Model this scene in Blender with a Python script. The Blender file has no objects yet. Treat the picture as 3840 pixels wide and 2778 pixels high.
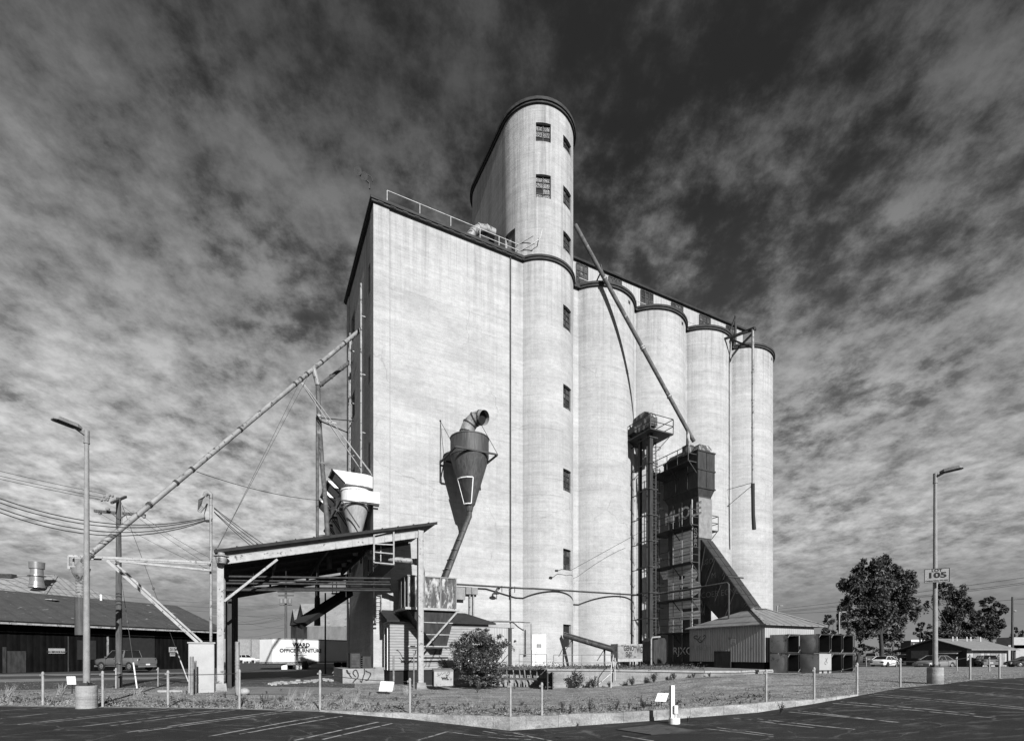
import bpy, bmesh, math, random
from math import sin, cos, pi, radians, sqrt, exp, atan2
from mathutils import Vector as V, Matrix
random.seed(7)
sc = bpy.context.scene
COL = sc.collection
F, CX, HY, EYE = 1908.0, 1920.0, 2455.0, 1.7      # focal length, image centre, horizon (photo pixels), eye height (m)

# ------------------------------------------------------------------ placement helpers
def P(px, py, Z):                      # a photo pixel at a chosen real depth
    return V(((px-CX)/F*Z, Z, EYE+(HY-py)/F*Z))
U2 = (2225/2494, 1127/2494); V2 = (-U2[1], U2[0])    # along the front wall / into the building
P0 = ((1403-CX)/F*32.6, 32.6)                        # near corner of the headhouse
def W(a, b, z): return V((P0[0]+a*U2[0]+b*V2[0], P0[1]+a*U2[1]+b*V2[1], z))
U = V((U2[0], U2[1], 0)); N = V((V2[0], V2[1], 0)); UP = V((0, 0, 1))
def front(px, py, b=0.0):              # pixel ray meets the plane b = const
    r = (px-CX)/F; q0 = P0[0]+b*V2[0]; q1 = P0[1]+b*V2[1]
    a = (r*q1-q0)/(U2[0]-r*U2[1]); Z = q1+a*U2[1]
    return a, EYE+(HY-py)/F*Z
def side(px, py, a=0.0):               # pixel ray meets the plane a = const
    r = (px-CX)/F; q0 = P0[0]+a*U2[0]; q1 = P0[1]+a*U2[1]
    b = (r*q1-q0)/(V2[0]-r*V2[1]); Z = q1+b*V2[1]
    return b, EYE+(HY-py)/F*Z
def FW(px, py, b=0.0):
    a, z = front(px, py, b); return W(a, b, z)
def SW(px, py, a=0.0):
    b, z = side(px, py, a); return W(a, b, z)
def ss(e0, e1, x):
    t = max(0, min(1, (x-e0)/(e1-e0))); return t*t*(3-2*t)
def G(x, y):                           # height of the ground
    r = max(0, min(.65, .045*(x-7.5)))
    m = ss(5, 11, x)*ss(20, 28, y)
    r = r+(max(r, .62)-r)*m
    dip = -.3*exp(-((x+1.5)/5.5)**2)*ss(5, 12, y)*(1-ss(33, 40, y))
    return r*(1-ss(44, 62, y))+dip*(1-m)
def GP(px, py):                        # pixel ray meets the ground
    Z = F*EYE/(py-HY)
    for _ in range(40):
        z = G((px-CX)/F*Z, Z); Z = .5*Z+.5*F*(EYE-z)/(py-HY)
    return V(((px-CX)/F*Z, Z, G((px-CX)/F*Z, Z)))

# ------------------------------------------------------------------ mesh helper
BASE = {}
class MB:
    def __init__(s): s.v = []; s.f = []; s.sm = []
    def add(s, vs, fs, smooth=False):
        o = len(s.v); s.v += [V(p) for p in vs]
        for f in fs: s.f.append([i+o for i in f]); s.sm.append(smooth)
        return s
    def hexa(s, p):                    # 8 corners: bottom 0-3, top 4-7
        return s.add(p, [(0,3,2,1),(4,5,6,7),(0,1,5,4),(1,2,6,5),(2,3,7,6),(3,0,4,7)])
    def boxv(s, o, ex, ey, ez):        # origin corner and three edge vectors
        o = V(o); ex, ey, ez = V(ex), V(ey), V(ez)
        return s.hexa([o, o+ex, o+ex+ey, o+ey, o+ez, o+ex+ez, o+ex+ey+ez, o+ey+ez])
    def box(s, c, d, rz=0):            # centre, dimensions, turn about z
        c = V(c); x = V((cos(rz), sin(rz), 0))*d[0]; y = V((-sin(rz), cos(rz), 0))*d[1]; z = V((0,0,d[2]))
        return s.boxv(c-x/2-y/2-z/2, x, y, z)
    def ab(s, a0, a1, b0, b1, z0, z1): # box in building axes
        return s.hexa([W(a0,b0,z0),W(a1,b0,z0),W(a1,b1,z0),W(a0,b1,z0),W(a0,b0,z1),W(a1,b0,z1),W(a1,b1,z1),W(a0,b1,z1)])
    def bar(s, p, q, w, h=None, up=UP):
        p, q = V(p), V(q); d = (q-p).normalized(); h = h or w
        x = d.cross(V(up))
        if x.length < 1e-3: x = d.cross(V((1,0,0)))
        x.normalize(); y = x.cross(d).normalized()
        x *= w/2; y *= h/2
        return s.hexa([p-x-y, p+x-y, q+x-y, q-x-y, p-x+y, p+x+y, q+x+y, q-x+y])
    def tube(s, p, q, r, r2=None, n=12, caps=True):
        return s.path([p, q], [r, r if r2 is None else r2], n, caps)
    def path(s, pts, r, n=10, caps=True):
        pts = [V(p) for p in pts]; k = len(pts)
        rs = r if isinstance(r, (list, tuple)) else [r]*k
        vs = []; x = None
        for i in range(k):
            d = (pts[min(i+1,k-1)]-pts[max(i-1,0)]).normalized()
            if x is None:
                x = d.cross(UP)
                if x.length < 1e-3: x = d.cross(V((1,0,0)))
            x = (x-d*x.dot(d)).normalized(); y = d.cross(x)
            for j in range(n):
                t = 2*pi*j/n; vs.append(pts[i]+(x*cos(t)+y*sin(t))*rs[i])
        fs = [(i*n+j, i*n+(j+1)%n, (i+1)*n+(j+1)%n, (i+1)*n+j) for i in range(k-1) for j in range(n)]
        s.add(vs, fs, True)
        if caps:
            s.add(vs[:n], [list(range(n))[::-1]]); s.add(vs[(k-1)*n:], [list(range(n))])
        return s
    def lathe(s, c, prof, n=24, smooth=True, a0=0, a1=2*pi):   # profile of (radius, z)
        c = V(c); k = len(prof); full = abs(a1-a0-2*pi) < 1e-6; m = n if full else n+1
        for (ra, za), (rb, zb) in zip(prof, prof[1:]):
            vs = [c+V((r*cos(a0+(a1-a0)*j/n), r*sin(a0+(a1-a0)*j/n), z)) for r, z in ((ra, za), (rb, zb)) for j in range(m)]
            s.add(vs, [(j, (j+1)%m, m+(j+1)%m, m+j) for j in range(n)], smooth)
        return s
    def prism(s, poly, ext):           # polygon (3D points) pushed along a vector
        poly = [V(p) for p in poly]; e = V(ext); n = len(poly)
        return s.add(poly+[p+e for p in poly], [list(range(n))[::-1], [n+i for i in range(n)]]+[(i,(i+1)%n,n+(i+1)%n,n+i) for i in range(n)])
    def quad(s, *p): return s.add(p, [tuple(range(len(p)))])
    def grid(s, rows, smooth=True):
        m = len(rows[0]); vs = [p for r in rows for p in r]
        return s.add(vs, [(i*m+j, i*m+j+1, (i+1)*m+j+1, (i+1)*m+j) for i in range(len(rows)-1) for j in range(m-1)], smooth)
    def ball(s, c, r, n=8, sc_=(1,1,1)):
        c = V(c); k = n//2+1
        vs = [c+V((r*sc_[0]*sin(pi*i/k)*cos(2*pi*j/n), r*sc_[1]*sin(pi*i/k)*sin(2*pi*j/n), r*sc_[2]*cos(pi*i/k))) for i in range(k+1) for j in range(n)]
        return s.add(vs, [(i*n+j, i*n+(j+1)%n, (i+1)*n+(j+1)%n, (i+1)*n+j) for i in range(k) for j in range(n)], True)
    def build(s, name, mat, parent=None, base=None, bevel=0):
        me = bpy.data.meshes.new(name)
        b = BASE.get(parent.name) if parent else (V(base) if base is not None else V((0,0,0)))
        me.from_pydata([p-b for p in s.v], [], s.f); me.polygons.foreach_set('use_smooth', s.sm)
        me.materials.append(mat); me.update()
        bm = bmesh.new(); bm.from_mesh(me); bmesh.ops.recalc_face_normals(bm, faces=bm.faces)
        bm.to_mesh(me); bm.free()
        o = bpy.data.objects.new(name, me); COL.objects.link(o)
        if parent: o.parent = parent
        else: o.location = b
        BASE[o.name] = b
        if bevel:
            m = o.modifiers.new('edge', 'BEVEL'); m.width = bevel; m.segments = 2; m.limit_method = 'ANGLE'
        return o
def thing(name, label, cat, loc, group=None, rz=0):
    o = bpy.data.objects.new(name, None); COL.objects.link(o)
    o.empty_display_size = .3; o.location = loc; o.rotation_euler = (0, 0, rz)
    BASE[o.name] = V(loc) if not rz else V((0,0,0))
    tag(o, label, cat, group); return o
def local(name, label, cat, loc, rz=0, group=None):   # parts are modelled round (0,0,0)
    o = thing(name, label, cat, loc, group); o.rotation_euler = (0,0,rz); BASE[o.name] = V((0,0,0)); return o
def tag(o, label, cat, group=None):
    o['label'] = label; o['category'] = cat
    if group: o['group'] = group
    return o
def struct(o, kind='structure'): o['kind'] = kind; return o
def dup(root, loc, rz, label, group=None):
    def cp(o, par):
        c = o.copy(); COL.objects.link(c)
        if par: c.parent = par
        for ch in o.children: cp(ch, c)
        return c
    kids = list(root.children); r = root.copy(); COL.objects.link(r)
    for ch in kids: cp(ch, r)
    r.location = loc; r.rotation_euler = (0, 0, rz); r['label'] = label
    if group: r['group'] = group
    return r
def text_mb(txt, size, o, ex, ey, off=0.0, sx=1.0, align='CENTER', depth=.004):   # lettering on a plane: origin, right, up
    cu = bpy.data.curves.new('lettering', 'FONT'); cu.body = txt; cu.size = size; cu.offset = off
    cu.align_x = align; cu.align_y = 'CENTER'; cu.resolution_u = 3
    ob = bpy.data.objects.new('lettering', cu); COL.objects.link(ob)
    dg = bpy.context.evaluated_depsgraph_get(); me = ob.evaluated_get(dg).to_mesh()
    ex, ey = V(ex).normalized(), V(ey).normalized(); n = ex.cross(ey)
    mb = MB(); mb.add([V(o)+ex*v.co.x*sx+ey*v.co.y+n*depth for v in me.vertices], [list(p.vertices) for p in me.polygons])
    ob.to_mesh_clear() if hasattr(ob, 'to_mesh_clear') else None
    bpy.data.objects.remove(ob); bpy.data.curves.remove(cu); return mb
def strokes(lines, o, ex, ey, w, depth=.006):        # spray-paint lines on a plane, points in metres
    ex, ey = V(ex).normalized(), V(ey).normalized(); n = ex.cross(ey); mb = MB()
    for ln in lines:
        pts = [V(o)+ex*x+ey*y+n*depth for x, y in ln]
        for p, q in zip(pts, pts[1:]):
            d = q-p
            if d.length < 1e-5: continue
            t = n.cross(d.normalized())*w/2; e = d.normalized()*w*.3
            mb.quad(p-t-e, q-t+e, q+t+e, p+t-e)
    return mb
def scrawl(w, h, n, rnd, loops=5):
    out = []
    for i in range(n):
        x0 = w*(i+.5)/n; a = rnd.random()*6.28; pts = []
        kx = rnd.uniform(.5, 1.3); ky = rnd.uniform(.6, 1.4); ph = rnd.random()*6
        for k in range(14):
            t = k/13*rnd.uniform(4.0, 5.0)
            pts.append((x0+w/n*.42*sin(kx*t*1.3+a), h/2+h*.45*cos(ky*t+ph)*(.75+.25*sin(t*2.1+a))))
        out.append(pts)
    return out

# ------------------------------------------------------------------ materials (the photograph is black and white)
def mat(name, c1, c2=None, sc1=3.0, stretch=(1,1,1), rough=.85, metal=0, bump=.0, bsc=None, c3=None, sc3=1.0, st3=(1,1,1), th3=(.55,.65),
        wave=None, fine=0.0, fsc=40., coat=0, lo=.35, hi=.65):
    k_ = lambda c: None if c is None else (c*.5 if c < .6 else c*.64)      # true albedos for the +1 stop exposure below
    c1, c2, c3 = k_(c1), k_(c2), k_(c3)
    m = bpy.data.materials.new(name); m.use_nodes = True; nt = m.node_tree; nd = nt.nodes; L = nt.links
    b = nd['Principled BSDF']; b.inputs['Roughness'].default_value = rough; b.inputs['Metallic'].default_value = metal
    b.inputs['Specular IOR Level'].default_value = .3
    if coat: b.inputs['Coat Weight'].default_value = coat
    c2 = c1 if c2 is None else c2
    geo = nd.new('ShaderNodeNewGeometry')
    def mapped(s):
        mp = nd.new('ShaderNodeMapping'); mp.inputs['Scale'].default_value = s; L.new(geo.outputs['Position'], mp.inputs['Vector']); return mp.outputs[0]
    def noise(vec, scale, det=6, ro=.6):
        n = nd.new('ShaderNodeTexNoise'); n.inputs['Scale'].default_value = scale; n.inputs['Detail'].default_value = det
        n.inputs['Roughness'].default_value = ro; L.new(vec, n.inputs['Vector']); return n.outputs['Fac']
    def ramp(fac, a, c, va, vc):
        r = nd.new('ShaderNodeMapRange'); r.inputs[1].default_value = a; r.inputs[2].default_value = c
        r.inputs[3].default_value = va; r.inputs[4].default_value = vc; L.new(fac, r.inputs[0]); return r.outputs[0]
    def mul(a, k, op='MULTIPLY'):
        x = nd.new('ShaderNodeMath'); x.operation = op
        for i, q in enumerate((a, k)):
            if isinstance(q, (int, float)): x.inputs[i].default_value = q
            else: L.new(q, x.inputs[i])
        return x.outputs[0]
    vec = mapped(stretch); nf = noise(vec, sc1)
    val = ramp(nf, lo, hi, c1, c2)
    if c3 is not None:
        m3 = ramp(noise(mapped(st3), sc3, 8, .65), th3[0], th3[1], 0, 1)
        mx = nd.new('ShaderNodeMix'); mx.data_type = 'FLOAT'; L.new(m3, mx.inputs[0]); L.new(val, mx.inputs[2]); mx.inputs[3].default_value = c3; val = mx.outputs[0]
    hgt = None
    if fine:
        ff = noise(mapped((1,1,1)), fsc, 3, .7); val = mul(val, ramp(ff, .25, .75, 1-fine, 1+fine))
        hgt = ff
    if wave:                                            # corrugation or boards along a direction: (dir, period, depth, darkening)
        d, per, dep, dk = wave
        dt = nd.new('ShaderNodeVectorMath'); dt.operation = 'DOT_PRODUCT'; L.new(geo.outputs['Position'], dt.inputs[0]); dt.inputs[1].default_value = tuple(V(d).normalized()*(2*pi/per))
        w = nd.new('ShaderNodeMath'); w.operation = 'SINE'; L.new(dt.outputs['Value'], w.inputs[0])
        wv = w.outputs[0]
        if dk: val = mul(val, ramp(wv, -1, -.6, 1-dk, 1))
        hw = mul(wv, dep*.5)
    cb = nd.new('ShaderNodeCombineColor')
    for i in range(3): L.new(val, cb.inputs[i])
    L.new(cb.outputs[0], b.inputs['Base Color'])
    h = None
    if bump:
        h = mul(noise(vec if bsc is None else mapped((1,1,1)), bsc or sc1, 6), bump)
    if hgt is not None and fine: 
        g = mul(hgt, .01); h = g if h is None else mul(h, g, 'ADD')
    if wave: h = hw if h is None else mul(h, hw, 'ADD')
    if h is not None:
        bp = nd.new('ShaderNodeBump'); bp.inputs['Strength'].default_value = 1; bp.inputs['Distance'].default_value = 1
        L.new(h, bp.inputs['Height']); L.new(bp.outputs[0], b.inputs['Normal'])
    return m
def concrete_mat(name, base, dark=.62, streak=.5, band=.4):
    """board-marked poured concrete: pour bands, vertical rain streaks, pitting and stains"""
    m = bpy.data.materials.new(name); m.use_nodes = True; nt = m.node_tree; nd = nt.nodes; L = nt.links
    b = nd['Principled BSDF']; b.inputs['Roughness'].default_value = .9; b.inputs['Specular IOR Level'].default_value = .2
    geo = nd.new('ShaderNodeNewGeometry')
    def nz(s, scale, det=6, ro=.6):
        mp = nd.new('ShaderNodeMapping'); mp.inputs['Scale'].default_value = s; L.new(geo.outputs['Position'], mp.inputs['Vector'])
        n = nd.new('ShaderNodeTexNoise'); n.inputs['Scale'].default_value = scale; n.inputs['Detail'].default_value = det; n.inputs['Roughness'].default_value = ro
        L.new(mp.outputs[0], n.inputs['Vector']); return n.outputs['Fac']
    def rg(f, a, c, va, vc):
        r = nd.new('ShaderNodeMapRange'); L.new(f, r.inputs[0])
        for i, q in enumerate((a, c, va, vc)): r.inputs[i+1].default_value = q
        return r.outputs[0]
    def mul(a, k, op='MULTIPLY'):
        x = nd.new('ShaderNodeMath'); x.operation = op
        for i, q in enumerate((a, k)):
            if isinstance(q, (int, float)): x.inputs[i].default_value = q
            else: L.new(q, x.inputs[i])
        return x.outputs[0]
    area = rg(nz((.25,.25,.12), 1.0, 5, .6), .4, .62, .15, 1)          # streaks and bands come and go over the wall
    bandn = rg(nz((.10,.10,1.6), 1.0, 8, .72), .34, .66, 1-band*.5, 1+band*.22)
    st = rg(nz((6,6,.05), 1.0, 5, .75), .42, .72, 0, streak*.34); st = mul(1.0, mul(st, area), 'SUBTRACT')
    blot = rg(nz((1,1,1.3), .28, 9, .68), .44, .66, 1, dark)
    mott = rg(nz((1,1,1.5), 2.2, 8, .72), .3, .7, .84, 1.1)
    fine = rg(nz((1,1,1), 24, 3, .75), .3, .7, .84, 1.12)
    crack = rg(nz((.22,.22,3.2), .9, 9, .85), .635, .665, 1, .72)
    vo2 = nd.new('ShaderNodeTexVoronoi'); vo2.feature = 'DISTANCE_TO_EDGE'; vo2.inputs['Scale'].default_value = .16
    wv2 = nd.new('ShaderNodeTexNoise'); wv2.inputs['Scale'].default_value = .9; wv2.inputs['Detail'].default_value = 8; L.new(geo.outputs['Position'], wv2.inputs['Vector'])
    ma2 = nd.new('ShaderNodeVectorMath'); ma2.operation = 'MULTIPLY_ADD'; L.new(wv2.outputs['Color'], ma2.inputs[0]); ma2.inputs[1].default_value = (1.1,1.1,1.1); L.new(geo.outputs['Position'], ma2.inputs[2]); L.new(ma2.outputs[0], vo2.inputs['Vector'])
    hair = mul(rg(vo2.outputs['Distance'], .001, .007, .22, 0), rg(nz((1,1,1), .22, 4, .6), .52, .6, 0, 1)); crack = mul(crack, mul(1.0, hair, 'SUBTRACT'))
    pit = rg(nz((1,1,1), 5.5, 6, .8), .66, .7, 1, .62)
    sz = nd.new('ShaderNodeSeparateXYZ'); L.new(geo.outputs['Position'], sz.inputs[0])
    fr = nd.new('ShaderNodeMath'); fr.operation = 'FRACT'; L.new(mul(sz.outputs[2], 1/1.22), fr.inputs[0])
    joint = rg(mul(fr.outputs[0], mul(nz((.5,.5,.5), 1.0, 6, .7), .16), 'ADD'), .085, .115, .70, 1)        # pour joints, ragged
    edge = mul(rg(sz.outputs[2], 24, 30.6, 0, 1), rg(nz((2.6,2.6,.06), 1.0, 6, .75), .46, .72, 0, .5)); edge = mul(1.0, edge, 'SUBTRACT')   # runs below the roof edge
    fl2 = rg(nz((.4,.4,7.), 1.0, 6, .75), .32, .68, 1-band*.30, 1+band*.12)
    bandn = mul(mul(mul(bandn, mul(1.0, mul(mul(1.0, joint, 'SUBTRACT'), area), 'SUBTRACT')), edge), fl2)
    v = mul(mul(mul(mul(mul(mul(mul(bandn, st), blot), mott), fine), crack), pit), base)
    cb = nd.new('ShaderNodeCombineColor')
    for i in range(3): L.new(v, cb.inputs[i])
    L.new(cb.outputs[0], b.inputs['Base Color'])
    h = mul(mul(nz((4,4,.3), 1.0, 6, .7), .02), mul(mul(nz((.6,.6,9), 1.0, 5, .7), .03), mul(nz((1,1,1), 14, 4, .7), .02), 'ADD'), 'ADD')
    bp = nd.new('ShaderNodeBump'); bp.inputs['Strength'].default_value = .9; bp.inputs['Distance'].default_value = 1; L.new(h, bp.inputs['Height']); L.new(bp.outputs[0], b.inputs['Normal'])
    return m
M = {}
M['concrete'] = concrete_mat('poured_concrete', .305, .85, .55, .28)
M['concrete_low'] = concrete_mat('dock_concrete', .25, .45, .9, .5)
M['kerb'] = mat('kerb_concrete', .26, .5, 1.2, (1,1,2.5), c3=.2, sc3=3, th3=(.55,.7), fine=.35, fsc=22, bump=.03, bsc=9)
M['cornice'] = mat('weathered_cornice', .03, .07, 2, (1,1,4), fine=.3)
M['roofing'] = mat('tar_roofing', .018, .035, 2, fine=.3)
M['galv'] = mat('galvanised_pipe', .42, .27, 1.5, (1,1,1), rough=.55, metal=.1, c3=.08, sc3=4, th3=(.55,.62), fine=.15)
M['rustpipe'] = mat('rusty_pipe', .07, .16, 3, rough=.75, c3=.42, sc3=2.2, st3=(1,1,.6), th3=(.6,.66), fine=.3)
M['rust'] = mat('rust_streaked_steel', .045, .12, 2.5, (3,3,.5), rough=.7, c3=.55, sc3=1.6, st3=(2.2,2.2,.8), th3=(.5,.62), fine=.3)
M['rustdark'] = mat('dark_rusted_steel', .018, .05, 2.5, (2,2,.5), rough=.7, c3=.12, sc3=1.8, st3=(2,2,.5), th3=(.62,.75), fine=.3)
M['cyclone'] = mat('cyclone_steel', .05, .11, 2.5, (4,4,.3), rough=.6, c3=.24, sc3=3, st3=(3,3,.2), th3=(.6,.75), fine=.25)
M['cyclonewhite'] = mat('white_cyclone_paint', .82, .6, 2.0, (4,4,.25), rough=.55, c3=.3, sc3=3, st3=(3,3,.2), th3=(.64,.78), fine=.12)
M['dark'] = mat('dark_steel', .035, .07, 4, rough=.65, fine=.25)
M['black'] = mat('black_opening_shade', .012, .02, 3)
M['steel'] = mat('painted_steel', .5, .36, 3, rough=.6, c3=.1, sc3=5, th3=(.58,.64), fine=.12)
M['greysteel'] = mat('grey_steel', .22, .32, 3, rough=.6, c3=.08, sc3=4, th3=(.6,.7), fine=.2)
M['white'] = mat('white_paint', .8, .68, 2, rough=.6, c3=.4, sc3=4, th3=(.68,.8), fine=.08)
M['sign'] = mat('sign_face', .78, .7, 3, rough=.5, fine=.05)
M['signgrey'] = mat('grey_sign_face', .42, .36, 3, rough=.5, fine=.08)
M['ink'] = mat('black_lettering', .02)
M['spray_dark'] = mat('dark_spray_paint', .03, .08, 6, fine=.3)
M['spray_light'] = mat('pale_spray_paint', .5, .3, 6, fine=.3)
M['wood'] = mat('weathered_pole', .06, .15, 4, (6,6,.3), rough=.95, fine=.3, bump=.01)
M['rail'] = mat('rail_paint', .7, .55, 5, rough=.6)
M['railrust'] = mat('rusty_rail', .2, .32, 6, rough=.7, fine=.2)
M['cable'] = mat('black_cable', .03)
M['wire'] = mat('grey_wire', .1)
M['glass'] = mat('grimy_glass', .04, .1, 1.2, rough=.25, c3=.2, sc3=2.4, th3=(.58,.62), fine=.2)
M['glassdark'] = mat('dark_glass', .012, .02, 1.2, rough=.08)
M['corrlight'] = mat('pale_corrugated_wall', .55, .42, 1.5, (2,2,.5), rough=.6, wave=(U, .2, .03, .25), fine=.12, c3=.25, sc3=2, th3=(.62,.75))
M['corrshed'] = mat('grey_corrugated_wall', .56, .44, 1.5, (2,2,.5), rough=.6, wave=(N, .2, .04, .35), fine=.12, c3=.12, sc3=2, th3=(.62,.75))
M['corrshedfront'] = mat('bright_corrugated_wall', .5, .42, 1.5, (2,2,.5), rough=.6, wave=(U, .2, .04, .3), fine=.12)
M['roofsheet'] = mat('galvanised_roof', .34, .24, 1.5, rough=.55, wave=(U, .7, .015, .45), fine=.15, c3=.14, sc3=2, th3=(.58,.75))
M['clapboard'] = mat('clapboard', .42, .34, 2, (1,1,4), rough=.8, wave=((0,0,1), .17, .02, .45), fine=.12, c3=.2, sc3=2, th3=(.62,.8))
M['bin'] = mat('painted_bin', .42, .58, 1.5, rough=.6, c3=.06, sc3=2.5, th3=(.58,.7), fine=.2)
M['binshade'] = mat('shaded_bin', .015, .04, 1.5, rough=.7, c3=.02, sc3=2.5, th3=(.58,.7), fine=.25)  # near-black copy of the bin paint, carries the shade of the open insides
M['bark'] = mat('bark', .03, .06, 4, (3,3,.5), fine=.3)
M['leaf'] = mat('foliage', .03, .14, .9, rough=.6, fine=.3, fsc=6)
M['bushleaf'] = mat('glossy_bush_leaf', .03, .12, 1.4, rough=.42, fine=.3, fsc=8)
M['bushleaf'].node_tree.nodes['Principled BSDF'].inputs['Specular IOR Level'].default_value = .6
M['leafdark'] = mat('dark_foliage', .02, .11, 1.6, rough=.6, fine=.3, fsc=6)
M['leaflight'] = mat('pale_foliage', .06, .15, .9, rough=.6, fine=.3, fsc=6)
M['drygrass'] = mat('dry_grass', .2, .42, 5, fine=.2)
M['tyre'] = mat('tyre', .02, .03, 5)
M['rim'] = mat('wheel_rim', .5, .4, 5, rough=.3, metal=.6)
M['carwhite'] = mat('white_car_paint', .72, rough=.25, coat=.6)
M['carsilver'] = mat('silver_car_paint', .36, rough=.3, metal=.3, coat=.6)
M['cargrey'] = mat('grey_car_paint', .17, .2, rough=.3, metal=.2, coat=.6)
M['cardark'] = mat('dark_car_paint', .05, rough=.25, coat=.6)
M['lampglass'] = mat('lamp_lens', .5, rough=.2)
M['trailer'] = mat('white_trailer_side', .8, .7, .7, rough=.5, fine=.05, c3=.5, sc3=1.2, st3=(1,1,2), th3=(.72,.85))
M['lamppole'] = mat('galvanised_lamp_pole', .28, .36, 6, rough=.75, fine=.3, fsc=60)
M['post'] = mat('galvanised_post', .46, .34, 6, rough=.65, fine=.2, fsc=30)
M['conelight'] = mat('pale_cone_steel', .5, .34, 2.5, (5,5,.2), rough=.5, c3=.2, sc3=4, st3=(4,4,.12), th3=(.6,.75), fine=.1)
M['silver'] = mat('silver_spray_paint', .95, .75, 1.6, (1,1,6), fine=.15, c3=.3, sc3=3, st3=(1,1,8), th3=(.6,.72), wave=((0,0,1), .27, .03, .55))
M['lampbase'] = concrete_mat('lamp_footing_concrete', .26, .55, .8, .6)
M['gravel'] = mat('gravel', .20, .40, 1.1, (.8,1.3,1), fine=.95, fsc=12, bump=.025, bsc=16, lo=.36, hi=.64, c3=.09, sc3=.55, st3=(.45,2.2,1), th3=(.56,.66))
M['stone'] = mat('loose_stone', .06, .42, 9, fine=.5, fsc=30, lo=.4, hi=.6)
M['dirt'] = mat('far_ground', .14, .2, .1, fine=.4, fsc=6)
M['yard'] = mat('yard_asphalt', .05, .09, .6, (.4,1.6,1), fine=.4, fsc=8, c3=.14, sc3=.5, st3=(.4,2,1), th3=(.6,.75))
M['slab'] = mat('pale_concrete_paving', .3, .22, .8, fine=.3, fsc=10, c3=.12, sc3=.8, th3=(.6,.75))
M['debris'] = mat('broken_concrete', .34, .5, 3, fine=.3, bump=.03)
M['stripe'] = mat('worn_parking_paint', .5, .3, 3, fine=.25, c3=.05, sc3=4, th3=(.50,.60), fsc=30)
M['cabpaint'] = mat('cabinet_paint', .5, .42, 1.5, rough=.5, fine=.06)
M['panel'] = mat('dark_tile_panel', .035, .06, 2, rough=.6, fine=.2)
M['dockdirt'] = mat('dock_top_dirt', .16, .32, 1.2, fine=.5, fsc=12, bump=.03, bsc=7)
M['shingle'] = mat('house_roof', .3, .24, 2, fine=.2, fsc=8)
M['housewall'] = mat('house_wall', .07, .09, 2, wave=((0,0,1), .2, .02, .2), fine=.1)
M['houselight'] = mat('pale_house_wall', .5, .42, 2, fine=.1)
WH = V((.381, .925, 0)).normalized()
M['whroof'] = mat('warehouse_roof_sheet', .075, .1, 1.0, rough=.8, wave=(WH, 1.5, .01, .15), fine=.3, fsc=9, c3=.34, sc3=1.6, st3=(1.2,.5,1), th3=(.63,.68))
M['whwall'] = mat('warehouse_wall', .006, .013, 2, (1,1,.3), wave=(WH, .5, .03, .3), fine=.2)
M['whwall'].node_tree.nodes['Principled BSDF'].inputs['Specular IOR Level'].default_value = .02
M['iron'] = mat('hip_roof_iron', .42, .32, 1.2, (1,1,1), rough=.6, wave=(WH, .9, .015, .4), fine=.2, c3=.12, sc3=1.8, th3=(.58,.7))
M['gable'] = mat('far_gable_iron', .16, .24, 1, (1,1,.4), wave=((1,.1,0), .3, .02, .25), fine=.15)
M['gableroof'] = mat('far_gable_roof', .36, .26, .8, fine=.2, fsc=4, c3=.08, sc3=.6, th3=(.58,.7))
M['farwall'] = mat('far_block_wall', .33, .27, .6, fine=.25, fsc=3)

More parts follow.
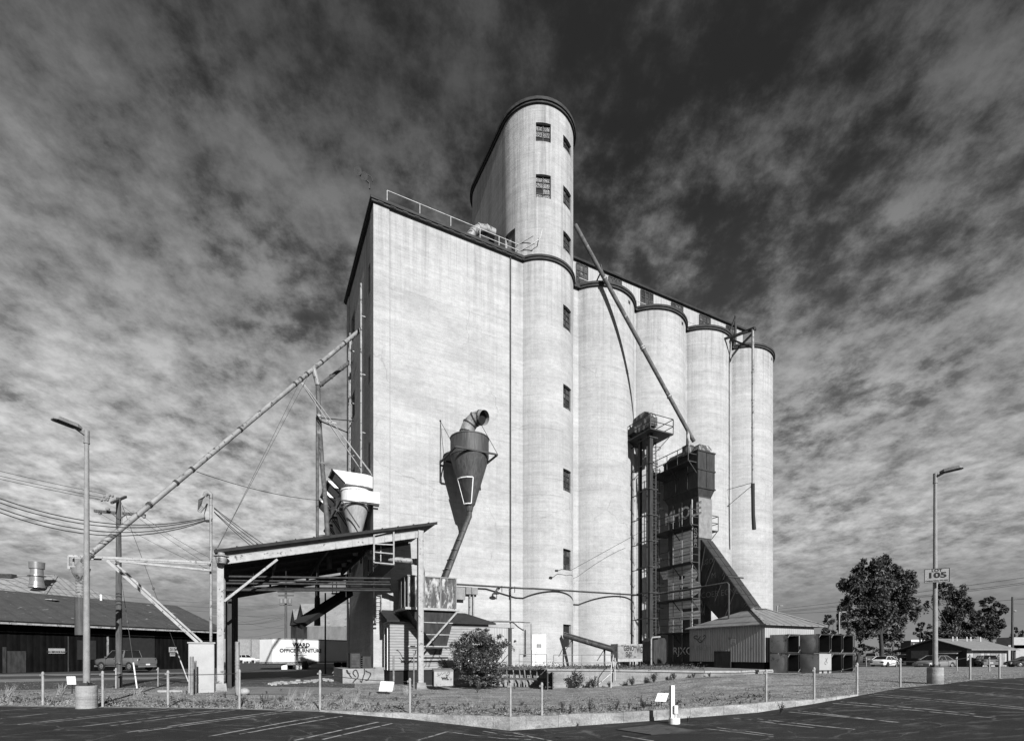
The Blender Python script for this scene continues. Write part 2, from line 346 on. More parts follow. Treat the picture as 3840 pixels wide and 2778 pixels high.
def asphalt_mat():
    m = bpy.data.materials.new('parking_asphalt'); m.use_nodes = True; nt = m.node_tree; nd = nt.nodes; L = nt.links
    b = nd['Principled BSDF']; b.inputs['Roughness'].default_value = .85; b.inputs['Specular IOR Level'].default_value = .25
    geo = nd.new('ShaderNodeNewGeometry')
    def nz(scale, det=6, ro=.6, st=(1,1,1)):
        mp = nd.new('ShaderNodeMapping'); mp.inputs['Scale'].default_value = st; L.new(geo.outputs['Position'], mp.inputs['Vector'])
        n = nd.new('ShaderNodeTexNoise'); n.inputs['Scale'].default_value = scale; n.inputs['Detail'].default_value = det; n.inputs['Roughness'].default_value = ro
        L.new(mp.outputs[0], n.inputs['Vector']); return n
    def rg(f, a, c, va, vc):
        r = nd.new('ShaderNodeMapRange'); L.new(f, r.inputs[0])
        for i, q in enumerate((a, c, va, vc)): r.inputs[i+1].default_value = q
        return r.outputs[0]
    def op(a, k, o='MULTIPLY'):
        x = nd.new('ShaderNodeMath'); x.operation = o
        for i, q in enumerate((a, k)):
            if isinstance(q, (int, float)): x.inputs[i].default_value = q
            else: L.new(q, x.inputs[i])
        return x.outputs[0]
    wob = nz(1.3, 5); add = nd.new('ShaderNodeVectorMath'); add.operation = 'MULTIPLY_ADD'
    L.new(wob.outputs['Color'], add.inputs[0]); add.inputs[1].default_value = (.9,.9,0); L.new(geo.outputs['Position'], add.inputs[2])
    vo = nd.new('ShaderNodeTexVoronoi'); vo.feature = 'DISTANCE_TO_EDGE'; vo.inputs['Scale'].default_value = .55; L.new(add.outputs[0], vo.inputs['Vector'])
    crack = rg(vo.outputs['Distance'], .004, .018, 1, 0)
    crack = op(crack, rg(nz(.6).outputs['Fac'],   .47, .55, 0, 1))
    base = rg(nz(.35, 7, .65).outputs['Fac'], .35, .65, .005, .017)
    fine = rg(nz(28, 3, .8).outputs['Fac'], .3, .75, .5, 1.8)
    base = op(base, fine)
    worn = rg(nz(1.1, 8, .75, (1,2.6,1)).outputs['Fac'], .52, .70, 0, .06)
    v = op(op(base, worn, 'ADD'), op(crack, .045), 'ADD')
    cb = nd.new('ShaderNodeCombineColor')
    for i in range(3): L.new(v, cb.inputs[i])
    L.new(cb.outputs[0], b.inputs['Base Color'])
    bp = nd.new('ShaderNodeBump'); bp.inputs['Distance'].default_value = .02; L.new(nz(28, 3, .8).outputs['Fac'], bp.inputs['Height']); L.new(bp.outputs[0], b.inputs['Normal'])
    return m
M['asphalt'] = asphalt_mat()

# ------------------------------------------------------------------ camera, sun, sky
cam = bpy.data.cameras.new('camera'); co = bpy.data.objects.new('camera', cam); COL.objects.link(co)
co.location = (0, 0, EYE); co.rotation_euler = (pi/2, 0, 0)
cam.sensor_width = 36; cam.lens = 36*F/3840; cam.shift_y = (HY-1389)/3840; cam.clip_end = 5000
sc.camera = co
ELEV = radians(25); D2 = V((-.43, .903, 0)).normalized()          # the light travels this way over the ground
sd = bpy.data.lights.new('sun', 'SUN'); sd.energy = 5.0; sd.angle = radians(.5); so = bpy.data.objects.new('sun', sd); COL.objects.link(so)
d = V((D2.x*cos(ELEV), D2.y*cos(ELEV), -sin(ELEV))); so.rotation_euler = d.to_track_quat('-Z', 'Y').to_euler(); so.location = (30, -60, 60)
w = bpy.data.worlds.new('World'); sc.world = w; w.use_nodes = True
def sky():
    nt = w.node_tree; nd = nt.nodes; L = nt.links; bg = nd['Background']
    st = nd.new('ShaderNodeTexSky'); st.sky_type = 'NISHITA'; st.sun_disc = False; st.sun_elevation = ELEV; st.sun_rotation = atan2(-D2.x, -D2.y)
    sep = nd.new('ShaderNodeSeparateColor'); L.new(st.outputs[0], sep.inputs[0])       # red filter: the blue sky goes dark
    tc = nd.new('ShaderNodeTexCoord'); sx = nd.new('ShaderNodeSeparateXYZ'); L.new(tc.outputs['Generated'], sx.inputs[0])
    def op(a, k, o='MULTIPLY', cl=False):
        x = nd.new('ShaderNodeMath'); x.operation = o; x.use_clamp = cl
        for i, q in enumerate((a, k)):
            if isinstance(q, (int, float)): x.inputs[i].default_value = q
            else: L.new(q, x.inputs[i])
        return x.outputs[0]
    def rg(f, a, c, va, vc, smooth=False):
        r = nd.new('ShaderNodeMapRange'); L.new(f, r.inputs[0])
        if smooth: r.interpolation_type = 'SMOOTHSTEP'
        for i, q in enumerate((a, c, va, vc)): r.inputs[i+1].default_value = q
        return r.outputs[0]
    z = op(op(sx.outputs[2], .03, 'MAXIMUM'), .22, 'ADD')
    cmb = nd.new('ShaderNodeCombineXYZ'); L.new(op(sx.outputs[0], z, 'DIVIDE'), cmb.inputs[0]); L.new(op(sx.outputs[1], z, 'DIVIDE'), cmb.inputs[1])
    def nz(scale, det, ro, st=(1,1,1), rot=0, dist=0, off=(0,0,0)):
        mp = nd.new('ShaderNodeMapping'); mp.inputs['Scale'].default_value = st; mp.inputs['Rotation'].default_value = (0,0,rot); mp.inputs['Location'].default_value = off
        L.new(cmb.outputs[0], mp.inputs['Vector'])
        n = nd.new('ShaderNodeTexNoise'); n.inputs['Scale'].default_value = scale; n.inputs['Detail'].default_value = det; n.inputs['Roughness'].default_value = ro
        n.inputs['Distortion'].default_value = dist; L.new(mp.outputs[0], n.inputs['Vector']); return n.outputs['Fac']
    n1 = nz(2.3, 9, .55, (1,1.2,1), .3, .1, (.3,.9,0)); n2 = nz(8.0, 9, .62, (1.1,1.0,1), .08, .0, (2.3,.4,0)); n3 = nz(24, 8, .68, (1.1,.95,1), -.1, .0)
    def puffs(scale, amt, sm):
        wn = nd.new('ShaderNodeTexNoise'); wn.inputs['Scale'].default_value = 5; wn.inputs['Detail'].default_value = 6; L.new(cmb.outputs[0], wn.inputs['Vector'])
        ma = nd.new('ShaderNodeVectorMath'); ma.operation = 'MULTIPLY_ADD'; L.new(wn.outputs['Color'], ma.inputs[0]); ma.inputs[1].default_value = (amt,amt,0); L.new(cmb.outputs[0], ma.inputs[2])
        v = nd.new('ShaderNodeTexVoronoi'); v.feature = 'SMOOTH_F1'; v.inputs['Smoothness'].default_value = sm; v.inputs['Scale'].default_value = scale; L.new(ma.outputs[0], v.inputs['Vector'])
        return rg(v.outputs['Distance'], .1, .75, .66, .34)
    pf1 = puffs(5.5, .5, .5); pf2 = puffs(13, .3, .4)           # rolls and tufts of broken cloud
    nn_ = op(op(op(op(n1, .34), op(n2, .26), 'ADD'), op(n3, .16), 'ADD'), op(op(pf1, .14), op(pf2, .10), 'ADD'), 'ADD')
    dv = nd.new('ShaderNodeVectorMath'); dv.operation = 'DISTANCE'; L.new(cmb.outputs[0], dv.inputs[0]); dv.inputs[1].default_value = (.26, .84, 0)
    gap = rg(dv.outputs['Value'], .05, .95, -.012, .115)       # the deck is broken open high up behind the tower
    elev = sx.outputs[2]
    cover = rg(op(nn_, gap, 'ADD'), .43, .575, 0, 1, True)
    shade = rg(op(op(op(n2, .42), op(n3, .28), 'ADD'), op(op(pf1, .16), op(pf2, .14), 'ADD'), 'ADD'), .40, .58, .50, 1.32)   # thick and thin parts of the cloud
    bright = op(rg(elev, .22, .50, .54, .31), rg(elev, .42, .74, 1.0, .21))
    bright = op(op(bright, shade), rg(sx.outputs[0], -.6, .6, 1.12, .82))
    clear = op(op(sep.outputs[0], .0), rg(elev, .02, .34, .25, .10), 'ADD')
    clear = op(clear, rg(elev, .28, .66, 1.0, .24))
    mx = nd.new('ShaderNodeMix'); mx.data_type = 'FLOAT'; L.new(op(cover, rg(elev, .07, .19, .08, 1)), mx.inputs[0]); L.new(clear, mx.inputs[2]); L.new(bright, mx.inputs[3])
    cb = nd.new('ShaderNodeCombineColor')
    for i in range(3): L.new(mx.outputs[0], cb.inputs[i])
    L.new(cb.outputs[0], bg.inputs['Color']); bg.inputs['Strength'].default_value = .5
sky()
vs = sc.view_settings; vs.view_transform = 'Standard'; vs.look = 'None'; vs.exposure = 1.0; vs.gamma = 1; vs.use_curve_mapping = False
# ================================================================== ground, kerb, parking
TOP = [(-2500,2632),(-900,2636),(-400,2640),(0,2645),(300,2650),(620,2653),(900,2657),(1200,2662),(1540,2675),(1912,2688),(2400,2667),(2840,2637),(3053,2621),(3220,2603),(3375,2577),(3507,2566),(3640,2549),(3750,2543),(3840,2538),(4300,2527),(6000,2515)]
BOT = {1200:2667,1540:2695,1912:2738,2400:2704,2840:2670,3053:2637,3220:2607}
bt, bb = [], []
for (x, y), (x2, y2) in zip(TOP, TOP[1:]):
    k = max(1, int((x2-x)/60))
    for i in range(k):
        t = i/k; px = x+(x2-x)*t; p = GP(px, y+(y2-y)*t)
        y0 = BOT.get(x, y+1.); y1 = BOT.get(x2, y2+1.)
        bt.append(p); bb.append(V((p.x, p.y, EYE-(y0+(y1-y0)*t-HY)*p.y/F)))
def lerp_b(arr, x):
    if x <= arr[0].x: return arr[0]
    for p, q in zip(arr, arr[1:]):
        if x <= q.x: return p.lerp(q, (x-p.x)/max(1e-6, q.x-p.x))
    return arr[-1]
def PKz(x, y):
    b = lerp_b(bb, x); t = (b.y-y)/(b.y+14)
    return b.z+(-.42-b.z)*ss(0, .8, t)
def PK(px, py, off=.006):
    Z = F*2.1/(py-HY)
    for _ in range(40):
        z = PKz((px-CX)/F*Z, Z); Z = .5*Z+.5*F*(EYE-z)/(py-HY)
    x = (px-CX)/F*Z; return V((x, Z, PKz(x, Z)+off))
rows = []
for i in range(34):
    t = (i/33)**1.5
    rows.append([V((p.x, p.y+(-14-p.y)*t, PKz(p.x, p.y+(-14-p.y)*t))) for p in bb])
struct(MB().grid(rows).build('parking_lot', M['asphalt']))
rows = []
for i in range(46):
    rows.append([V((p.x/p.y*Z, Z, G(p.x/p.y*Z, Z)-.002)) for p in bt for Z in [p.y*((64/p.y)**(i/45))]])
struct(MB().grid(rows).build('gravel_lot', M['gravel']))
rows = []
for Z in (63.5, 66, 75, 90, 120, 170, 260, 420, 700, 1100, 2000):
    rows.append([V((p.x/p.y*Z, Z, -.012)) for p in bt])
rows[0] = [V((p.x/p.y*63.5, 63.5, G(p.x/p.y*63.5, 63.5)-.012)) for p in bt]
struct(MB().grid(rows).build('ground', M['dirt']))
def sheet(name, q, m, off, nx=24, ny=10):          # a paving sheet draped on the ground; corners are ground points
    q = [V((p.x, p.y, 0)) for p in q]; r = []
    for j in range(ny+1):
        v = j/ny; r.append([])
        for i in range(nx+1):
            u = i/nx; p = q[0].lerp(q[1], u).lerp(q[3].lerp(q[2], u), v); r[-1].append(V((p.x, p.y, G(p.x, p.y)+off)))
    return struct(MB().grid(r).build(name, m))
sheet('road', [GP(-700,2606), GP(700,2572), GP(905,2484), GP(-700,2516)], M['yard'], .006)
sheet('pavement', [GP(-700,2571), GP(745,2543), GP(755,2535), GP(-700,2557)], M['slab'], .012)
sheet('pavement', [GP(-700,2546), GP(800,2524), GP(805,2519), GP(-700,2536)], M['slab'], .012)
sheet('pavement', [GP(-400,2601), GP(655,2581), GP(650,2577), GP(-400,2594)], M['slab'], .012)
sheet('yard', [GP(860,2576), GP(1330,2578), GP(1330,2484), GP(905,2482)], M['yard'], .008)
sheet('apron', [GP(830,2604), GP(1225,2604), GP(1290,2578), GP(905,2574)], M['slab'], .014)
sheet('car_park', [GP(3225,2506), GP(5200,2512), GP(4600,2473), GP(3150,2474)], M['yard'], .008)
# kerb
mb = MB(); kk = [i for i in range(len(bt)) if 1195 <= CX+F*bt[i].x/bt[i].y <= 3225]
fr, tf, tb = [], [], []
for i in kk:
    t = bt[i]; dirn = V((t.x, t.y, 0)).normalized()
    tn = (bt[i+1]-bt[i-1]); tn.z = 0; n = V((-tn.y, tn.x, 0)).normalized()
    j = .012*sin(i*1.7)
    fr.append(bb[i]-n*.01+V((0,0,-.25))); tf.append(t+V((0,0,.012+j*.5))); tb.append(t+n*.22+V((0,0,.012+j*.5))); 
i0 = 0
while i0 < len(fr)-1:
    i1 = min(len(fr)-1, i0+2); s_ = slice(i0, i1+1)
    A_, B_, C_ = [p.copy() for p in fr[s_]], [p.copy() for p in tf[s_]], [p.copy() for p in tb[s_]]
    for q in (A_, B_, C_): q[-1] = q[-1].lerp(q[-2], .015)
    dz = V((0, 0, random.uniform(-.012, .012))); B_ = [p+dz for p in B_]; C_ = [p+dz for p in C_]
    mb.grid([A_, B_], False); mb.grid([B_, C_], False); mb.grid([C_, [p-V((0,0,.4)) for p in C_]], False)
    mb.quad(A_[-1], B_[-1], C_[-1], C_[-1]-UP*.4); mb.quad(A_[0], B_[0], C_[0], C_[0]-UP*.4); i0 = i1
struct(mb.build('kerb', M['kerb']))
# loose stones scattered over the gravel: nobody could count them
rs_ = random.Random(77); mb = MB()
for k in range(30000):
    px = rs_.uniform(-80, 3920); r_ = (px-CX)/F
    b0_ = min(bt, key=lambda p: abs(p.x/p.y-r_)) if k % 40 == 0 else b0_
    r_ = b0_.x/b0_.y+rs_.uniform(-.03,.03); Z = b0_.y+.25+(rs_.random()**1.7)*15; x = r_*Z; z = G(x, Z); s = rs_.uniform(.010,.032)
    a = rs_.random()*6.28; q = [V((x+s*cos(a+t)*rs_.uniform(.7,1.3), Z+s*sin(a+t), z-.004)) for t in (0,1.6,3.1,4.7)]; t_ = V((x+rs_.uniform(-.3,.3)*s, Z+rs_.uniform(-.3,.3)*s, z+s*rs_.uniform(.5,1.0)))
    mb.add(q+[t_], [(0,1,4),(1,2,4),(2,3,4),(3,0,4)])
struct(mb.build('loose_stones', M['stone']), 'stuff')
# painted lines: pairs of hairpin bay lines, worn
S5 = lambda x, y: (x/2.268, 2500+y/2.268)
S6 = lambda x, y: (900+x/2.0618, 2500+y/2.0618)
S7 = lambda x, y: (1900+x/2.268, 2500+y/2.268)
S8 = lambda x, y: (2840+x/2.268, 2500+y/2.268)
LN = [(S5(1420,350),S5(150,490)),(S5(1530,355),S5(380,475)),(S5(1880,365),S5(700,505)),(S5(2000,365),S5(940,500)),(S5(540,336),S5(0,372)),(S5(400,395),S5(0,440)),
 (S6(330,340),S5(1080,556)),(S6(410,345),S5(1180,552)),(S6(650,378),S5(1780,590)),(S6(790,380),S6(0,520)),(S6(1070,425),S6(420,568)),(S6(1180,435),S6(640,560)),(S6(1600,500),S6(1370,568)),
 (S6(1600,500),S6(2250,560)),(S6(1880,495),S6(2268,545)),(S7(60,560),S7(380,628)),
 (S8(345,372),S8(1160,468)),(S8(265,382),S8(1200,470)),(S8(710,295),S8(1850,400)),(S8(640,308),S8(1990,432)),(S8(990,230),S8(2268,345)),(S8(950,243),S8(2268,360)),(S8(1330,180),S8(2268,255)),(S8(1215,190),S8(2268,264)),
 (S8(1720,152),S8(2268,192)),(S8(1780,118),S8(2268,148)),(S8(0,440),S8(830,530)),(S8(0,462),S8(490,516)),(S7(1680,522),S7(2268,592)),(S7(1790,515),S7(2268,577)),(S7(1930,435),S7(2268,470)),(S7(980,585),S7(1250,630))]
mb = MB()
for a, b in LN:
    p, q = PK(*a), PK(*b); n = max(2, int((q-p).length/.8)); t = V((-(q-p).y, (q-p).x, 0)).normalized()*.04
    r1, r2 = [], []
    for i in range(n+1):
        c = p.lerp(q, i/n); r1.append(V((c.x-t.x, c.y-t.y, PKz(c.x-t.x, c.y-t.y)+.006))); r2.append(V((c.x+t.x, c.y+t.y, PKz(c.x+t.x, c.y+t.y)+.006)))
    mb.grid([r1, r2])
struct(mb.build('parking_lines', M['stripe']))

# ================================================================== headhouse
ZB, ZT = -.5, 30.6
TA, TB, TR, TBB = 13.0, 1.8, 2.85, 7.6        # elevator tower: front circle centre (a,b), radius, rear circle b
def wall_grid(mb, fn, S, Zs, holes, depth):
    S = sorted(set(S+[h[0] for h in holes]+[h[1] for h in holes])); Zs = sorted(set(Zs+[h[2] for h in holes]+[h[3] for h in holes]))
    for s0, s1 in zip(S, S[1:]):
        for z0, z1 in zip(Zs, Zs[1:]):
            sm, zm = (s0+s1)/2, (z0+z1)/2
            if any(h[0] < sm < h[1] and h[2] < zm < h[3] for h in holes): continue
            p, n = fn(s0); q, m = fn(s1)
            mb.add([p+UP*z0, q+UP*z0, q+UP*z1, p+UP*z1], [(0,1,2,3)], len(S) > 20)
    for s0, s1, z0, z1 in holes:
        p, n = fn(s0); q, m = fn(s1); nn = (n+m).normalized()*depth
        o = [p+UP*z0, q+UP*z0, q+UP*z1, p+UP*z1]; i = [x-nn for x in o]
        for k in range(4): mb.quad(o[k], o[(k+1)%4], i[(k+1)%4], i[k])
def window(parent, fn, h, depth, nx, ny, rnd, mp=None):
    s0, s1, z0, z1 = h; p, n = fn(s0); q, m = fn(s1); nn = (n+m).normalized()
    o = p-nn*depth+UP*z0; ex = q-p; ez = UP*(z1-z0); w = ex.length; e = ex.normalized()
    fr = MB(); t = .05
    for i in range(nx+1): fr.boxv(o+e*(w*i/nx-t/2)-nn*.02, e*t, nn*.07, ez)
    for j in range(ny+1): fr.boxv(o+UP*((z1-z0)*j/ny-t/2)-nn*.015, ex, nn*.06, UP*t)
    f = fr.build('window', M['dark'], parent)
    pn = MB(); misses = []
    for i in range(nx):
        for j in range(ny):
            c = o+e*(w*i/nx)+UP*((z1-z0)*j/ny); tilt = rnd.uniform(-.012, .012)
            miss = MB() if rnd.random() < .16 else pn
            if miss is not pn: misses.append(miss)
            miss.quad(c, c+e*(w/nx)+nn*tilt, c+e*(w/nx)+UP*((z1-z0)/ny)+nn*tilt, c+UP*((z1-z0)/ny))
    pn.build('pane', mp or M['glass'], f)
    for q_ in misses: q_.build('missing_pane', M['black'], f)
rnd = random.Random(3)
hh = thing('headhouse', 'tall square windowless front concrete block with a slightly sloping roofline in perspective, left of the round tower', 'grain elevator', W(0,0,0))
hh['label'] = 'tall flat-fronted concrete block carrying the grey cyclone on its bright front wall'
wb = MB()
LW = 10.4
wins = []
def colwin(px0, px1, rows):
    b0, _ = side(px0, 1500); b1, _ = side(px1, 1500); b0, b1 = min(b0,b1), max(b0,b1)
    for y0, y1 in rows:
        pm = (px0+px1)/2; wins.append((b0, b1, side(pm, y1)[1], side(pm, y0)[1]))
colwin(1381.5, 1393, [(985,1095),(1330,1430),(1655,1755),(1985,2070)])
colwin(1318, 1330, [(1180,1275),(1475,1570),(1760,1845)])
wall_grid(wb, lambda s: (W(0, s, 0), -U), [0, LW], [ZB, ZT], wins, .3)
wb.quad(W(0,0,ZB), W(TA,0,ZB), W(TA,0,ZT), W(0,0,ZT)); wb.quad(W(0,LW,ZB), W(TA,LW,ZB), W(TA,LW,ZT), W(0,LW,ZT)); wb.quad(W(TA,0,ZB),W(TA,LW,ZB),W(TA,LW,ZT),W(TA,0,ZT))
wb.build('wall', M['concrete'], hh)
MB().ab(-.06,.95,-.06,.9,ZB,30.595).build('corner_pilaster', M['concrete'], hh)
MB().ab(-.06,.4,LW-.9,LW+.05,ZB,30.595).build('corner_pilaster', M['concrete'], hh)
for h in wins: window(hh, lambda s: (W(0,s,0), -U), h, .25, 2, 4, rnd, M['glassdark'])
c = MB(); c.ab(-.2,TA-2.2,-.2,LW+.2,30.6,30.72); c.ab(-.27,TA-2.2,-.27,LW+.27,30.723,30.9)
for i in range(14): c.ab(.2+i*.8,.55+i*.8,-.23,-.201,30.63,30.71)
c.build('cornice', M['cornice'], hh)
c = MB(); c.tube(W(9.75,-.05,.7), W(9.75,-.05,30.6), .055, n=8); 
c.build('downpipe', M['dark'], hh)
for a in (1.0,):
    MB().ab(a,a+.03,-.012,0.02,1,30.5).build('joint', M['greysteel'], hh)
# roof railing
r = MB(); zt = 32.05; zr0 = 30.9; br = .3
aa = [.9,3.1,5.3,7.5,9.0,10.6]
for i, a in enumerate(aa): r.tube(W(a,br,zr0), W(a,br,zt), .022, n=6)
r.tube(W(.9,br,zt), W(10.6,br,zt), .024, n=6); r.tube(W(7.5,br,31.62), W(10.6,br,31.62), .022, n=6); r.tube(W(10.6,br,zt), W(11.2,-.9,zt), .03, n=6); r.tube(W(10.6,br,31.5), W(11.3,-1.0,31.5), .03, n=6)
r.tube(W(7.5,br,zt), W(7.5,2.6,zt), .03, n=6); r.path([W(11.2,-.9,31.5),W(11.6,-1.2,31.8),W(11.7,-1.25,32.4)], .03, 6)
o = r.build('roof_railing', M['rail'], None, W(.9,.7,31.1)); tag(o, 'thin white pipe railing along the front roof edge of the square block', 'railing')
r = MB(); p = [W(6.5,2.6,31.1), W(6.9,2.6,31.9), W(7.9,2.6,33.6), W(8.4,2.6,34.1), W(9.0,2.6,34.25), W(9.7,2.6,34.2)]
r.path(p, [.33]*6, 14)
for i in range(1,5):
    d = (p[i+1]-p[i-1]).normalized(); r.tube(p[i]-d*.06, p[i]+d*.06, .365, n=14)
o = r.build('roof_duct', M['galv'], None, p[0]); tag(o, 'bent ribbed metal duct on the roof beside the tower', 'duct')
fl = thing('floodlight', 'dark floodlight cluster on the roof corner against the sky', 'floodlight', W(-.4,-.4,31.1))
m = MB(); c0 = W(-.55,-.45,31.45); m.bar(W(-.35,-.35,31.1), W(-.35,-.35,31.5), .08); m.bar(W(-.35,-.35,31.45), c0-U*.45+UP*.25, .07); m.path([c0+UP*.1+U*.35,c0+UP*.35+U*.3,c0+UP*.4+U*.05], .03, 6)
m.build('bracket', M['dark'], fl)
for k in range(2):
    q = c0-U*(.1+.38*k)+UP*(.08+.16*k); m = MB(); m.tube(q, q-N*.28-U*.12-UP*.12, .13, .24, 12); m.build('lamp_head', M['dark'], fl)

# pipes on the shaded left wall
for px, y0, lab in ((1354,1064,'long pale vertical pipe on the shaded side wall, the one nearer the front corner'),(1313,1250,'pale vertical pipe at the far edge of the shaded side wall')):
    b, z = side(px, y0, -.3); m = MB(); m.tube(W(-.3,b,8), W(-.3,b,z), .075, n=10)
    for k in range(5): m.bar(W(-.3,b,9+k*4), W(.05,b,9+k*4), .06)
    o = m.build('vertical_pipe', M['galv'], None, W(-.3,b,8)); tag(o, lab, 'pipe', 'vertical pipes on the side wall')

# ================================================================== elevator tower
tw = thing('elevator_tower', 'tall round-fronted concrete tower rising highest, with dark cornice and stacked windows', 'tower', W(TA,TB,0))
def tfn(s):                            # s = angle (deg) round the front, beyond +-90 straight flanks in metres
    if -90 <= s <= 90:
        t = radians(s); n = -N*cos(t)+U*sin(t); return W(TA,TB,0)+n*TR, n
    if s < -90: return W(TA-TR, TB+(-s-90)*.1, 0), -U
    return W(TA+TR, TB+(s-90)*.1, 0), U
HT = 42.0; L10 = (TBB-TB)*10
def cz(px, py, extra=0):
    ang = 0; 
    # height of a photo pixel on the tower front
    C = W(TA,TB,0); r = V(((px-CX)/F, 1)); A = r.dot(r); c2 = V((C.x, C.y)); B = c2.dot(r); Dd = max(0, B*B-A*(c2.dot(c2)-TR*TR)); Z = (B-sqrt(Dd))/A
    return EYE+(HY-py)/F*Z
ths = []
for y0, y1 in ((461,531),(655,742)): ths.append((-31, -8.5, cz(2042,y1), cz(2042,y0)))
for y0, y1 in ((520,566),(708,775),(876,943),(1150,1236),(1446,1533),(1760,1842),(2058,2136)): ths.append((14, 37, cz(2125,y1), cz(2125,y0)))
ths.append((14, 37, 2.3, 4.0))
dth = (-86, -64, 31.1, 33.4)
lw = (-90-32, -90-18, 32.6, 35.4)
m = MB()
wall_grid(m, tfn, [-90-L10]+[-90+4*i for i in range(46)]+[90+L10], [ZB, 6, 12, 18, 24, 30.6, 36, HT], ths+[dth, lw], .22)
rear = []
for i in range(24):
    t = radians(90+180*i/23); rear.append(W(TA,TBB,0)+(-N*cos(t)+U*sin(t))*TR)
m.grid([[p+UP*ZB for p in rear], [p+UP*HT for p in rear]])
m.build('wall', M['concrete'], tw)
for h in ths[:-1]: window(tw, tfn, h, .17, 2 if h[0] < 0 else 2, 3 if h[3]-h[2] < 1.6 else 4, rnd)
window(tw, tfn, lw, .17, 2, 3, rnd, M['glassdark'])
h = ths[-1]; p, n = tfn(h[0]); q, k = tfn(h[1]); nn = (n+k).normalized(); MB().quad(p-nn*.18+UP*h[2], q-nn*.18+UP*h[2], q-nn*.18+UP*h[3], p-nn*.18+UP*h[3]).build('opening', M['black'], tw)
h = dth; p, n = tfn(h[0]); q, k = tfn(h[1]); nn = (n+k).normalized(); d_ = MB(); d_.boxv(p-nn*.18+UP*h[2], q-p, -nn*.05, UP*(h[3]-h[2])); d_.build('roof_door', M['greysteel'], tw)
def stadium(off, n=24):
    out = []
    for i in range(n+1):
        t = radians(-90+180*i/n); out.append(W(TA,TB,0)+(-N*cos(t)+U*sin(t))*(TR+off))
    for i in range(n+1):
        t = radians(90+180*i/n); out.append(W(TA,TBB,0)+(-N*cos(t)+U*sin(t))*(TR+off))
    return out
def ring(mb, pts, z0, z1): mb.prism([p+UP*z0 for p in pts], UP*(z1-z0))
m = MB(); ring(m, stadium(.13), HT, HT+.14); ring(m, stadium(.22), HT+.143, HT+.36); m.build('cornice', M['cornice'], tw)
def ringband(mb, f0, f1, z0, z1):
    k = len(f0); 
    for i in range(k-1): mb.hexa([f0[i]+UP*z0,f1[i]+UP*z0,f1[i+1]+UP*z0,f0[i+1]+UP*z0,f0[i]+UP*z1,f1[i]+UP*z1,f1[i+1]+UP*z1,f0[i+1]+UP*z1])
def arc(a, b, R, t0, t1, n=28): return [W(a,b,0)+(-N*cos(radians(t0+(t1-t0)*i/n))+U*sin(radians(t0+(t1-t0)*i/n)))*R for i in range(n+1)]
m = MB(); ringband(m, arc(TA,TB,TR-.05,-62,96), arc(TA,TB,TR+.12,-62,96), 30.6, 30.75); ringband(m, arc(TA,TB,TR-.05,-62,96), arc(TA,TB,TR+.18,-62,96), 30.752, 30.9); m.build('ring_cornice', M['cornice'], tw)
# white steel door at the foot of the tower
dr = thing('steel_door', 'white steel door with a small sign at the foot of the round tower', 'door', tfn(-27)[0]+UP*.9)
def cyl_ang(px):
    C = W(TA,TB,0); r = V(((px-CX)/F, 1)); A = r.dot(r); c2 = V((C.x, C.y)); B = c2.dot(r); Dd = max(0, B*B-A*(c2.dot(c2)-TR*TR)); Z = (B-sqrt(Dd))/A
    q = V((r[0]*Z-C.x, Z-C.y, 0)); return math.degrees(atan2(q.dot(U), -q.dot(N)))
s0, s1 = cyl_ang(1999), cyl_ang(2043)
p, n = tfn(s0); q, k = tfn(s1); nn = (n+k).normalized(); e = (q-p).normalized(); wd = (q-p).length; o = p+nn*.02+UP*.9
m = MB(); m.boxv(o-e*.08, e*.08, nn*.09, UP*2.2); m.boxv(o+e*wd, e*.08, nn*.09, UP*2.2); m.boxv(o-e*.08+UP*2.2, e*(wd+.16), nn*.09, UP*.1); m.build('frame', M['white'], dr)
m = MB(); m.boxv(o, e*wd, nn*.06, UP*2.19); m.build('leaf', M['white'], dr)
m = MB(); m.boxv(o+e*wd*.3+nn*.063+UP*1.33, e*wd*.4, nn*.01, UP*.28); sg = m.build('door_sign', M['ink'], dr)
m = MB()
for k in range(3): m.boxv(o+e*wd*.33+nn*.075+UP*(1.37+.085*k), e*wd*.34, nn*.003, UP*.03)
m.build('sign_text', M['sign'], dr)
m = MB()
for k in range(7): m.boxv(o+e*wd*(.2+.1*k)+nn*.062+UP*.12, e*.05, nn*.004, UP*.05); m.boxv(o+e*wd*(.2+.1*k)+nn*.062+UP*.95, e*.05, nn*.004, UP*.05)
for k in range(6): m.boxv(o+e*wd*.2+nn*.062+UP*(.25+.12*k), e*.05, nn*.004, UP*.05)
m.build('rivets', M['ink'], dr)

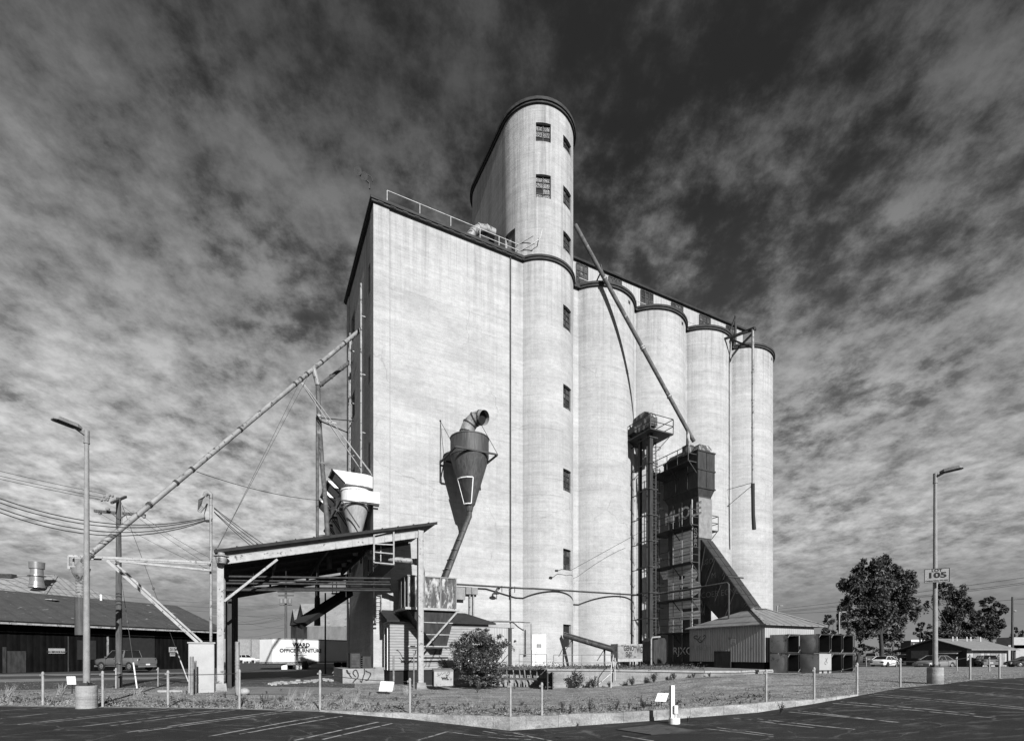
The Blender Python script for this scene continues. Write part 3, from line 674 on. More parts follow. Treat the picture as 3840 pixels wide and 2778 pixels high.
# ================================================================== silos and gallery
SA, SD, SB, SR = 18.87, 5.81, 2.6, 3.515
silolab = ['first grain silo right of the tower, with the diagonal shadow of the spout', 'second grain silo from the tower, behind the rusty bucket elevator', 'third grain silo from the tower, above the dryer box', 'last grain silo, with the long hanging drop pipe in front']
for i in range(4):
    a = SA+i*SD; s = thing('silo', silolab[i], 'silo', W(a,SB,0), 'row of concrete silos')
    t0, t1 = -118, (118 if i < 3 else 200)
    m = MB(); f = arc(a,SB,SR,t0,t1,60); m.grid([[p+UP*z for p in f] for z in (ZB, 8, 16, 24, 30.6)]); m.build('shaft', M['concrete'], s)
    m = MB(); ringband(m, arc(a,SB,SR-.02,t0+31,t1-31,44), arc(a,SB,SR+.13,t0+31,t1-31,44), 30.6, 30.75); ringband(m, arc(a,SB,SR-.02,t0+31,t1-31,44), arc(a,SB,SR+.2,t0+31,t1-31,44), 30.752, 30.92)
    m.build('cornice', M['cornice'], s)
    m = MB(); rr = arc(a,SB,SR-.03,t0,t1,40); m.prism([p+UP*30.7 for p in rr], UP*.2); m.build('roof_slab', M['roofing'], s)
    n_ = arc(a,SB,SR,22,22,1)[0]; t = radians(22); nn = -N*cos(t)+U*sin(t); e = U*cos(t)+N*sin(t)
    MB().boxv(n_+UP*30.05-e*.14-nn*.05, e*.28, nn*.06, UP*.26).build('vent_hole', M['black'], s)
    if i < 3 or True:
        ac = a-SD/2 if i else (TA+TR+a-SR)/2+.3
        hw = .52 if i else .9
        m = MB(); m.ab(ac-hw, ac+hw, SB-1.98-.12, SB+1.5, ZB, 30.6); m.build('junction_wall', M['concrete'], s)
        m = MB(); m.ab(ac-hw, ac+hw, SB-1.98-.36, SB+1.5, 30.6, 30.91); m.build('junction_cornice', M['cornice'], s)
ga = thing('gallery', 'pale metal conveyor gallery running along the top of the silos', 'gallery', W(27,5,31))
b0, b1, a0, a1, z0, z1 = 3.4, 7.4, TA+TR-.1, 38.6, 31.1, 35.5
m = MB(); m.ab(a0,a1,b0,b1,z0,z1); m.build('wall', M['corrlight'], ga)
m = MB(); m.hexa([W(a0,b0-.22,z1),W(a1+.3,b0-.22,z1),W(a1+.3,b1+.22,z1),W(a0,b1+.22,z1),W(a0,b0-.22,z1+.18),W(a1+.3,b0-.22,z1+.18),W(a1+.3,b1+.22,z1+.18),W(a0,b1+.22,z1+.18)]); m.build('roof', M['roofing'], ga)
for (x0, x1, yt, yb) in ((2160,2203,1000,1027),(2281,2330,1026,1062),(2402,2448,1082,1132),(2516,2560,1130,1165),(2622,2663,1176,1216),(2722,2757,1216,1250)):
    aa0, zt_ = front(x0, yt, b0-.01); aa1, _ = front(x1, yt, b0-.01); h = (aa0, aa1, 33.0, 35.3)
    window(ga, lambda s: (W(s,b0-.03,0), -N), h, 0, 3, 4, rnd)
m = MB()
for k in range(9): 
    a = a0+.8+k*2.75; m.tube(W(a,1.2,31.1), W(a,1.2,32.2), .025, n=6)
for z in (31.65, 32.2): m.tube(W(a0+.8,1.2,z), W(a0+22.8,1.2,z), .025, n=6)
o = m.build('gallery_railing', M['rail'], None, W(a0,1.2,31.1)); tag(o, 'thin pipe railing along the silo tops in front of the gallery', 'railing')
# solid mass behind the front row of silos
# drop pipe at the last silo
bp_ = -3.2; ap, _ = front(2823, 1500, bp_); zt = front(2823, 1235, bp_)[1]; zm = front(2823, 1822, bp_)[1]; zb = front(2828, 1985, bp_)[1]
dp = thing('drop_pipe', 'long pale pipe with a dark hose end hanging in front of the last silo', 'pipe', W(ap,bp_,zm))
m = MB(); m.tube(W(ap,bp_,zm), W(ap,bp_,zt), .11, n=10)
for k in range(6): z = zm+.2+k*2.4; m.tube(W(ap,bp_,z), W(ap,bp_,z+.12), .13, n=10)
m.build('pipe', M['galv'], dp)
m = MB(); m.path([W(ap,bp_,zm+.2), W(ap+.02,bp_,zm-1), W(ap+.05,bp_,zm-2.5), W(ap+.14,bp_-.02,zb)], [.16,.15,.15,.17], 10); m.build('hose', M['cable'], dp)
m = MB(); q = W(ap,bp_,zm+.3); m.bar(q, W(ap-.6,.4,zm+.3), .035); m.bar(q-UP*.2, W(ap-.6,.4,zm-1.9), .035); m.build('stay_rod', M['dark'], dp)
m = MB(); m.bar(W(ap,bp_-.2,zt), W(ap+1.2,3.4,zt+2.2), .2); m.bar(W(ap-2.6,3.3,zt+.6), W(ap+.3,bp_-.1,zt+.05), .16); m.bar(W(ap+.15,bp_,zt-.2), W(ap+3.2,1.6,31.1), .14); m.bar(W(ap,bp_,zt-1.6), W(ap+.3,-.2,30.9), .14); m.bar(W(ap+1.5,-.2,30.9), W(ap+1.5,-.2,33.3), .15); m.bar(W(ap+.3,-.3,30.9), W(ap+1.5,-.2,33.2), .12)
m.build('support_frame', M['rustdark'], dp)
# ================================================================== spouts, stays, cyclones
def proj(p): return CX+F*p.x/p.y, HY-F*(p.z-EYE)/p.y
def at_px(p, q, px):                   # point of a segment that shows at photo column px
    lo, hi = 0., 1.
    inc = proj(q)[0] > proj(p)[0]
    for _ in range(50):
        m = (lo+hi)/2
        if (proj(p.lerp(q, m))[0] < px) == inc: lo = m
        else: hi = m
    return p.lerp(q, lo)
top = SW(1350, 1238, -.12); bot = P(340, 2076, 22.3)
sp = thing('grain_spout', 'very long pale diagonal pipe from the square block down to the boom at the left', 'spout', bot)
m = MB(); m.tube(bot, top, .125, .135, 14); m.build('pipe', M['galv'], sp)
for px in (560, 660, 720, 900, 1105, 1128, 1150, 1205, 1290):
    c = at_px(bot, top, px); d = (top-bot).normalized(); m = MB(); m.tube(c-d*.07, c+d*.07, .15, n=14); m.build('collar', M['rustdark'], sp)
e1 = P(318, 2100, 22.3); e2 = P(302, 2122, 22.3)
m = MB(); m.path([bot, e1, e2, P(301, 2150, 22.3)], [.125, .15, .18, .2], 12); m.build('elbow', M['galv'], sp)
m = MB(); c = P(302, 2150, 22.3); zz = lambda y: EYE+(HY-y)/F*22.3
m.lathe((c.x, c.y, 0), [(.36, zz(2130)), (.3, zz(2150)), (.16, zz(2172))], 14)
m.lathe((c.x, c.y, 0), [(v, z) for k in range(7) for v, z in ((.15, zz(2172)-k*.13), (.18, zz(2172)-k*.13-.02), (.18, zz(2172)-k*.13-.06), (.15, zz(2172)-k*.13-.08))]+[(.15, zz(2243))], 14); m.build('boot', M['galv'], sp)
m = MB(); m.lathe((c.x, c.y, 0), [(0, zz(2240)), (.2, zz(2240)), (.205, zz(2300)), (.2, zz(2380)), (.15, zz(2380))], 16); m.build('sleeve', M['cyclone'], sp)
# branch pipe
jn = at_px(bot, top, 1176)
br = thing('branch_spout', 'rust mottled pipe dropping steeply from the junction on the long diagonal spout', 'spout', jn)
lo_ = P(1236, 2132, 32.5); pts = [jn, P(1192, 1440, jn.y+.1), P(1196, 1560, jn.y+.4), P(1208, 1740, jn.y+.9), P(1222, 1900, 32.0), lo_]
m = MB(); m.path(pts, [.13, .14, .14, .14, .15, .15], 12); m.build('pipe', M['rustpipe'], br)
m = MB()
for i in (1, 2, 3): d = (pts[i+1]-pts[i]).normalized(); m.tube(pts[i]-d*.08, pts[i]+d*.08, .17, n=12)
m.tube(jn, pts[1], .17, n=12); m.build('joint', M['galv'], br)
p2 = SW(1314, 1356, -.12); q2 = P(1196, 1448, jn.y+.2); m = MB(); m.tube(q2, p2, .11, .13, 12); d = (p2-q2).normalized()
for k in (.08, .35, .7): m.tube(q2.lerp(p2, k)-d*.05, q2.lerp(p2, k)+d*.05, .15, n=12)
o = m.build('short_spout', M['rustpipe'], None, q2); tag(o, 'short rusty slanting pipe between the side wall and the steep rusty pipe', 'spout')
po = thing('support_pipe', 'straight vertical rusty pipe standing beside the steep spout and passing through the canopy roof', 'pipe', P(1190, 2345, 33.2))
m = MB(); m.tube(P(1190, 2200, 33.2), P(1190, 1565, 33.2), .095, n=10); m.build('pipe', M['rustpipe'], po)
m = MB(); m.tube(P(1190, 2345, 33.2), P(1190, 2240, 33.2), .2, .17, 12); m.tube(P(1190, 2240, 33.2), P(1190, 2190, 33.2), .14, n=12); m.build('outlet', M['rustdark'], po)
for a_, b_, w_ in ((P(1196,2013,33.2),P(1222,2018,32.3),.05),(P(1196,2008,33.2),P(1222,2006,32.3),.05),(P(1205,1567,33),SW(1326,1578,-.05),.06),(P(1205,1580,33),SW(1304,1622,-.05),.07)):
    m = MB(); m.bar(a_, b_, w_); m.build('stay_bar', M['dark'], po)
cl = at_px(bot, top, 1128)
for k, (ex, ey, aa) in enumerate(((1352,1760,-.6),(1358,1768,-.6),(1392,1772,-.05),(1396,1782,-.05))):
    q = SW(ex, ey, aa); m = MB(); m.tube(cl-UP*.2+U*(.05*k), q, .024, n=6); m.bar(cl.lerp(q,.45)-U*.18, cl.lerp(q,.45)+U*.18, .05)
    o = m.build('stay_rod', M['steel'], None, cl); tag(o, 'thin steel stay rod from the upper diagonal spout down to the side wall', 'stay rod', 'stay rods under the diagonal spout')
for k, (ax, ay, ex, ey, Z1) in enumerate(((1165,1400,815,2052,25.),(1130,1450,818,2052,25.))):
    p = at_px(bot, top, ax); m = MB(); m.tube(p, P(ex, ey, Z1), .012, n=5)
    o = m.build('guy_wire', M['wire'], None, p); tag(o, 'thin guy wire running from the long diagonal spout down to the canopy corner', 'wire', 'guy wires of the spout')

RZ = atan2(U2[1], U2[0])
b1_ = .55; a1_, _ = front(1333, 1900, b1_)
def zy(y, Z): return EYE+(HY-y)/F*Z
Zc = W(a1_, b1_, 0).y
cy = local('white_cyclone', 'x', 'cyclone', W(a1_, b1_, 0), RZ, 'white cyclones along the side wall')
z1, z2, z3, z4 = zy(2030, Zc), zy(1895, Zc), zy(1848, Zc), zy(1842, Zc)
m = MB(); m.lathe((0,0,0), [(.16, z1-.9), (.22, z1-.3), (.24, z1), (.84, z2-.05)], 28); m.build('cone', M['conelight'], cy)
m = MB(); m.lathe((0,0,0), [(.82, z2-.06), (.9, z2-.06), (.9, z2), (.88, z2), (.88, z3), (.92, z3), (.92, z4), (.3, z4+.04)], 28); m.build('drum', M['cyclonewhite'], cy)
m = MB(); m.hexa([(0,-.9,z2+.06),(1.35,-.9,z2+.06),(1.35,-.35,z2+.06),(0,-.35,z2+.06),(0,-.9,z3-.03),(1.35,-.9,z3-.03),(1.35,-.35,z3-.03),(0,-.35,z3-.03)]); m.build('inlet_duct', M['cyclonewhite'], cy)
zh0, zh1 = zy(1838, Zc)+.12, zy(1800, Zc)+.22
m = MB(); m.lathe((.45,0,0), [(.0, zh0), (.72, zh0), (.72, zh1), (0, zh1)], 24)
m.hexa([(-.75,-.72,zh0),(.45,-.72,zh0),(.45,.72,zh0),(-.75,.72,zh0),(-1.55,-.72,zh1),(.45,-.72,zh1),(.45,.72,zh1),(-1.55,.72,zh1)]); m.build('hood', M['cyclonewhite'], cy)
m = MB(); m.hexa([(-.757,-.66,zh0+.05),(-.737,-.66,zh0+.05),(-.737,.66,zh0+.05),(-.757,.66,zh0+.05),(-1.5,-.66,zh1-.06),(-1.48,-.66,zh1-.06),(-1.48,.66,zh1-.06),(-1.5,.66,zh1-.06)])
m.bar((-.76,-.73,zh0), (-1.56,-.73,zh1), .07); m.bar((-.76,.73,zh0), (-1.56,.73,zh1), .07); m.build('mouth', M['black'], cy)
m = MB()
for yy in (-.95, .95): m.bar((-1.0,yy,z2-.05), (1.3,yy,z2-.05), .08); m.bar((-1.0,yy,z2-.05), (.1,yy*.9,z2-1.6), .06)
m.bar((-1.0,-.95,z2-.05), (-1.0,.95,z2-.05), .08); m.tube((0,0,z4), (0,0,zh0+.05), .4, n=14); m.build('bracket', M['dark'], cy)
labs = ['white cyclone nearest the front corner of the square block, its hood sticking out left', 'second white cyclone back along the shaded side wall', 'third white cyclone back along the shaded side wall', 'rearmost white cyclone along the shaded side wall']
cy['label'] = labs[0]
for k in range(1, 4): dup(cy, W(a1_, b1_+2.3*k, 0), RZ, labs[k])

# grey cyclone on the front wall
ac, _ = front(1761, 1700, -1.75); C = W(ac, -1.75, 0); Zc = C.y; zq = lambda y: zy(y, Zc)
cg = thing('wall_cyclone', 'big grey cone shaped cyclone on the front wall of the square block', 'cyclone', W(ac,-1.75,zq(1700)))
R = 1.27
m = MB(); m.lathe((C.x,C.y,0), [(R, zq(1716)), (R, zq(1650)), (R+.03, zq(1650)), (R+.03, zq(1646)), (.5, zq(1646)+.05), (0, zq(1646)+.05)], 36); m.build('drum', M['cyclone'], cg)
m = MB(); m.lathe((C.x,C.y,0), [(.19, zq(1918)), (.26, zq(1900)), (.36, zq(1892)), (R, zq(1718))], 36); m.build('cone', M['rust'] if False else M['cyclone'], cg)
m = MB(); m.lathe((C.x,C.y,0), [(.37, zq(1893)), (.39, zq(1893)), (.85, zq(1806)), (.83, zq(1806))], 36, True, radians(-150), radians(-70)); m.build('patch_plate', M['rustdark'], cg)
m = MB()
def conept(t, y):
    k = (1893-y)/(1893-1718); r = .36+(R-.36)*k+.035; return V((C.x+r*cos(radians(t)), C.y+r*sin(radians(t)), zq(y)))
for pa, pb in (((-150,1893),(-150,1804)),((-150,1804),(-125,1804)),((-125,1804),(-98,1804)),((-98,1804),(-70,1804)),((-70,1804),(-70,1893)),((-98,1893),(-70,1893)),((-125,1893),(-98,1893)),((-150,1893),(-125,1893))): m.bar(conept(*pa), conept(*pb), .06)
m.build('weld_seam', M['white'], cg)
m = MB(); el = [V((C.x-.25,C.y,zq(1650))), V((C.x-.2,C.y,zq(1622))), V((C.x,C.y-.02,zq(1592))), V((C.x+.35,C.y-.1,zq(1575))), V((C.x+.75,C.y-.25,zq(1572))), V((C.x+1.0,C.y-.45,zq(1578)))]
m.path(el, [.47]*6, 18, False); m.build('elbow', M['galv'], cg)
m = MB()
for i in (1,2,3,4): d = (el[i+1]-el[i-1]).normalized(); m.tube(el[i]-d*.05, el[i]+d*.05, .49, n=18, caps=False)
m.build('elbow_seam', M['rustdark'], cg)
m = MB(); d = (el[5]-el[4]).normalized(); m.tube(el[5]-d*.35, el[5]-d*.3, .46, n=18); m.build('mouth', M['black'], cg)
m = MB(); zb_ = zq(1712)
for aa in (-1.45, 1.45): m.bar(W(ac+aa,-3.0,zb_-.05), W(ac+aa,0,zb_-.05), .1)
m.bar(W(ac-1.45,-3.0,zb_-.05), W(ac+1.45,-3.0,zb_-.05), .1); m.bar(W(ac-1.45,-.4,zb_-.05), W(ac+1.45,-.4,zb_-.05), .1)
m.bar(W(ac-1.45,-.06,zb_-1.4), W(ac-1.45,-.06,zb_+.1), .07); m.bar(W(ac+1.45,-3.0,zb_-.05), W(ac+.9,-2.2,zb_-.5), .07); m.bar(W(ac-1.45,-1.0,zb_-.1), W(ac-1.45,-.06,zb_-1.3), .06); m.build('bracket', M['dark'], cg)
m = MB(); an = FW(1651,1578,0); m.tube(an, W(ac-1.2,-1.4,zq(1655)), .018, n=5); m.tube(an, W(ac-1.45,-.2,zb_), .015, n=5); m.tube(el[4]-UP*.4, W(ac+1.45,-3.0,zb_), .018, n=5); m.ball(an, .07); m.build('stay_wire', M['cable'], cg)
h0 = V((C.x,C.y,zq(1916))); hb = FW(1662, 2172, -2.6)
m = MB(); k1 = h0-UP*.35; m.path([h0, k1, k1.lerp(hb,.12), hb-UP*.3], [.16,.16,.155,.155], 14); 
d = (hb-k1).normalized()
for t in (.1,.25,.4,.55,.7,.85): c = k1.lerp(hb, t); m.tube(c-d*.03, c+d*.03, .172, n=14)
o = m.build('downspout', M['cyclone'], None, hb); tag(o, 'slanting grey pipe from the wall cyclone down into the rusty hopper', 'pipe')

# ================================================================== canopy over the drive-through
FX, FZ_ = (827-CX)/F*24.2, 24.2
def CP(s, t, z): return V((FX+U2[0]*s+V2[0]*t, FZ_+U2[1]*s+V2[1]*t, z))
def cs(px, t=0.):
    r = (px-CX)/F; q0, q1 = FX+V2[0]*t, FZ_+V2[1]*t; return (r*q1-q0)/(U2[0]-r*U2[1])
def cpt(px, py, t=0.):
    s = cs(px, t); Z = FZ_+U2[1]*s+V2[1]*t; return CP(s, t, EYE+(HY-py)/F*Z)
RZ0, RSL = 6.66, .238
rz_ = lambda s: RZ0+RSL*s
ca = thing('canopy', 'open steel truck canopy with a dark sloping roof on light posts', 'canopy', CP(0,0,0))
def slab(mb, s0, s1, t0, t1, dz0, dz1): mb.hexa([CP(s0,t0,rz_(s0)+dz0),CP(s1,t0,rz_(s1)+dz0),CP(s1,t1,rz_(s1)+dz0),CP(s0,t1,rz_(s0)+dz0),CP(s0,t0,rz_(s0)+dz1),CP(s1,t0,rz_(s1)+dz1),CP(s1,t1,rz_(s1)+dz1),CP(s0,t1,rz_(s0)+dz1)])
m = MB(); slab(m, -.25, 10.65, -.30, 5.05, -.06, 0); slab(m, -.25, 8.1, 5.05, 14.2, -.06, 0); 
for k in range(13): s = -.2+k*.86; slab(m, s, s+.06, -.345, 5.0, .0205, .06)
m.build('roof', M['roofing'], ca)
m = MB()
for t in (2.2, 4.8): slab(m, -.2, 10.4, t, t+.1, -.26, -.062)
for t in (7.5, 10.5, 13.9): slab(m, -.2, 8.0, t, t+.1, -.26, -.062)
m.build('purlin', M['rustdark'], ca)
m = MB(); slab(m, -.25, 10.65, -.34, -.301, -.13, .02); m.build('roof_edge', M['roofing'], ca)
m = MB(); slab(m, -.1, 9.75, -.05, .1, -.68, -.34)
for k in range(12): s = .1+k*.85; slab(m, s, s+.05, -.1, -.0505, -.68, -.34)
m.build('front_beam', M['steel'], ca)
m = MB(); slab(m, -.1, 9.75, -.02, .08, -.337, -.065); m.build('fascia', M['greysteel'], ca)
m = MB(); slab(m, -.1, 8.0, 13.5, 13.65, -.95, -.5)
for s in (2.4, 4.9, 7.4): slab(m, s, s+.12, .1, 13.4, -.6, -.28)
m.build('rafter', M['rustdark'], ca)
for (s, t, w_, mt) in ((0,0,.25,'steel'),(9.76,0,.27,'steel')):
    m = MB(); m.box(CP(s,t,(rz_(s)-.3)/2-.05), (w_, w_*.8, rz_(s)-.2), RZ); 
    for k in (-1,1): c = CP(s+k*w_*.5, t, 0); m.box((c.x,c.y,(rz_(s)-.3)/2-.05), (.03, w_*1.1, rz_(s)-.2), RZ)
    m.build('post', M[mt], ca)
    m = MB(); g = CP(s,t,0); zg = G(g.x,g.y); c = CP(s,t,zg-.2); q = [CP(s+x*k_,t+y*k_,z) for z, k_ in ((zg-.4,.36),(zg+.35,.24)) for x, y in ((-1,-1),(1,-1),(1,1),(-1,1))]; m.hexa(q); m.build('footing', M['concrete_low'], ca)
for t in (2.2, 4.5, 9., 13.5):
    m = MB(); m.box(CP(.25,t,2.9), (.28,.22,6.4), RZ); m.build('post', M['rustdark'], ca)
m = MB(); m.box(CP(-.1,1.2,3.0), (.06,.5,6.2), RZ); m.box(CP(-.05,.6,3.0), (.1,.12,6.6), RZ); m.build('post', M['rustdark'], ca)
m = MB(); m.bar(cpt(840,2254), cpt(1040,2097), .11); m.bar(cpt(840,2259,.1), cpt(1040,2102,.1), .05); m.build('brace', M['steel'], ca)
pa = cpt(840,2254)
# lamp on the front post
m = MB(); c = CP(.05,-.35,0); zt = zy(2105,24); m.lathe((c.x,c.y,zt), [(.0,-.1),(.2,-.1),(.25,.12),(.24,.2),(.33,.22),(.3,.26),(.16,.3),(.14,.4),(.0,.42)], 18)
o = m.build('post_lamp', M['galv'], None, c+UP*zt); tag(o, 'round galvanised lamp bowl at the top of the left canopy post', 'lamp')
# pipes below the roof
pg = 'pipes under the canopy roof'
for k, (zz_, t, r) in enumerate(((5.72,.9,.06),(5.55,1.1,.05),(5.38,.9,.055),(5.2,1.2,.05),(5.06,1.0,.06))):
    m = MB(); m.tube(CP(.2,t,zz_-.15), CP(8.3,t,zz_+.3), r, n=8)
    if k == 4:
        for j in range(5): m.bar(CP(1.4+1.5*j,t,zz_-.2), CP(1.4+1.5*j,t,zz_+1.0), .03)
    o = m.build('conveying_pipe', M['rustdark'], None, CP(.2,t,zz_)); tag(o, ['dark pipe under the canopy roof, topmost of the five parallel runs','dark pipe under the canopy, second from the top of the five runs','dark pipe under the canopy, middle one of the five runs','dark pipe under the canopy, second from the bottom of the five runs','dark pipe under the canopy, lowest of the five runs with hanger rods'][k], 'pipe', pg)
# catwalk hanging at the front
kw = thing('catwalk', 'hanging catwalk with pale rail frame under the canopy roof', 'catwalk', cpt(1403,2110,.3))
m = MB(); A_, B_ = cpt(1403,2108,-.15), cpt(1477,2115,-.15); A2, B2 = cpt(1403,2003,-.15), cpt(1477,1985,-.15)
m.bar(A_, A2, .07); m.bar(B_, B2, .07)
for f0, f1 in ((.0,.0),(.37,.30),(.66,.56),(.97,.97)): m.bar(A_.lerp(A2,f0), B_.lerp(B2,f1), .06)
for k in range(1): q0 = A_.lerp(B_,.5)+N*.8; m.bar(q0, q0+UP*1.1, .05)
m.build('rail_frame', M['steel'], kw)
m = MB(); zf = A_.z; q = B_-A_; m.boxv(A_+q*.3-UP*.08, q*.75, N*4.6-UP*.3, UP*.08); m.build('deck', M['rustdark'], kw)
m = MB()
for j in range(3): c = A_+q*.2+N*(1.2+1.4*j); m.bar(c-UP*.3, c+UP*1.3, .05)
m.build('hanger', M['rustdark'], kw)
m = MB(); p_, q_ = cpt(1385,2088,2.0), cpt(1562,2106,1.2); m.path([cpt(1376,2066,2.2), p_, q_, q_+U*.25-UP*.15, q_+U*.32-UP*.5, q_+U*.32-UP*1.2], [.14,.17,.17,.17,.17,.17], 12); m.tube(q_-U*.1, q_+U*.06, .2, n=12)
o = m.build('feed_duct', M['galv'], None, p_); tag(o, 'stubby horizontal duct bending down into the rusty hopper', 'duct')
# tilted chute under the canopy, slim pole, ladder
ch = thing('tilted_chute', 'dark tilted trough hanging under the canopy above the trailer', 'chute', P(1115,2340,31))
p_, q_ = P(1115,2343,31), P(1310,2218,34); m = MB(); m.bar(p_, q_, .62, .35, V((.3,-.4,1))); m.build('trough', M['black'], ch)  # shade of the underside painted into trough and lip as black
m = MB(); m.bar(P(1098,2347,30.9), P(1122,2328,31.2), .5, .05, V((.3,-.4,1))); m.build('lip', M['black'], ch)
m = MB()
for x in (1247,1262,1300): m.bar(P(x,2224,34), P(x,2160,34), .04)
m.bar(P(1245,2165,34), P(1305,2175,34), .04); m.bar(P(1245,2225,34), P(1310,2222,34), .25,.08); m.build('hanger_frame', M['dark'], ch)
m = MB(); g = GP(1220,2527); m.tube(V((g.x,g.y,g.z-.1)), V((g.x,g.y,7.2)), .07, n=8); o = m.build('slim_pole', M['rustdark'], None, g); tag(o, 'slim dark pole standing under the canopy in front of the trailer', 'pole')
ld = thing('ladder', 'pale vertical ladder against the corner of the square block under the canopy', 'ladder', W(.2,-.3,4))
m = MB(); b_ = -.35; aL, aR = front(1408,2300,b_)[0], front(1430,2300,b_)[0]; zt, zb = front(1420,2150,b_)[1], front(1420,2330,b_)[1]
m.bar(W(aL,b_,zb), W(aL,b_,zt), .05); m.bar(W(aR,b_,zb), W(aR,b_,zt), .05); m.build('rail', M['galv'], ld)
m = MB()
for k in range(13): z = zb+.1+k*.26; m.tube(W(aL,b_,z), W(aR,b_,z), .02, n=5)
m.build('rung', M['galv'], ld)

# ================================================================== hopper, clapboard shed, plinths
hb0 = -3.5; a0, zt = front(1530,2158,hb0); a1, _ = front(1709,2170,hb0); bb1 = side(1494,2176,a0)[0]
bb1 = max(min(bb1,-1.2), hb0+1.2); zfl = front(1545,2276,hb0)[1]; zo = front(1650,2424,hb0)[1]
hp = thing('hopper', 'rust streaked square steel hopper on struts beside the right canopy post', 'hopper', W(a0,hb0,zfl))
m = MB(); m.ab(a0,a1,hb0,bb1,zfl,zt); m.build('bin', M['rust'], hp)
m = MB(); m.ab(a0-.06,a1+.06,hb0-.06,bb1+.06,zt-.003,zt+.06)
for k in range(4): a = a0+(a1-a0)*k/3; m.ab(a-.03,a+.03,hb0-.07,hb0-.002,zfl,zt-.01)
for k in (.25,.6): b = hb0+(bb1-hb0)*k; m.ab(a0-.07,a0-.002,b-.04,b+.04,zfl,zt-.01)
m.build('stiffener', M['greysteel'], hp)
m = MB(); m.ab(a0-.22,a1+.2,hb0-.2,bb1+.15,zfl-.14,zfl-.003); m.build('flange', M['steel'], hp)
oa0, oa1 = front(1640,2424,hb0)[0], front(1684,2424,hb0)[0]
m = MB(); m.hexa([W(oa0,hb0+.45,zo),W(oa1,hb0+.45,zo),W(oa1,hb0+1.1,zo),W(oa0,hb0+1.1,zo),W(a0+.02,hb0+.02,zfl-.14),W(a1-.02,hb0+.02,zfl-.14),W(a1-.02,bb1-.02,zfl-.14),W(a0+.02,bb1-.02,zfl-.14)]); m.build('funnel', M['rustdark'], hp)
m = MB()
for f_ in (.33,.66):
    z = zfl-.14+(zo-zfl+.14)*f_; A = a0+(oa0-a0)*f_; B = a1+(oa1-a1)*f_; b = hb0+.45*f_; m.bar(W(A,b-.02,z), W(B,b-.02,z), .05)
m.bar(W(a0,hb0-.0,zo+.02), W(a1,hb0-.0,zo+.02), .07); m.build('rib', M['steel'], hp)
m = MB(); m.bar(W(a1+.1,hb0-.12,zfl-.1), FW(1598,2424,hb0-.2), .1); m.build('strut', M['steel'], hp)
m = MB()
for (a, b) in ((a1-.1,bb1-.1),(a0+.1,bb1-.1)): m = MB(); m.bar(W(a,b,-.3), W(a,b,zfl-.15), .14); m.build('leg', M['rustdark'], hp)
m = MB(); m.bar(FW(1530,2428,hb0-.3), FW(1690,2428,hb0-.3), .07); m.build('cross_bar', M['rustdark'], hp)
# clapboard shed against the wall
sb = -2.0; sa0, zr = front(1462,2330,sb); sa1, _ = front(1832,2340,sb); zf_ = front(1462,2512,sb)[1]
sh = thing('clapboard_shed', 'low pale clapboard lean-to behind the hopper and the bush', 'shed', W(sa0,sb,0))
m = MB(); m.ab(sa0,sa1,sb,-.03,zf_,zr+.05); m.build('wall', M['clapboard'], sh)
m = MB(); m.hexa([W(sa0-.25,sb-.3,zr-.02),W(sa1+.4,sb-.3,zr-.02),W(sa1-.9,-.07,zr+.75),W(sa0-.25,-.07,zr+.75),W(sa0-.25,sb-.3,zr+.1),W(sa1+.4,sb-.3,zr+.1),W(sa1-.9,-.07,zr+.87),W(sa0-.25,-.07,zr+.87)]); m.build('roof', M['roofing'], sh)
m = MB(); m.ab(sa0+.02,sa1-.5,sb+.15,-.05,-.4,zf_-.003); m.build('void_shade', M['black'], sh)  # black box painted in for the shaded void below the raised floor
m = MB(); m.ab(sa0-.02,sa0-.002,sb+.5,sb+1.2,zf_+.1,zr-.4); m.build('doorway', M['black'], sh)
m = MB(); m.ab(sa0-.06,sa0-.02,sb+.45,sb+.5,zf_,zr-.3); m.ab(sa0-.06,sa0-.02,sb+1.2,sb+1.25,zf_,zr-.3); m.build('door_frame', M['white'], sh)
rr = random.Random(5); o_ = W(sa0+.35,sb-.0,zf_+.05); strokes(scrawl(3.4,1.6,5,rr), o_, U, UP, .035, .012).build('graffiti', M['spray_dark'], sh)
# doorway beside the drain
do = thing('wall_doorway', 'peeling doorway in the front wall between the bush and the tower', 'doorway', FW(1880,2500,0))
da0, da1 = front(1828,2400,-.02)[0], front(1905,2400,-.02)[0]; dzt = front(1860,2352,-.02)[1]
MB().ab(da0,da1,-.03,.05,.9,dzt).build('leaf', M['corrlight'], do)
m = MB(); m.ab(da0-.15,da1+.5,-.09,.02,dzt+.003,dzt+.3); m.build('lintel', M['concrete_low'], do)
m = MB(); m.ab(da1,da1+.28,-.08,.02,.8,dzt); m.build('frame', M['rustdark'], do)
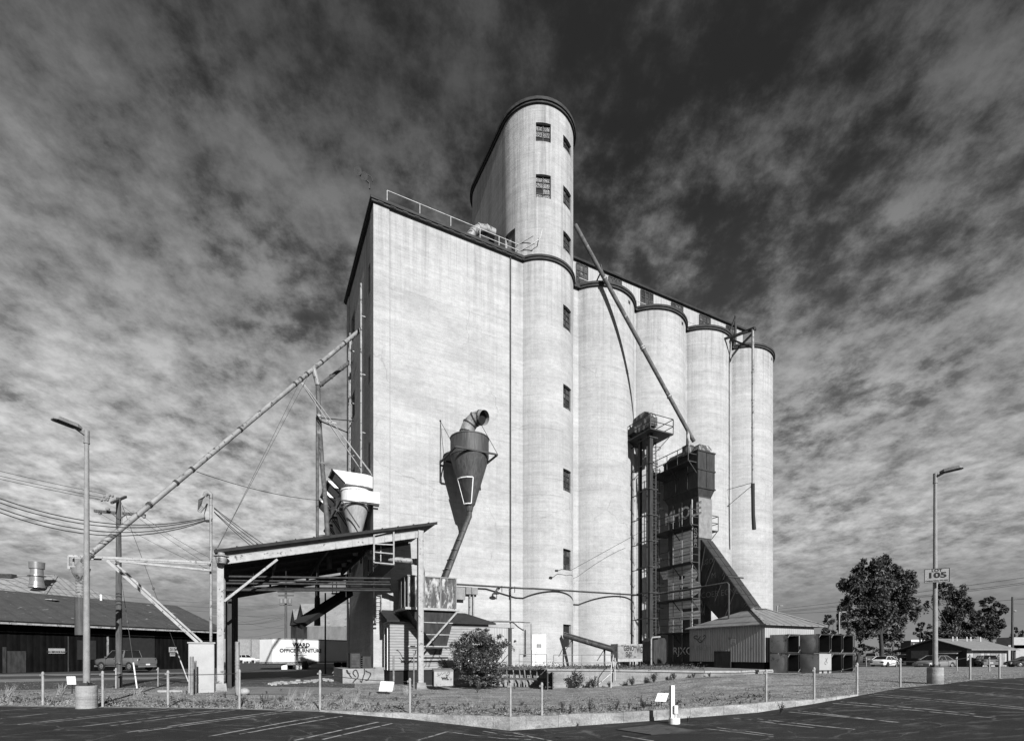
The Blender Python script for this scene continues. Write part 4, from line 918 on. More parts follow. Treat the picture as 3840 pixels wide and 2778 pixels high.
# plinth with graffiti and louvred boxes
pl = thing('concrete_plinth', 'graffiti covered concrete block under the canopy at the foot of the square block', 'plinth', W(-1.2,-.6,-.3))
pa0 = front(1285,2540,-.9)[0]; zp = front(1340,2506,-.9)[1]
m = MB(); m.ab(pa0,-.05,-.9,3.0,-.6,zp); m.build('block', M['concrete_low'], pl)
m = MB(); m.ab(-.045,.5,-.62,-.01,-.6,zp+.06); m.build('pier_base', M['concrete_low'], pl)
rr = random.Random(9); strokes(scrawl(1.5,1.0,4,rr), W(pa0+.2,-.9,-.1), U, UP, .07, .012).build('graffiti', M['spray_dark'], pl)
lb = thing('louvred_box', 'dark louvred steel box on the graffiti plinth, the taller one', 'vent box', W(-1.6,-.3,zp))
la0, la1 = front(1314,2480,-.4)[0], front(1351,2480,-.4)[0]; m = MB(); m.ab(la0,la1,-.4,.4,zp+.005,zp+.95); m.build('case', M['rustdark'], lb)
m = MB()
for k in range(9): z = zp+.1+k*.09; m.hexa([W(la0+.06,-.42,z),W(la1-.06,-.42,z),W(la1-.06,-.405,z+.06),W(la0+.06,-.405,z+.06),W(la0+.06,-.45,z-.01),W(la1-.06,-.45,z-.01),W(la1-.06,-.41,z+.07),W(la0+.06,-.41,z+.07)])
m.build('louvre', M['dark'], lb)
lb = thing('steel_box', 'small plain steel box on the graffiti plinth beside the louvred one', 'box', W(-.6,-.3,zp)); la0, la1 = front(1360,2480,-.4)[0], front(1391,2480,-.4)[0]
m = MB(); m.ab(la0,la1,-.4,.3,zp+.005,zp+.75); m.build('case', M['rustdark'], lb)
m = MB()
for k in range(5): m.ab(la0-.12,la0-.003,-.38,.28,zp+.1+k*.13,zp+.14+k*.13)
m.build('fin', M['dark'], lb)
# dumpster
dm = local('dumpster', 'small white streaked steel dumpster lettered WL in front of the bush', 'dumpster', V((P(1660,HY,28.6).x, 28.6, -.12)), radians(16))
m = MB(); w2, d2, h2 = .53, .42, 1.02
m.hexa([(-w2,-d2+.06,.1),(w2,-d2+.06,.1),(w2,d2,.1),(-w2,d2,.1),(-w2,-d2,h2-.1),(w2,-d2,h2-.1),(w2,d2,h2),(-w2,d2,h2)]); m.build('body', M['steel'], dm)
m = MB(); m.hexa([(-w2-.02,-d2-.03,h2-.095),(w2+.02,-d2-.03,h2-.095),(w2+.02,d2+.02,h2+.003),(-w2-.02,d2+.02,h2+.003),(-w2-.02,-d2-.03,h2-.05),(w2+.02,-d2-.03,h2-.05),(w2+.02,d2+.02,h2+.05),(-w2-.02,d2+.02,h2+.05)]); m.build('lid', M['greysteel'], dm)
m = MB(); m.box((-w2-.012,0,.5), (.02,d2*1.9,.8)); m.build('rusty_side', M['rustdark'], dm)
for x in (-.42,.42):
    for y in (-.3,.3): m = MB(); m.tube((x,y-.03,.055), (x,y+.03,.055), .055, n=10); m.build('wheel', M['tyre'], dm)
text_mb('WL', .2, (.08,-d2+.015,.52), (1,0,0), (0,.05,1), .012, 1.3, depth=.02).build('lettering', M['ink'], dm)
rr = random.Random(4); m = strokes(scrawl(.7,.25,3,rr), (-.35,-d2-.005,.66), (1,0,0), (0,-.03,1), .02, .012); m.build('graffiti', M['spray_dark'], dm)
# electrical boxes and conduits
eb = thing('electrical_box', 'two grey electrical boxes on the front wall with conduits below', 'electrical box', FW(1750,2215,0))
def fbox(mb, x0, x1, y0, y1, b0, b1):
    aa0, z1_ = front(x0, y0, b0); aa1, _ = front(x1, y0, b0); z0_ = front(x0, y1, b0)[1]; mb.ab(aa0, aa1, b0, b1, z0_, z1_)
m = MB(); fbox(m,1713,1745,2200,2246,-.4,-.02); fbox(m,1748,1768,2201,2226,-.3,-.02); fbox(m,1770,1792,2201,2227,-.3,-.02); m.build('case', M['greysteel'], eb)
m = MB()
for x in (1762,1775): p_, q_ = FW(x,2227,-.15), FW(x,2312,-.15); m.tube(p_, q_, .06, n=8)
m.build('conduit', M['galv'], eb)
wl = thing('wall_lamp', 'dark shaded lamp on a curved arm on the front wall', 'lamp', FW(1862,2215,0)); q = FW(1858,2226,-.5)
m = MB(); m.path([FW(1875,2205,0), FW(1872,2205,-.3), q+UP*.25], .025, 6); m.build('arm', M['dark'], wl)
m = MB(); m.lathe(q, [(.0,.25),(.06,.22),(.09,.12),(.28,.0),(.26,-.01)], 16); m.build('shade', M['dark'], wl)
# long pipe in front of the silos
m = MB(); bp = -1.25; pts = [FW(1712,2190,-.35), FW(1830,2197,-.35), FW(1960,2205,-1.2), FW(2000,2206,bp), FW(2419,2232,bp), P(2600,2205,37.5), P(2728,2184,35.0), P(2733,2190,35.0), P(2733,2318,35.0)]
m.path(pts, .065, 8)
for px in (1882,1930,2088,2325): y = 2190+(px-1712)*.06; q = FW(px,y,-.9); m.tube(q+UP*.1, q-UP*.35, .03, n=6); m.bar(q, q+N*.9, .05)
o = m.build('steam_pipe', M['dark'], None, pts[0]); tag(o, 'long thin dark pipe running across the front walls and silos to the shed roof', 'pipe')
m = MB(); m.path([FW(1825,2327,-.08), FW(1913,2328,-.08), FW(1930,2331,-.15), FW(1960,2332,-.7), W(*[front(1988,2333,-1.1)[0],-1.1,front(1988,2333,-1.1)[1]])], .045, 8); q = FW(1992,2336,-1.1); m.path([q, FW(1992,2430,-1.1)], .045, 8); m.box(FW(1991,2432,-1.1), (.12,.12,.18))
o = m.build('conduit_pipe', M['greysteel'], None, q); tag(o, 'thin conduit running over the doorway and down beside the white steel door', 'pipe')
# ================================================================== dryer, chute, bucket elevator, right spout
DZ = 38.0; D0 = P(2617, HY, DZ)
def DP(s, t, z): return V((D0.x+U2[0]*s+V2[0]*t, D0.y+U2[1]*s+V2[1]*t, z))
zd = lambda y: zy(y, DZ)
dw, dl = 1.78, 3.55
def frust(mb, r0, z0, r1, z1): mb.hexa([DP(*p, z0) for p in ((r0[0],r0[2]),(r0[1],r0[2]),(r0[1],r0[3]),(r0[0],r0[3]))]+[DP(*p, z1) for p in ((r1[0],r1[2]),(r1[1],r1[2]),(r1[1],r1[3]),(r1[0],r1[3]))])
dy = thing('grain_dryer', 'tall dark rusty grain dryer covered in graffiti letters, with platforms', 'grain dryer', DP(0,0,.8))
full = (0, dw, 0, dl); inn = (.22, dw-.22, .0+.15, dl-.25)
m = MB(); frust(m, full, zd(1824), full, zd(1686)); m.build('top_bin', M['rustdark'], dy)
m = MB(); frust(m, full, zd(1686)+.003, (.45, dw-.35, .25, dl-.25), zd(1655)); m.build('top_hood', M['rust'], dy)
m = MB(); frust(m, inn, zd(1853), full, zd(1824)-.003); m.build('transition', M['rustdark'], dy)
m = MB(); frust(m, inn, .5, inn, zd(1853)-.003); m.build('column', M['dark'], dy)
m = MB()
for z in (zd(1756), zd(1824), zd(1686)): m.hexa([DP(a,b,zz) for zz in (z-.05, z+.05) for a, b in ((-.05,-.05),(dw+.05,-.05),(dw+.05,dl+.05),(-.05,dl+.05))])
for t in (1.0, 2.2): m.hexa([DP(a,b,zz) for zz in (zd(1824)+.1, zd(1690)) for a, b in ((-.04,t),(0.01,t),(0.01,t+.06),(-.04,t+.06))])
m.hexa([DP(a,b,zz) for zz in (zd(1824)+.1, zd(1690)) for a, b in ((dw/2,-.04),(dw/2+.06,-.04),(dw/2+.06,.01),(dw/2,.01))]); m.build('stiffener', M['rustdark'], dy)
m = MB(); q = inn; m.hexa([DP(a,b,zz) for zz in (zd(2012), zd(1860)) for a, b in ((q[0]-.02,q[2]-.06),(q[1]+.02,q[2]-.06),(q[1]+.02,q[2]-.003),(q[0]-.02,q[2]-.003))]); m.build('front_panel', M['greysteel'], dy)
m = MB(); 
for t in (.75, 1.75, 2.7): m.bar(DP(.2,t,1.2), DP(.2,t,zd(1860)), .07)
m.build('side_rib', M['galv'], dy)
# spray-painted pieces on the side of the column
def gtext(t, y, size, mt, sx=1.5, off=.03, dt=0.): return text_mb(t, size, DP(.215, 1.72+dt, zd(y)), -N, UP, off, sx, depth=.03).build('graffiti', M[mt], dy)
gtext('MHOLE', 1905, 1.35, 'silver', .85, .03); gtext('J', 2050, 3.3, 'silver', 2.9, .2); gtext('B', 2182, 3.1, 'silver', 1.95, .16); gtext('F', 2312, 3.1, 'silver', 2.2, .17)
text_mb('OZNEO', .42, DP(.215,.42,zd(2010)), UP*-1, -N, .015, 1.0, depth=.03).build('graffiti', M['silver'], dy)
text_mb('RJXC', .8, DP(.215,1.75,zd(2440)), -N, UP, .0, 1.1, depth=.03).build('graffiti', M['silver'], dy)
for k, (y, s0) in enumerate(((1730,0),(1965,.2),(2105,.2),(2240,.2),(2368,.2))):
    z = zd(y); t1 = dl+.9; w_ = .85
    m = MB(); m.hexa([DP(a,b,zz) for zz in (z-.06, z) for a, b in ((s0-w_,.1),(s0-.03,.1),(s0-.03,t1),(s0-w_,t1))]); m.hexa([DP(a,b,zz) for zz in (z-.06, z) for a, b in ((s0-.03,dl-.1),(s0+.9,dl-.1),(s0+.9,t1),(s0-.03,t1))])
    pf = m.build('platform', M['dark'], dy)
    m = MB()
    for t in (.12, 1.2, 2.3, 3.4, t1-.05): m.bar(DP(s0-w_,t,z), DP(s0-w_,t,z+1.1), .045)
    for h in (.55, 1.1): m.bar(DP(s0-w_,.12,z+h), DP(s0-w_,t1-.05,z+h), .045); m.bar(DP(s0-w_,t1-.05,z+h), DP(s0+.1,t1-.05,z+h), .045); m.bar(DP(s0-w_,.12,z+h), DP(s0-.03,.12,z+h), .045)
    for t in (.12, 2.0, t1-.1): m.bar(DP(s0-w_+.05,t,z-.05), DP(s0-.02,t,z-.8), .05)
    m.build('rail', M['dark'], pf)
m = MB(); z = zd(1975)
m.hexa([DP(a,b,zz) for zz in (z-.06,z) for a,b in ((dw-.2,.2),(dw+.6,.2),(dw+.6,2.),(dw-.2,2.))]); pf = m.build('platform', M['dark'], dy)
m = MB()
for t in (.2,1.1,2.): m.bar(DP(dw+.6,t,z), DP(dw+.6,t,z+1.1), .045); m.bar(DP(dw+.55,t,z), DP(dw-.2,t,z-.8), .045)
for h in (.55,1.1): m.bar(DP(dw+.6,.2,z+h), DP(dw+.6,2.,z+h), .045); m.bar(DP(dw+.6,.2,z+h), DP(dw-.2,.2,z+h), .045)
m.build('rail', M['dark'], pf)
m = MB(); z0 = 1.5
for x in (.0, .42): m.bar(DP(.1+x-.5,dl+.5,z0), DP(.1+x-.5,dl+.5,zd(1690)), .04)
for k in range(50): m.bar(DP(-.4,dl+.5,z0+.28*k), DP(.02,dl+.5,z0+.28*k), .025)
for k in range(7):
    z = 3.5+k*2.0; pts = [DP(-.19+.42*cos(a), dl+.5-.55*sin(a)*1.0, z) for a in [pi*i/8 for i in range(9)]]; m.path(pts, .02, 5)
m.build('ladder', M['dark'], dy)
# inclined chute on the dryer front
ct = thing('inclined_chute', 'dark sloping duct with tile-like panels running from the dryer down to the tin shed roof', 'chute', DP(.5,-2,5))
s0, s1 = .42, 1.62
poly = [(0.1,10.4),(-4.55,4.35),(-1.5,4.35),(0.1,5.9)]
m = MB(); m.prism([DP(s0,t,z) for t, z in poly], U*(s1-s0)); m.build('duct', M['rustdark'], ct)
m = MB(); n_ = 8; sl = V((0,0,1)); 
for k in range(n_):
    for j in range(2):
        f0, f1 = k/n_+.006, (k+1)/n_-.006; sa = s0+(s1-s0)*(j/2)+.03; sbb = s0+(s1-s0)*((j+1)/2)-.03
        e = lambda f, s, d: DP(s, .1-4.65*f-d*.79, 10.4-6.05*f+d*.61)
        m.hexa([e(f0,sa,.002),e(f0,sbb,.002),e(f1,sbb,.002),e(f1,sa,.002),e(f0,sa,.03),e(f0,sbb,.03),e(f1,sbb,.03),e(f1,sa,.03)])
m.build('roof_panel', M['panel'], ct)
m = MB()
for k in range(5):
    t = -.3-.9*k; zt_ = 10.4+(t-.1)*6.05/4.65; m.bar(DP(s0-.015,t,zt_-.1), DP(s0-.015,t+.9 if t+.9 < .1 else .1,max(4.4,zt_-1.9)), .05)
    m.bar(DP(s0-.015,t,max(4.4,zt_-2.4)), DP(s0-.015,t-.8,max(4.4,zt_-1.1)), .04)
m.bar(DP(s0-.1,-2.42,7.25), DP(s1+.3,-2.42,7.25), .09); m.build('rib', M['dark'], ct)
text_mb('COER ECNES', .62, DP(s0,-1.75,6.15), -N, UP, -.012, 1.0, depth=.02).build('graffiti', M['greysteel'], ct)
text_mb('LGO', .55, DP(s0,-.55,8.6), -N, UP, -.012, .9, depth=.02).build('graffiti', M['greysteel'], ct); text_mb('M', .6, DP(s0,-1.1,7.5), -N, UP, -.012, .9, depth=.02).build('graffiti', M['greysteel'], ct)
m = MB(); m.box(DP(.55,.02,3.5), (.2,.2,14.5-7), RZ); m.build('post', M['rust'], ct)
# bucket elevator
BA, BBB = front(2438, 2000, -2.7)[0], -2.7; BZ = W(BA,BBB,0).y
be = thing('bucket_elevator', 'tall thin twin leg bucket elevator with a caged head platform, left of the dryer', 'bucket elevator', W(BA,BBB,.8))
zb_ = lambda y: zy(y, BZ)
for b, w_ in ((BBB,.3),(BBB+1.15,.22)):
    m = MB(); m.ab(BA-w_/2, BA+w_/2, b-w_/2, b+w_/2, .6, zb_(1612)); m.build('leg', M['rustdark'], be)
m = MB(); m.bar(W(BA+.55,BBB+.4,1), W(BA+.55,BBB+.4,zb_(1640)), .06); m.bar(W(BA+.95,BBB+.4,1), W(BA+.95,BBB+.4,zb_(1640)), .06)
for k in range(64): z = 1+.28*k; m.bar(W(BA+.55,BBB+.4,z), W(BA+.95,BBB+.4,z), .03)
for k in range(9): z = 3.5+k*1.8; m.path([W(BA+.75+.42*cos(a), BBB+.4-.6*sin(a), z) for a in [pi*i/8 for i in range(9)]], .022, 5)
m.build('ladder', M['dark'], be)
m = MB()
for k in range(9): z = 2.5+2*k; m.ab(BA-.25,BA+.6,BBB-.22,BBB-.16,z,z+.08); m.ab(BA-.25,BA-.2,BBB-.15,BBB+1.3,z,z+.08); m.bar(W(BA,BBB+1.2,z), W(BA,SB-SR+1.2,z), .06)
m.bar(W(BA+.2,BBB+.6,1.0), W(BA+.2,BBB+.6,zb_(1650)), .09); m.build('brace', M['dark'], be)
m = MB(); zp_ = zb_(1622); m.ab(BA-.6,BA+1.75,BBB-.7,BBB+2.6,zp_-.1,zp_); pf = m.build('head_platform', M['dark'], be)
m = MB(); c4 = [(BA-.58,BBB-.68),(BA+1.73,BBB-.68),(BA+1.73,BBB+2.58),(BA-.58,BBB+2.58)]
for i in range(4):
    a_, b_ = c4[i], c4[(i+1)%4]
    for h in (.55,1.1,): m.bar(W(*a_,zp_+h), W(*b_,zp_+h), .045)
    m.bar(W(*a_,zp_), W(*a_,zp_+1.1), .05)
m.bar(W(BA+1.6,BBB-.6,zp_-.1), W(BA+.2,BBB-.2,zp_-1.7), .06); m.bar(W(BA+1.6,BBB+1.2,zp_-.1), W(BA+.2,BBB+1.2,zp_-1.7), .06); m.build('rail', M['dark'], pf)
m = MB(); za = zp_+.35; prof = [(BBB-.45,za),(BBB+1.75,za),(BBB+2.3,za+.55),(BBB+1.75,za+.75),(BBB+1.6,za+1.25),(BBB+.9,za+1.35),(BBB+.3,za+1.35),(BBB-.2,za+1.1),(BBB-.45,za+.6)]
m.prism([W(BA-.32,b,z) for b, z in prof], U*.64); m.build('head', M['rust'], be)
m = MB(); m.ab(BA-.6,BA+.3,BBB+1.2,BBB+2.6,za+.05,za+.5); m.build('motor', M['dark'], be)
# right-hand downspout from the tower to the dryer
p_, q_ = P(2158, 846, 39.6), P(2602, 1655, 38.9)
rs = thing('dryer_spout', 'long dark spout slanting from the tower across the silos down to the dryer top', 'spout', q_)
m = MB(); m.tube(p_, q_, .165, .145, n=14); m.build('pipe', M['rustpipe'], rs)
m = MB(); d = (q_-p_).normalized()
for px in (2268, 2408, 2412, 2510): c = at_px(p_, q_, px); m.tube(c-d*.06, c+d*.06, .19, n=14)
m.build('collar', M['galv'], rs)
m = MB(); c = at_px(p_, q_, 2580); m.tube(c, V((c.x,c.y,zd(1668))), .14, .15, 12); m.box(V((c.x,c.y,zd(1672))), (.6,.6,.75), RZ); m.build('inlet_box', M['rust'], rs)
m = MB(); c = at_px(p_, q_, 2262); m.bar(c, c+UP*.8-U*.25, .1); m.bar(c+UP*.5-U*.1, c+N*1.4-UP*.2, .08); m.build('bracket', M['dark'], rs)

# ================================================================== loading dock, railings, auger, cabinet
dk = thing('loading_dock', 'long low concrete loading dock in front of the silos with weeds growing along it', 'loading dock', P(2300,HY,30))
def flat(px, Z, z): p = P(px, HY, Z); return V((p.x, p.y, z))
fl_ = [flat(1660,32.2,.85), flat(2050,31.2,.85), flat(2052,28.95,.85), flat(2300,28.2,.84), flat(2640,26.9,.8), flat(2760,27.6,.78), flat(2895,31.0,.76)]
bk = [W(44,-1,.8), W(44,8,.8), W(3,.4,.85)]
m = MB(); top_ = fl_+bk; n_ = len(top_); m.add([V((p.x,p.y,-.8)) for p in top_]+top_, [list(range(n_))[::-1], [n_+i for i in range(n_)]]+[(i,(i+1)%n_,n_+(i+1)%n_,n_+i) for i in range(n_)]); m.build('body', M['concrete_low'], dk)
m = MB(); t2 = []
for i, p in enumerate(top_):
    c = V((10,36,.8)); q = p.lerp(V((c.x,c.y,p.z)), .012); t2.append(q+UP*.03)
t2 = [p+UP*.0 for p in t2]; m.add([p-UP*.03 for p in t2]+t2, [[n_+i for i in range(n_)]]+[(i,(i+1)%n_,n_+(i+1)%n_,n_+i) for i in range(n_)]); m.build('dirt_top', M['dockdirt'], dk)
m = MB()
for p, q in zip(fl_[2:-1], fl_[3:]): m.bar(p+UP*.02+V((0,-.02,0)), q+UP*.02+V((0,-.02,0)), .1, .1)
m.build('edge_angle', M['steel'], dk)
td = thing('timber_dock', 'short plank dock with dark legs between the bush and the steps', 'dock', flat(1950,29.6,0))
m = MB(); m.hexa([flat(1820,31.3,.8),flat(2046,30.6,.8),flat(2046,31.1,.8),flat(1820,31.8,.8),flat(1820,31.3,.88),flat(2046,30.6,.88),flat(2046,31.1,.88),flat(1820,31.8,.88)]); m.build('deck', M['wood'], td)
m = MB()
for px in (1899,1924,1948,1966,1988,2011,2035): m.path([flat(px,30.85,.8), flat(px+2,30.9,.5), flat(px+5,31.05,.15), flat(px+5,31.1,-.3)], .045, 6)
m.build('leg', M['greysteel'], td)
m = MB(); m.bar(flat(1860,30.6,.3), flat(2060,29.9,.28), .12, .12); m.build('bumper_beam', M['wood'], td)
st_ = thing('steps', 'dark wooden steps between the plank dock and the concrete dock', 'steps', flat(2062,28.6,0))
m = MB()
for k in range(4): c = flat(2061,28.85-.22*k,.66-.24*k); m.box(c, (.5,.24,.05)); 
m.box(flat(2052,28.4,.2), (.05,.9,1.1)); m.box(flat(2071,28.4,.2), (.05,.9,1.1)); m.build('tread', M['wood'], st_)
def railing(name, label, pts, hts, mt, r=.022, posts=None):
    m = MB()
    for p in pts if posts is None else posts: m.tube(p, p+UP*hts[-1], r, n=6)
    for h in hts:
        for p, q in zip(pts, pts[1:]): m.tube(p+UP*h, q+UP*h, r, n=6)
    o = m.build(name, M[mt], None, pts[0]); tag(o, label, 'railing'); return o
railing('dock_railing', 'two rail pipe railing on the plank dock in front of the white door', [flat(1947,30.3,.88),flat(2050,30.0,.88)], (.42,.86), 'railrust')
railing('dock_railing', 'long two rail pipe railing on the concrete dock edge below the auger', [flat(2076,28.95,.85),flat(2182,28.6,.85),flat(2300,28.25,.85)], (.42,.86), 'railrust')
m = MB(); a_ = flat(2300,28.2,.85); b_ = flat(2291,27.3,G(5.3,27.3)); m.tube(b_-UP*.2, b_+UP*1.0, .025, n=6); m.path([b_+UP*1.0, a_+UP*.86, a_+UP*.2], .025, 6); c_ = flat(2306,28.0,.3); m.tube(c_, c_+UP*1.25, .025, n=6); m.tube(flat(2245,28.1,.1), a_-UP*.05, .025, n=6); m.tube(c_+UP*1.2, flat(2318,29.4,.9), .025, n=6)
o = m.build('stair_handrail', M['rail'], None, b_); tag(o, 'bent pale handrail at the right end of the dock railing', 'handrail')
au = thing('auger', 'dark slanting auger tube from the tower opening to the graffiti cabinet', 'auger', P(2200,2440,35.5))
p_, q_ = P(2116,2382,37.4), P(2305,2438,34.0); m = MB(); m.tube(p_, q_, .17, n=12); m.tube(p_+UP*.2, q_+UP*.2, .07, n=8); m.build('tube', M['rustpipe'], au)
m = MB(); 
for px in (2146, 2267): m = MB(); c = at_px(p_, q_, px); m.bar(c, V((c.x,c.y,.8)), .1); m.bar(c-UP*.1, V((c.x-.5,c.y,c.z-.9)), .05); m.build('leg', M['dark'], au)
cb_ = local('control_cabinet', 'pale steel control cabinet on the dock tagged with black graffiti', 'cabinet', P(2317,HY,33.5)-UP*.9, RZ)
zc0, zc1 = zy(2480,33.5)-.8, zy(2413,33.5)-.8
m = MB(); m.hexa([(0,0,zc0),(2.08,0,zc0),(2.08,.75,zc0),(0,.75,zc0),(0,0,zc1),(2.08,0,zc1),(2.08,.75,zc1),(0,.75,zc1)]); m.build('case', M['steel'], cb_)
m = MB()
for x in (.03,.56,1.32): m.hexa([(x,-.02,zc0+.2),(x+(.5 if x<.5 else .72),-.02,zc0+.2),(x+(.5 if x<.5 else .72),-.002,zc0+.2),(x,-.002,zc0+.2),(x,-.02,zc1-.06),(x+(.5 if x<.5 else .72),-.02,zc1-.06),(x+(.5 if x<.5 else .72),-.002,zc1-.06),(x,-.002,zc1-.06)])
m.build('door', M['galv'], cb_)
m = MB()
for x in (.1,1.0,1.95):
    for y in (.08,.66): m.box((x,y,zc0/2), (.08,.08,zc0))
m.build('leg', M['dark'], cb_)
text_mb('GENO', .5, (.9,-.02,zc1-.3), (1,0,0), UP, .018, .62, depth=.01).build('graffiti', M['spray_dark'], cb_); text_mb('SHY', .5, (.9,-.02,zc1-.72), (1,0,0), UP, .018, .62, depth=.01).build('graffiti', M['spray_dark'], cb_); text_mb('TWC', .62, (1.7,-.02,zc1-.4), (1,0,0), UP, .02, .5, depth=.01).build('graffiti', M['spray_dark'], cb_)
strokes([[(0,0),(.15,.06),(.03,.14),(.18,.2)]], (1.55,-.012,zc1-.95), (1,0,0), UP, .03).build('graffiti', M['spray_dark'], cb_)
# round drum end and bent pipe by the dryer
dr_ = thing('steel_tank', 'grey flat steel tank end standing between the bucket elevator and the dryer', 'tank', P(2475,HY,37)); 
m = MB(); c = P(2475,2440,37.2); q = [c+U*x*.62+UP*z*.95 for x, z in ((-1,-.75),(-.75,-1),(.75,-1),(1,-.75),(1,.75),(.75,1),(-.75,1),(-1,.75))]; m.prism(q, N*1.2); o = m.build('shell', M['rustdark'], dr_)  # dryer's shadow put into the colour of the grey tank
m = MB(); m.path([P(2442,2492,36.6), P(2442,2395,36.6), P(2446,2389,36.6), P(2475,2387,36.9)], .07, 8); o = m.build('vent_pipe', M['galv'], None, P(2442,2492,36.6)); tag(o, 'pale bent pipe rising beside the grey tank end', 'pipe')
# windows pane cable to the silo
m = MB(); m.tube(P(2140,2138,37.6), P(2405,1992,39.0), .016, n=5); m.box(P(2087,2139,36.6), (.22,.2,.12)); m.path([P(2092,2139,36.6), P(2105,2134,37.1), P(2140,2138,37.6)], .02, 5)
o = m.build('loose_cable', M['cable'], None, P(2140,2138,37.6)); tag(o, 'thin loose cable from a tower window across the first silo', 'cable')

# ================================================================== tin shed with hip roof
E0 = P(2868, HY, 31.9)
def SP(s, t, z): return V((E0.x+U2[0]*s+V2[0]*t, E0.y+U2[1]*s+V2[1]*t, z))
def sol(px, f, lo, hi):
    inc = proj(f(hi))[0] > proj(f(lo))[0]
    for _ in range(50):
        m_ = (lo+hi)/2
        if (proj(f(m_))[0] < px) == inc: lo = m_
        else: hi = m_
    return lo
Lt = sol(2586, lambda t: SP(0,t,2), 0, 20); Ls = sol(3052, lambda s: SP(s,0,2), 0, 20)
zE = zy(2342, 31.6)
ts = thing('tin_shed', 'low corrugated tin shed with a pale hip roof beside the dryer', 'shed', SP(0,0,.8))
m = MB(); m.quad(SP(0,0,1.25), SP(0,Lt,1.25), SP(0,Lt,zE+.15), SP(0,0,zE+.15)); m.build('side_wall', M['corrshed'], ts)
m = MB(); m.quad(SP(0,0,1.25), SP(Ls,0,1.25), SP(Ls,0,zE+.15), SP(0,0,zE+.15)); m.quad(SP(Ls,0,1.25), SP(Ls,Lt,1.25), SP(Ls,Lt,zE+.15), SP(Ls,0,zE+.15)); m.quad(SP(0,Lt,1.25), SP(Ls,Lt,1.25), SP(Ls,Lt,zE+.15), SP(0,Lt,zE+.15)); m.build('front_wall', M['corrshedfront'], ts)
m = MB(); 
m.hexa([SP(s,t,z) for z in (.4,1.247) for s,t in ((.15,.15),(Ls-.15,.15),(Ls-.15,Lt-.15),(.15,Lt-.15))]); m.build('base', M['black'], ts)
o_ = .35; Lr = sol(3105, lambda s: SP(s,-o_,zE), 0, 25); Ll = sol(2568, lambda t: SP(-o_,t,zE), 0, 25)
A1 = SP(1.7, 2.3, zE+1.25); A2 = SP(max(3.2,Lr*.42), 2.3, zE+1.25)
c0, c1, c2_, c3 = SP(-o_,-o_,zE), SP(Lr,-o_,zE), SP(Lr,Ll,zE), SP(-o_,Ll,zE)
m = MB(); 
for up in (0, .06):
    k = UP*up; m.quad(c0+k,c1+k,A2+k,A1+k); m.add([c3+k,c0+k,A1+k],[(0,1,2)]); m.add([c1+k,c2_+k,A2+k],[(0,1,2)]); m.quad(c2_+k,c3+k,A1+k,A2+k)
for p, q in ((c0,c1),(c1,c2_),(c2_,c3),(c3,c0)): m.quad(p,q,q+UP*.06,p+UP*.06)
m.build('roof', M['roofsheet'], ts)
m = MB(); m.bar(c0+UP*.09, A1+UP*.09, .25, .04); m.bar(A1+UP*.09, A2+UP*.09, .25, .04); m.bar(c1+UP*.09, A2+UP*.09, .2, .04); m.build('ridge_cap', M['galv'], ts)
d0, d1 = sol(2742, lambda t: SP(0,t,2), 0, 20), sol(2680, lambda t: SP(0,t,2), 0, 20)
m = MB(); m.hexa([SP(s,t,z) for z in (.85,zy(2440,34)) for s,t in ((-.06,d0),(-.003,d0),(-.003,d1),(-.06,d1))]); m.build('door', M['rustdark'], ts)
t0 = sol(2744, lambda t: SP(0,t,2), 0, 20); m = MB(); m.hexa([SP(s,t,z) for z in (zy(2414,34),zy(2396,34)) for s,t in ((-.03,t0-.35),(-.003,t0-.35),(-.003,t0+.05),(-.03,t0+.05))]); sg = m.build('notice', M['sign'], ts)
m = MB()
for k in range(3): m.hexa([SP(s,t,z) for z in (zy(2412-5*k,34),zy(2410-5*k,34)) for s,t in ((-.04,t0-.3),(-.031,t0-.3),(-.031,t0),(-.04,t0))])
m.build('notice_text', M['ink'], sg)
text_mb('PONCH', .55, SP(0, Lt*.84, 2.2), -N, UP, -.01, 1.0, depth=.05).build('graffiti', M['spray_light'], ts); strokes(scrawl(1.1,.6,3,random.Random(8)), SP(0,Lt*.93,2.55), -N, UP, .05, .05).build('graffiti', M['spray_dark'], ts)
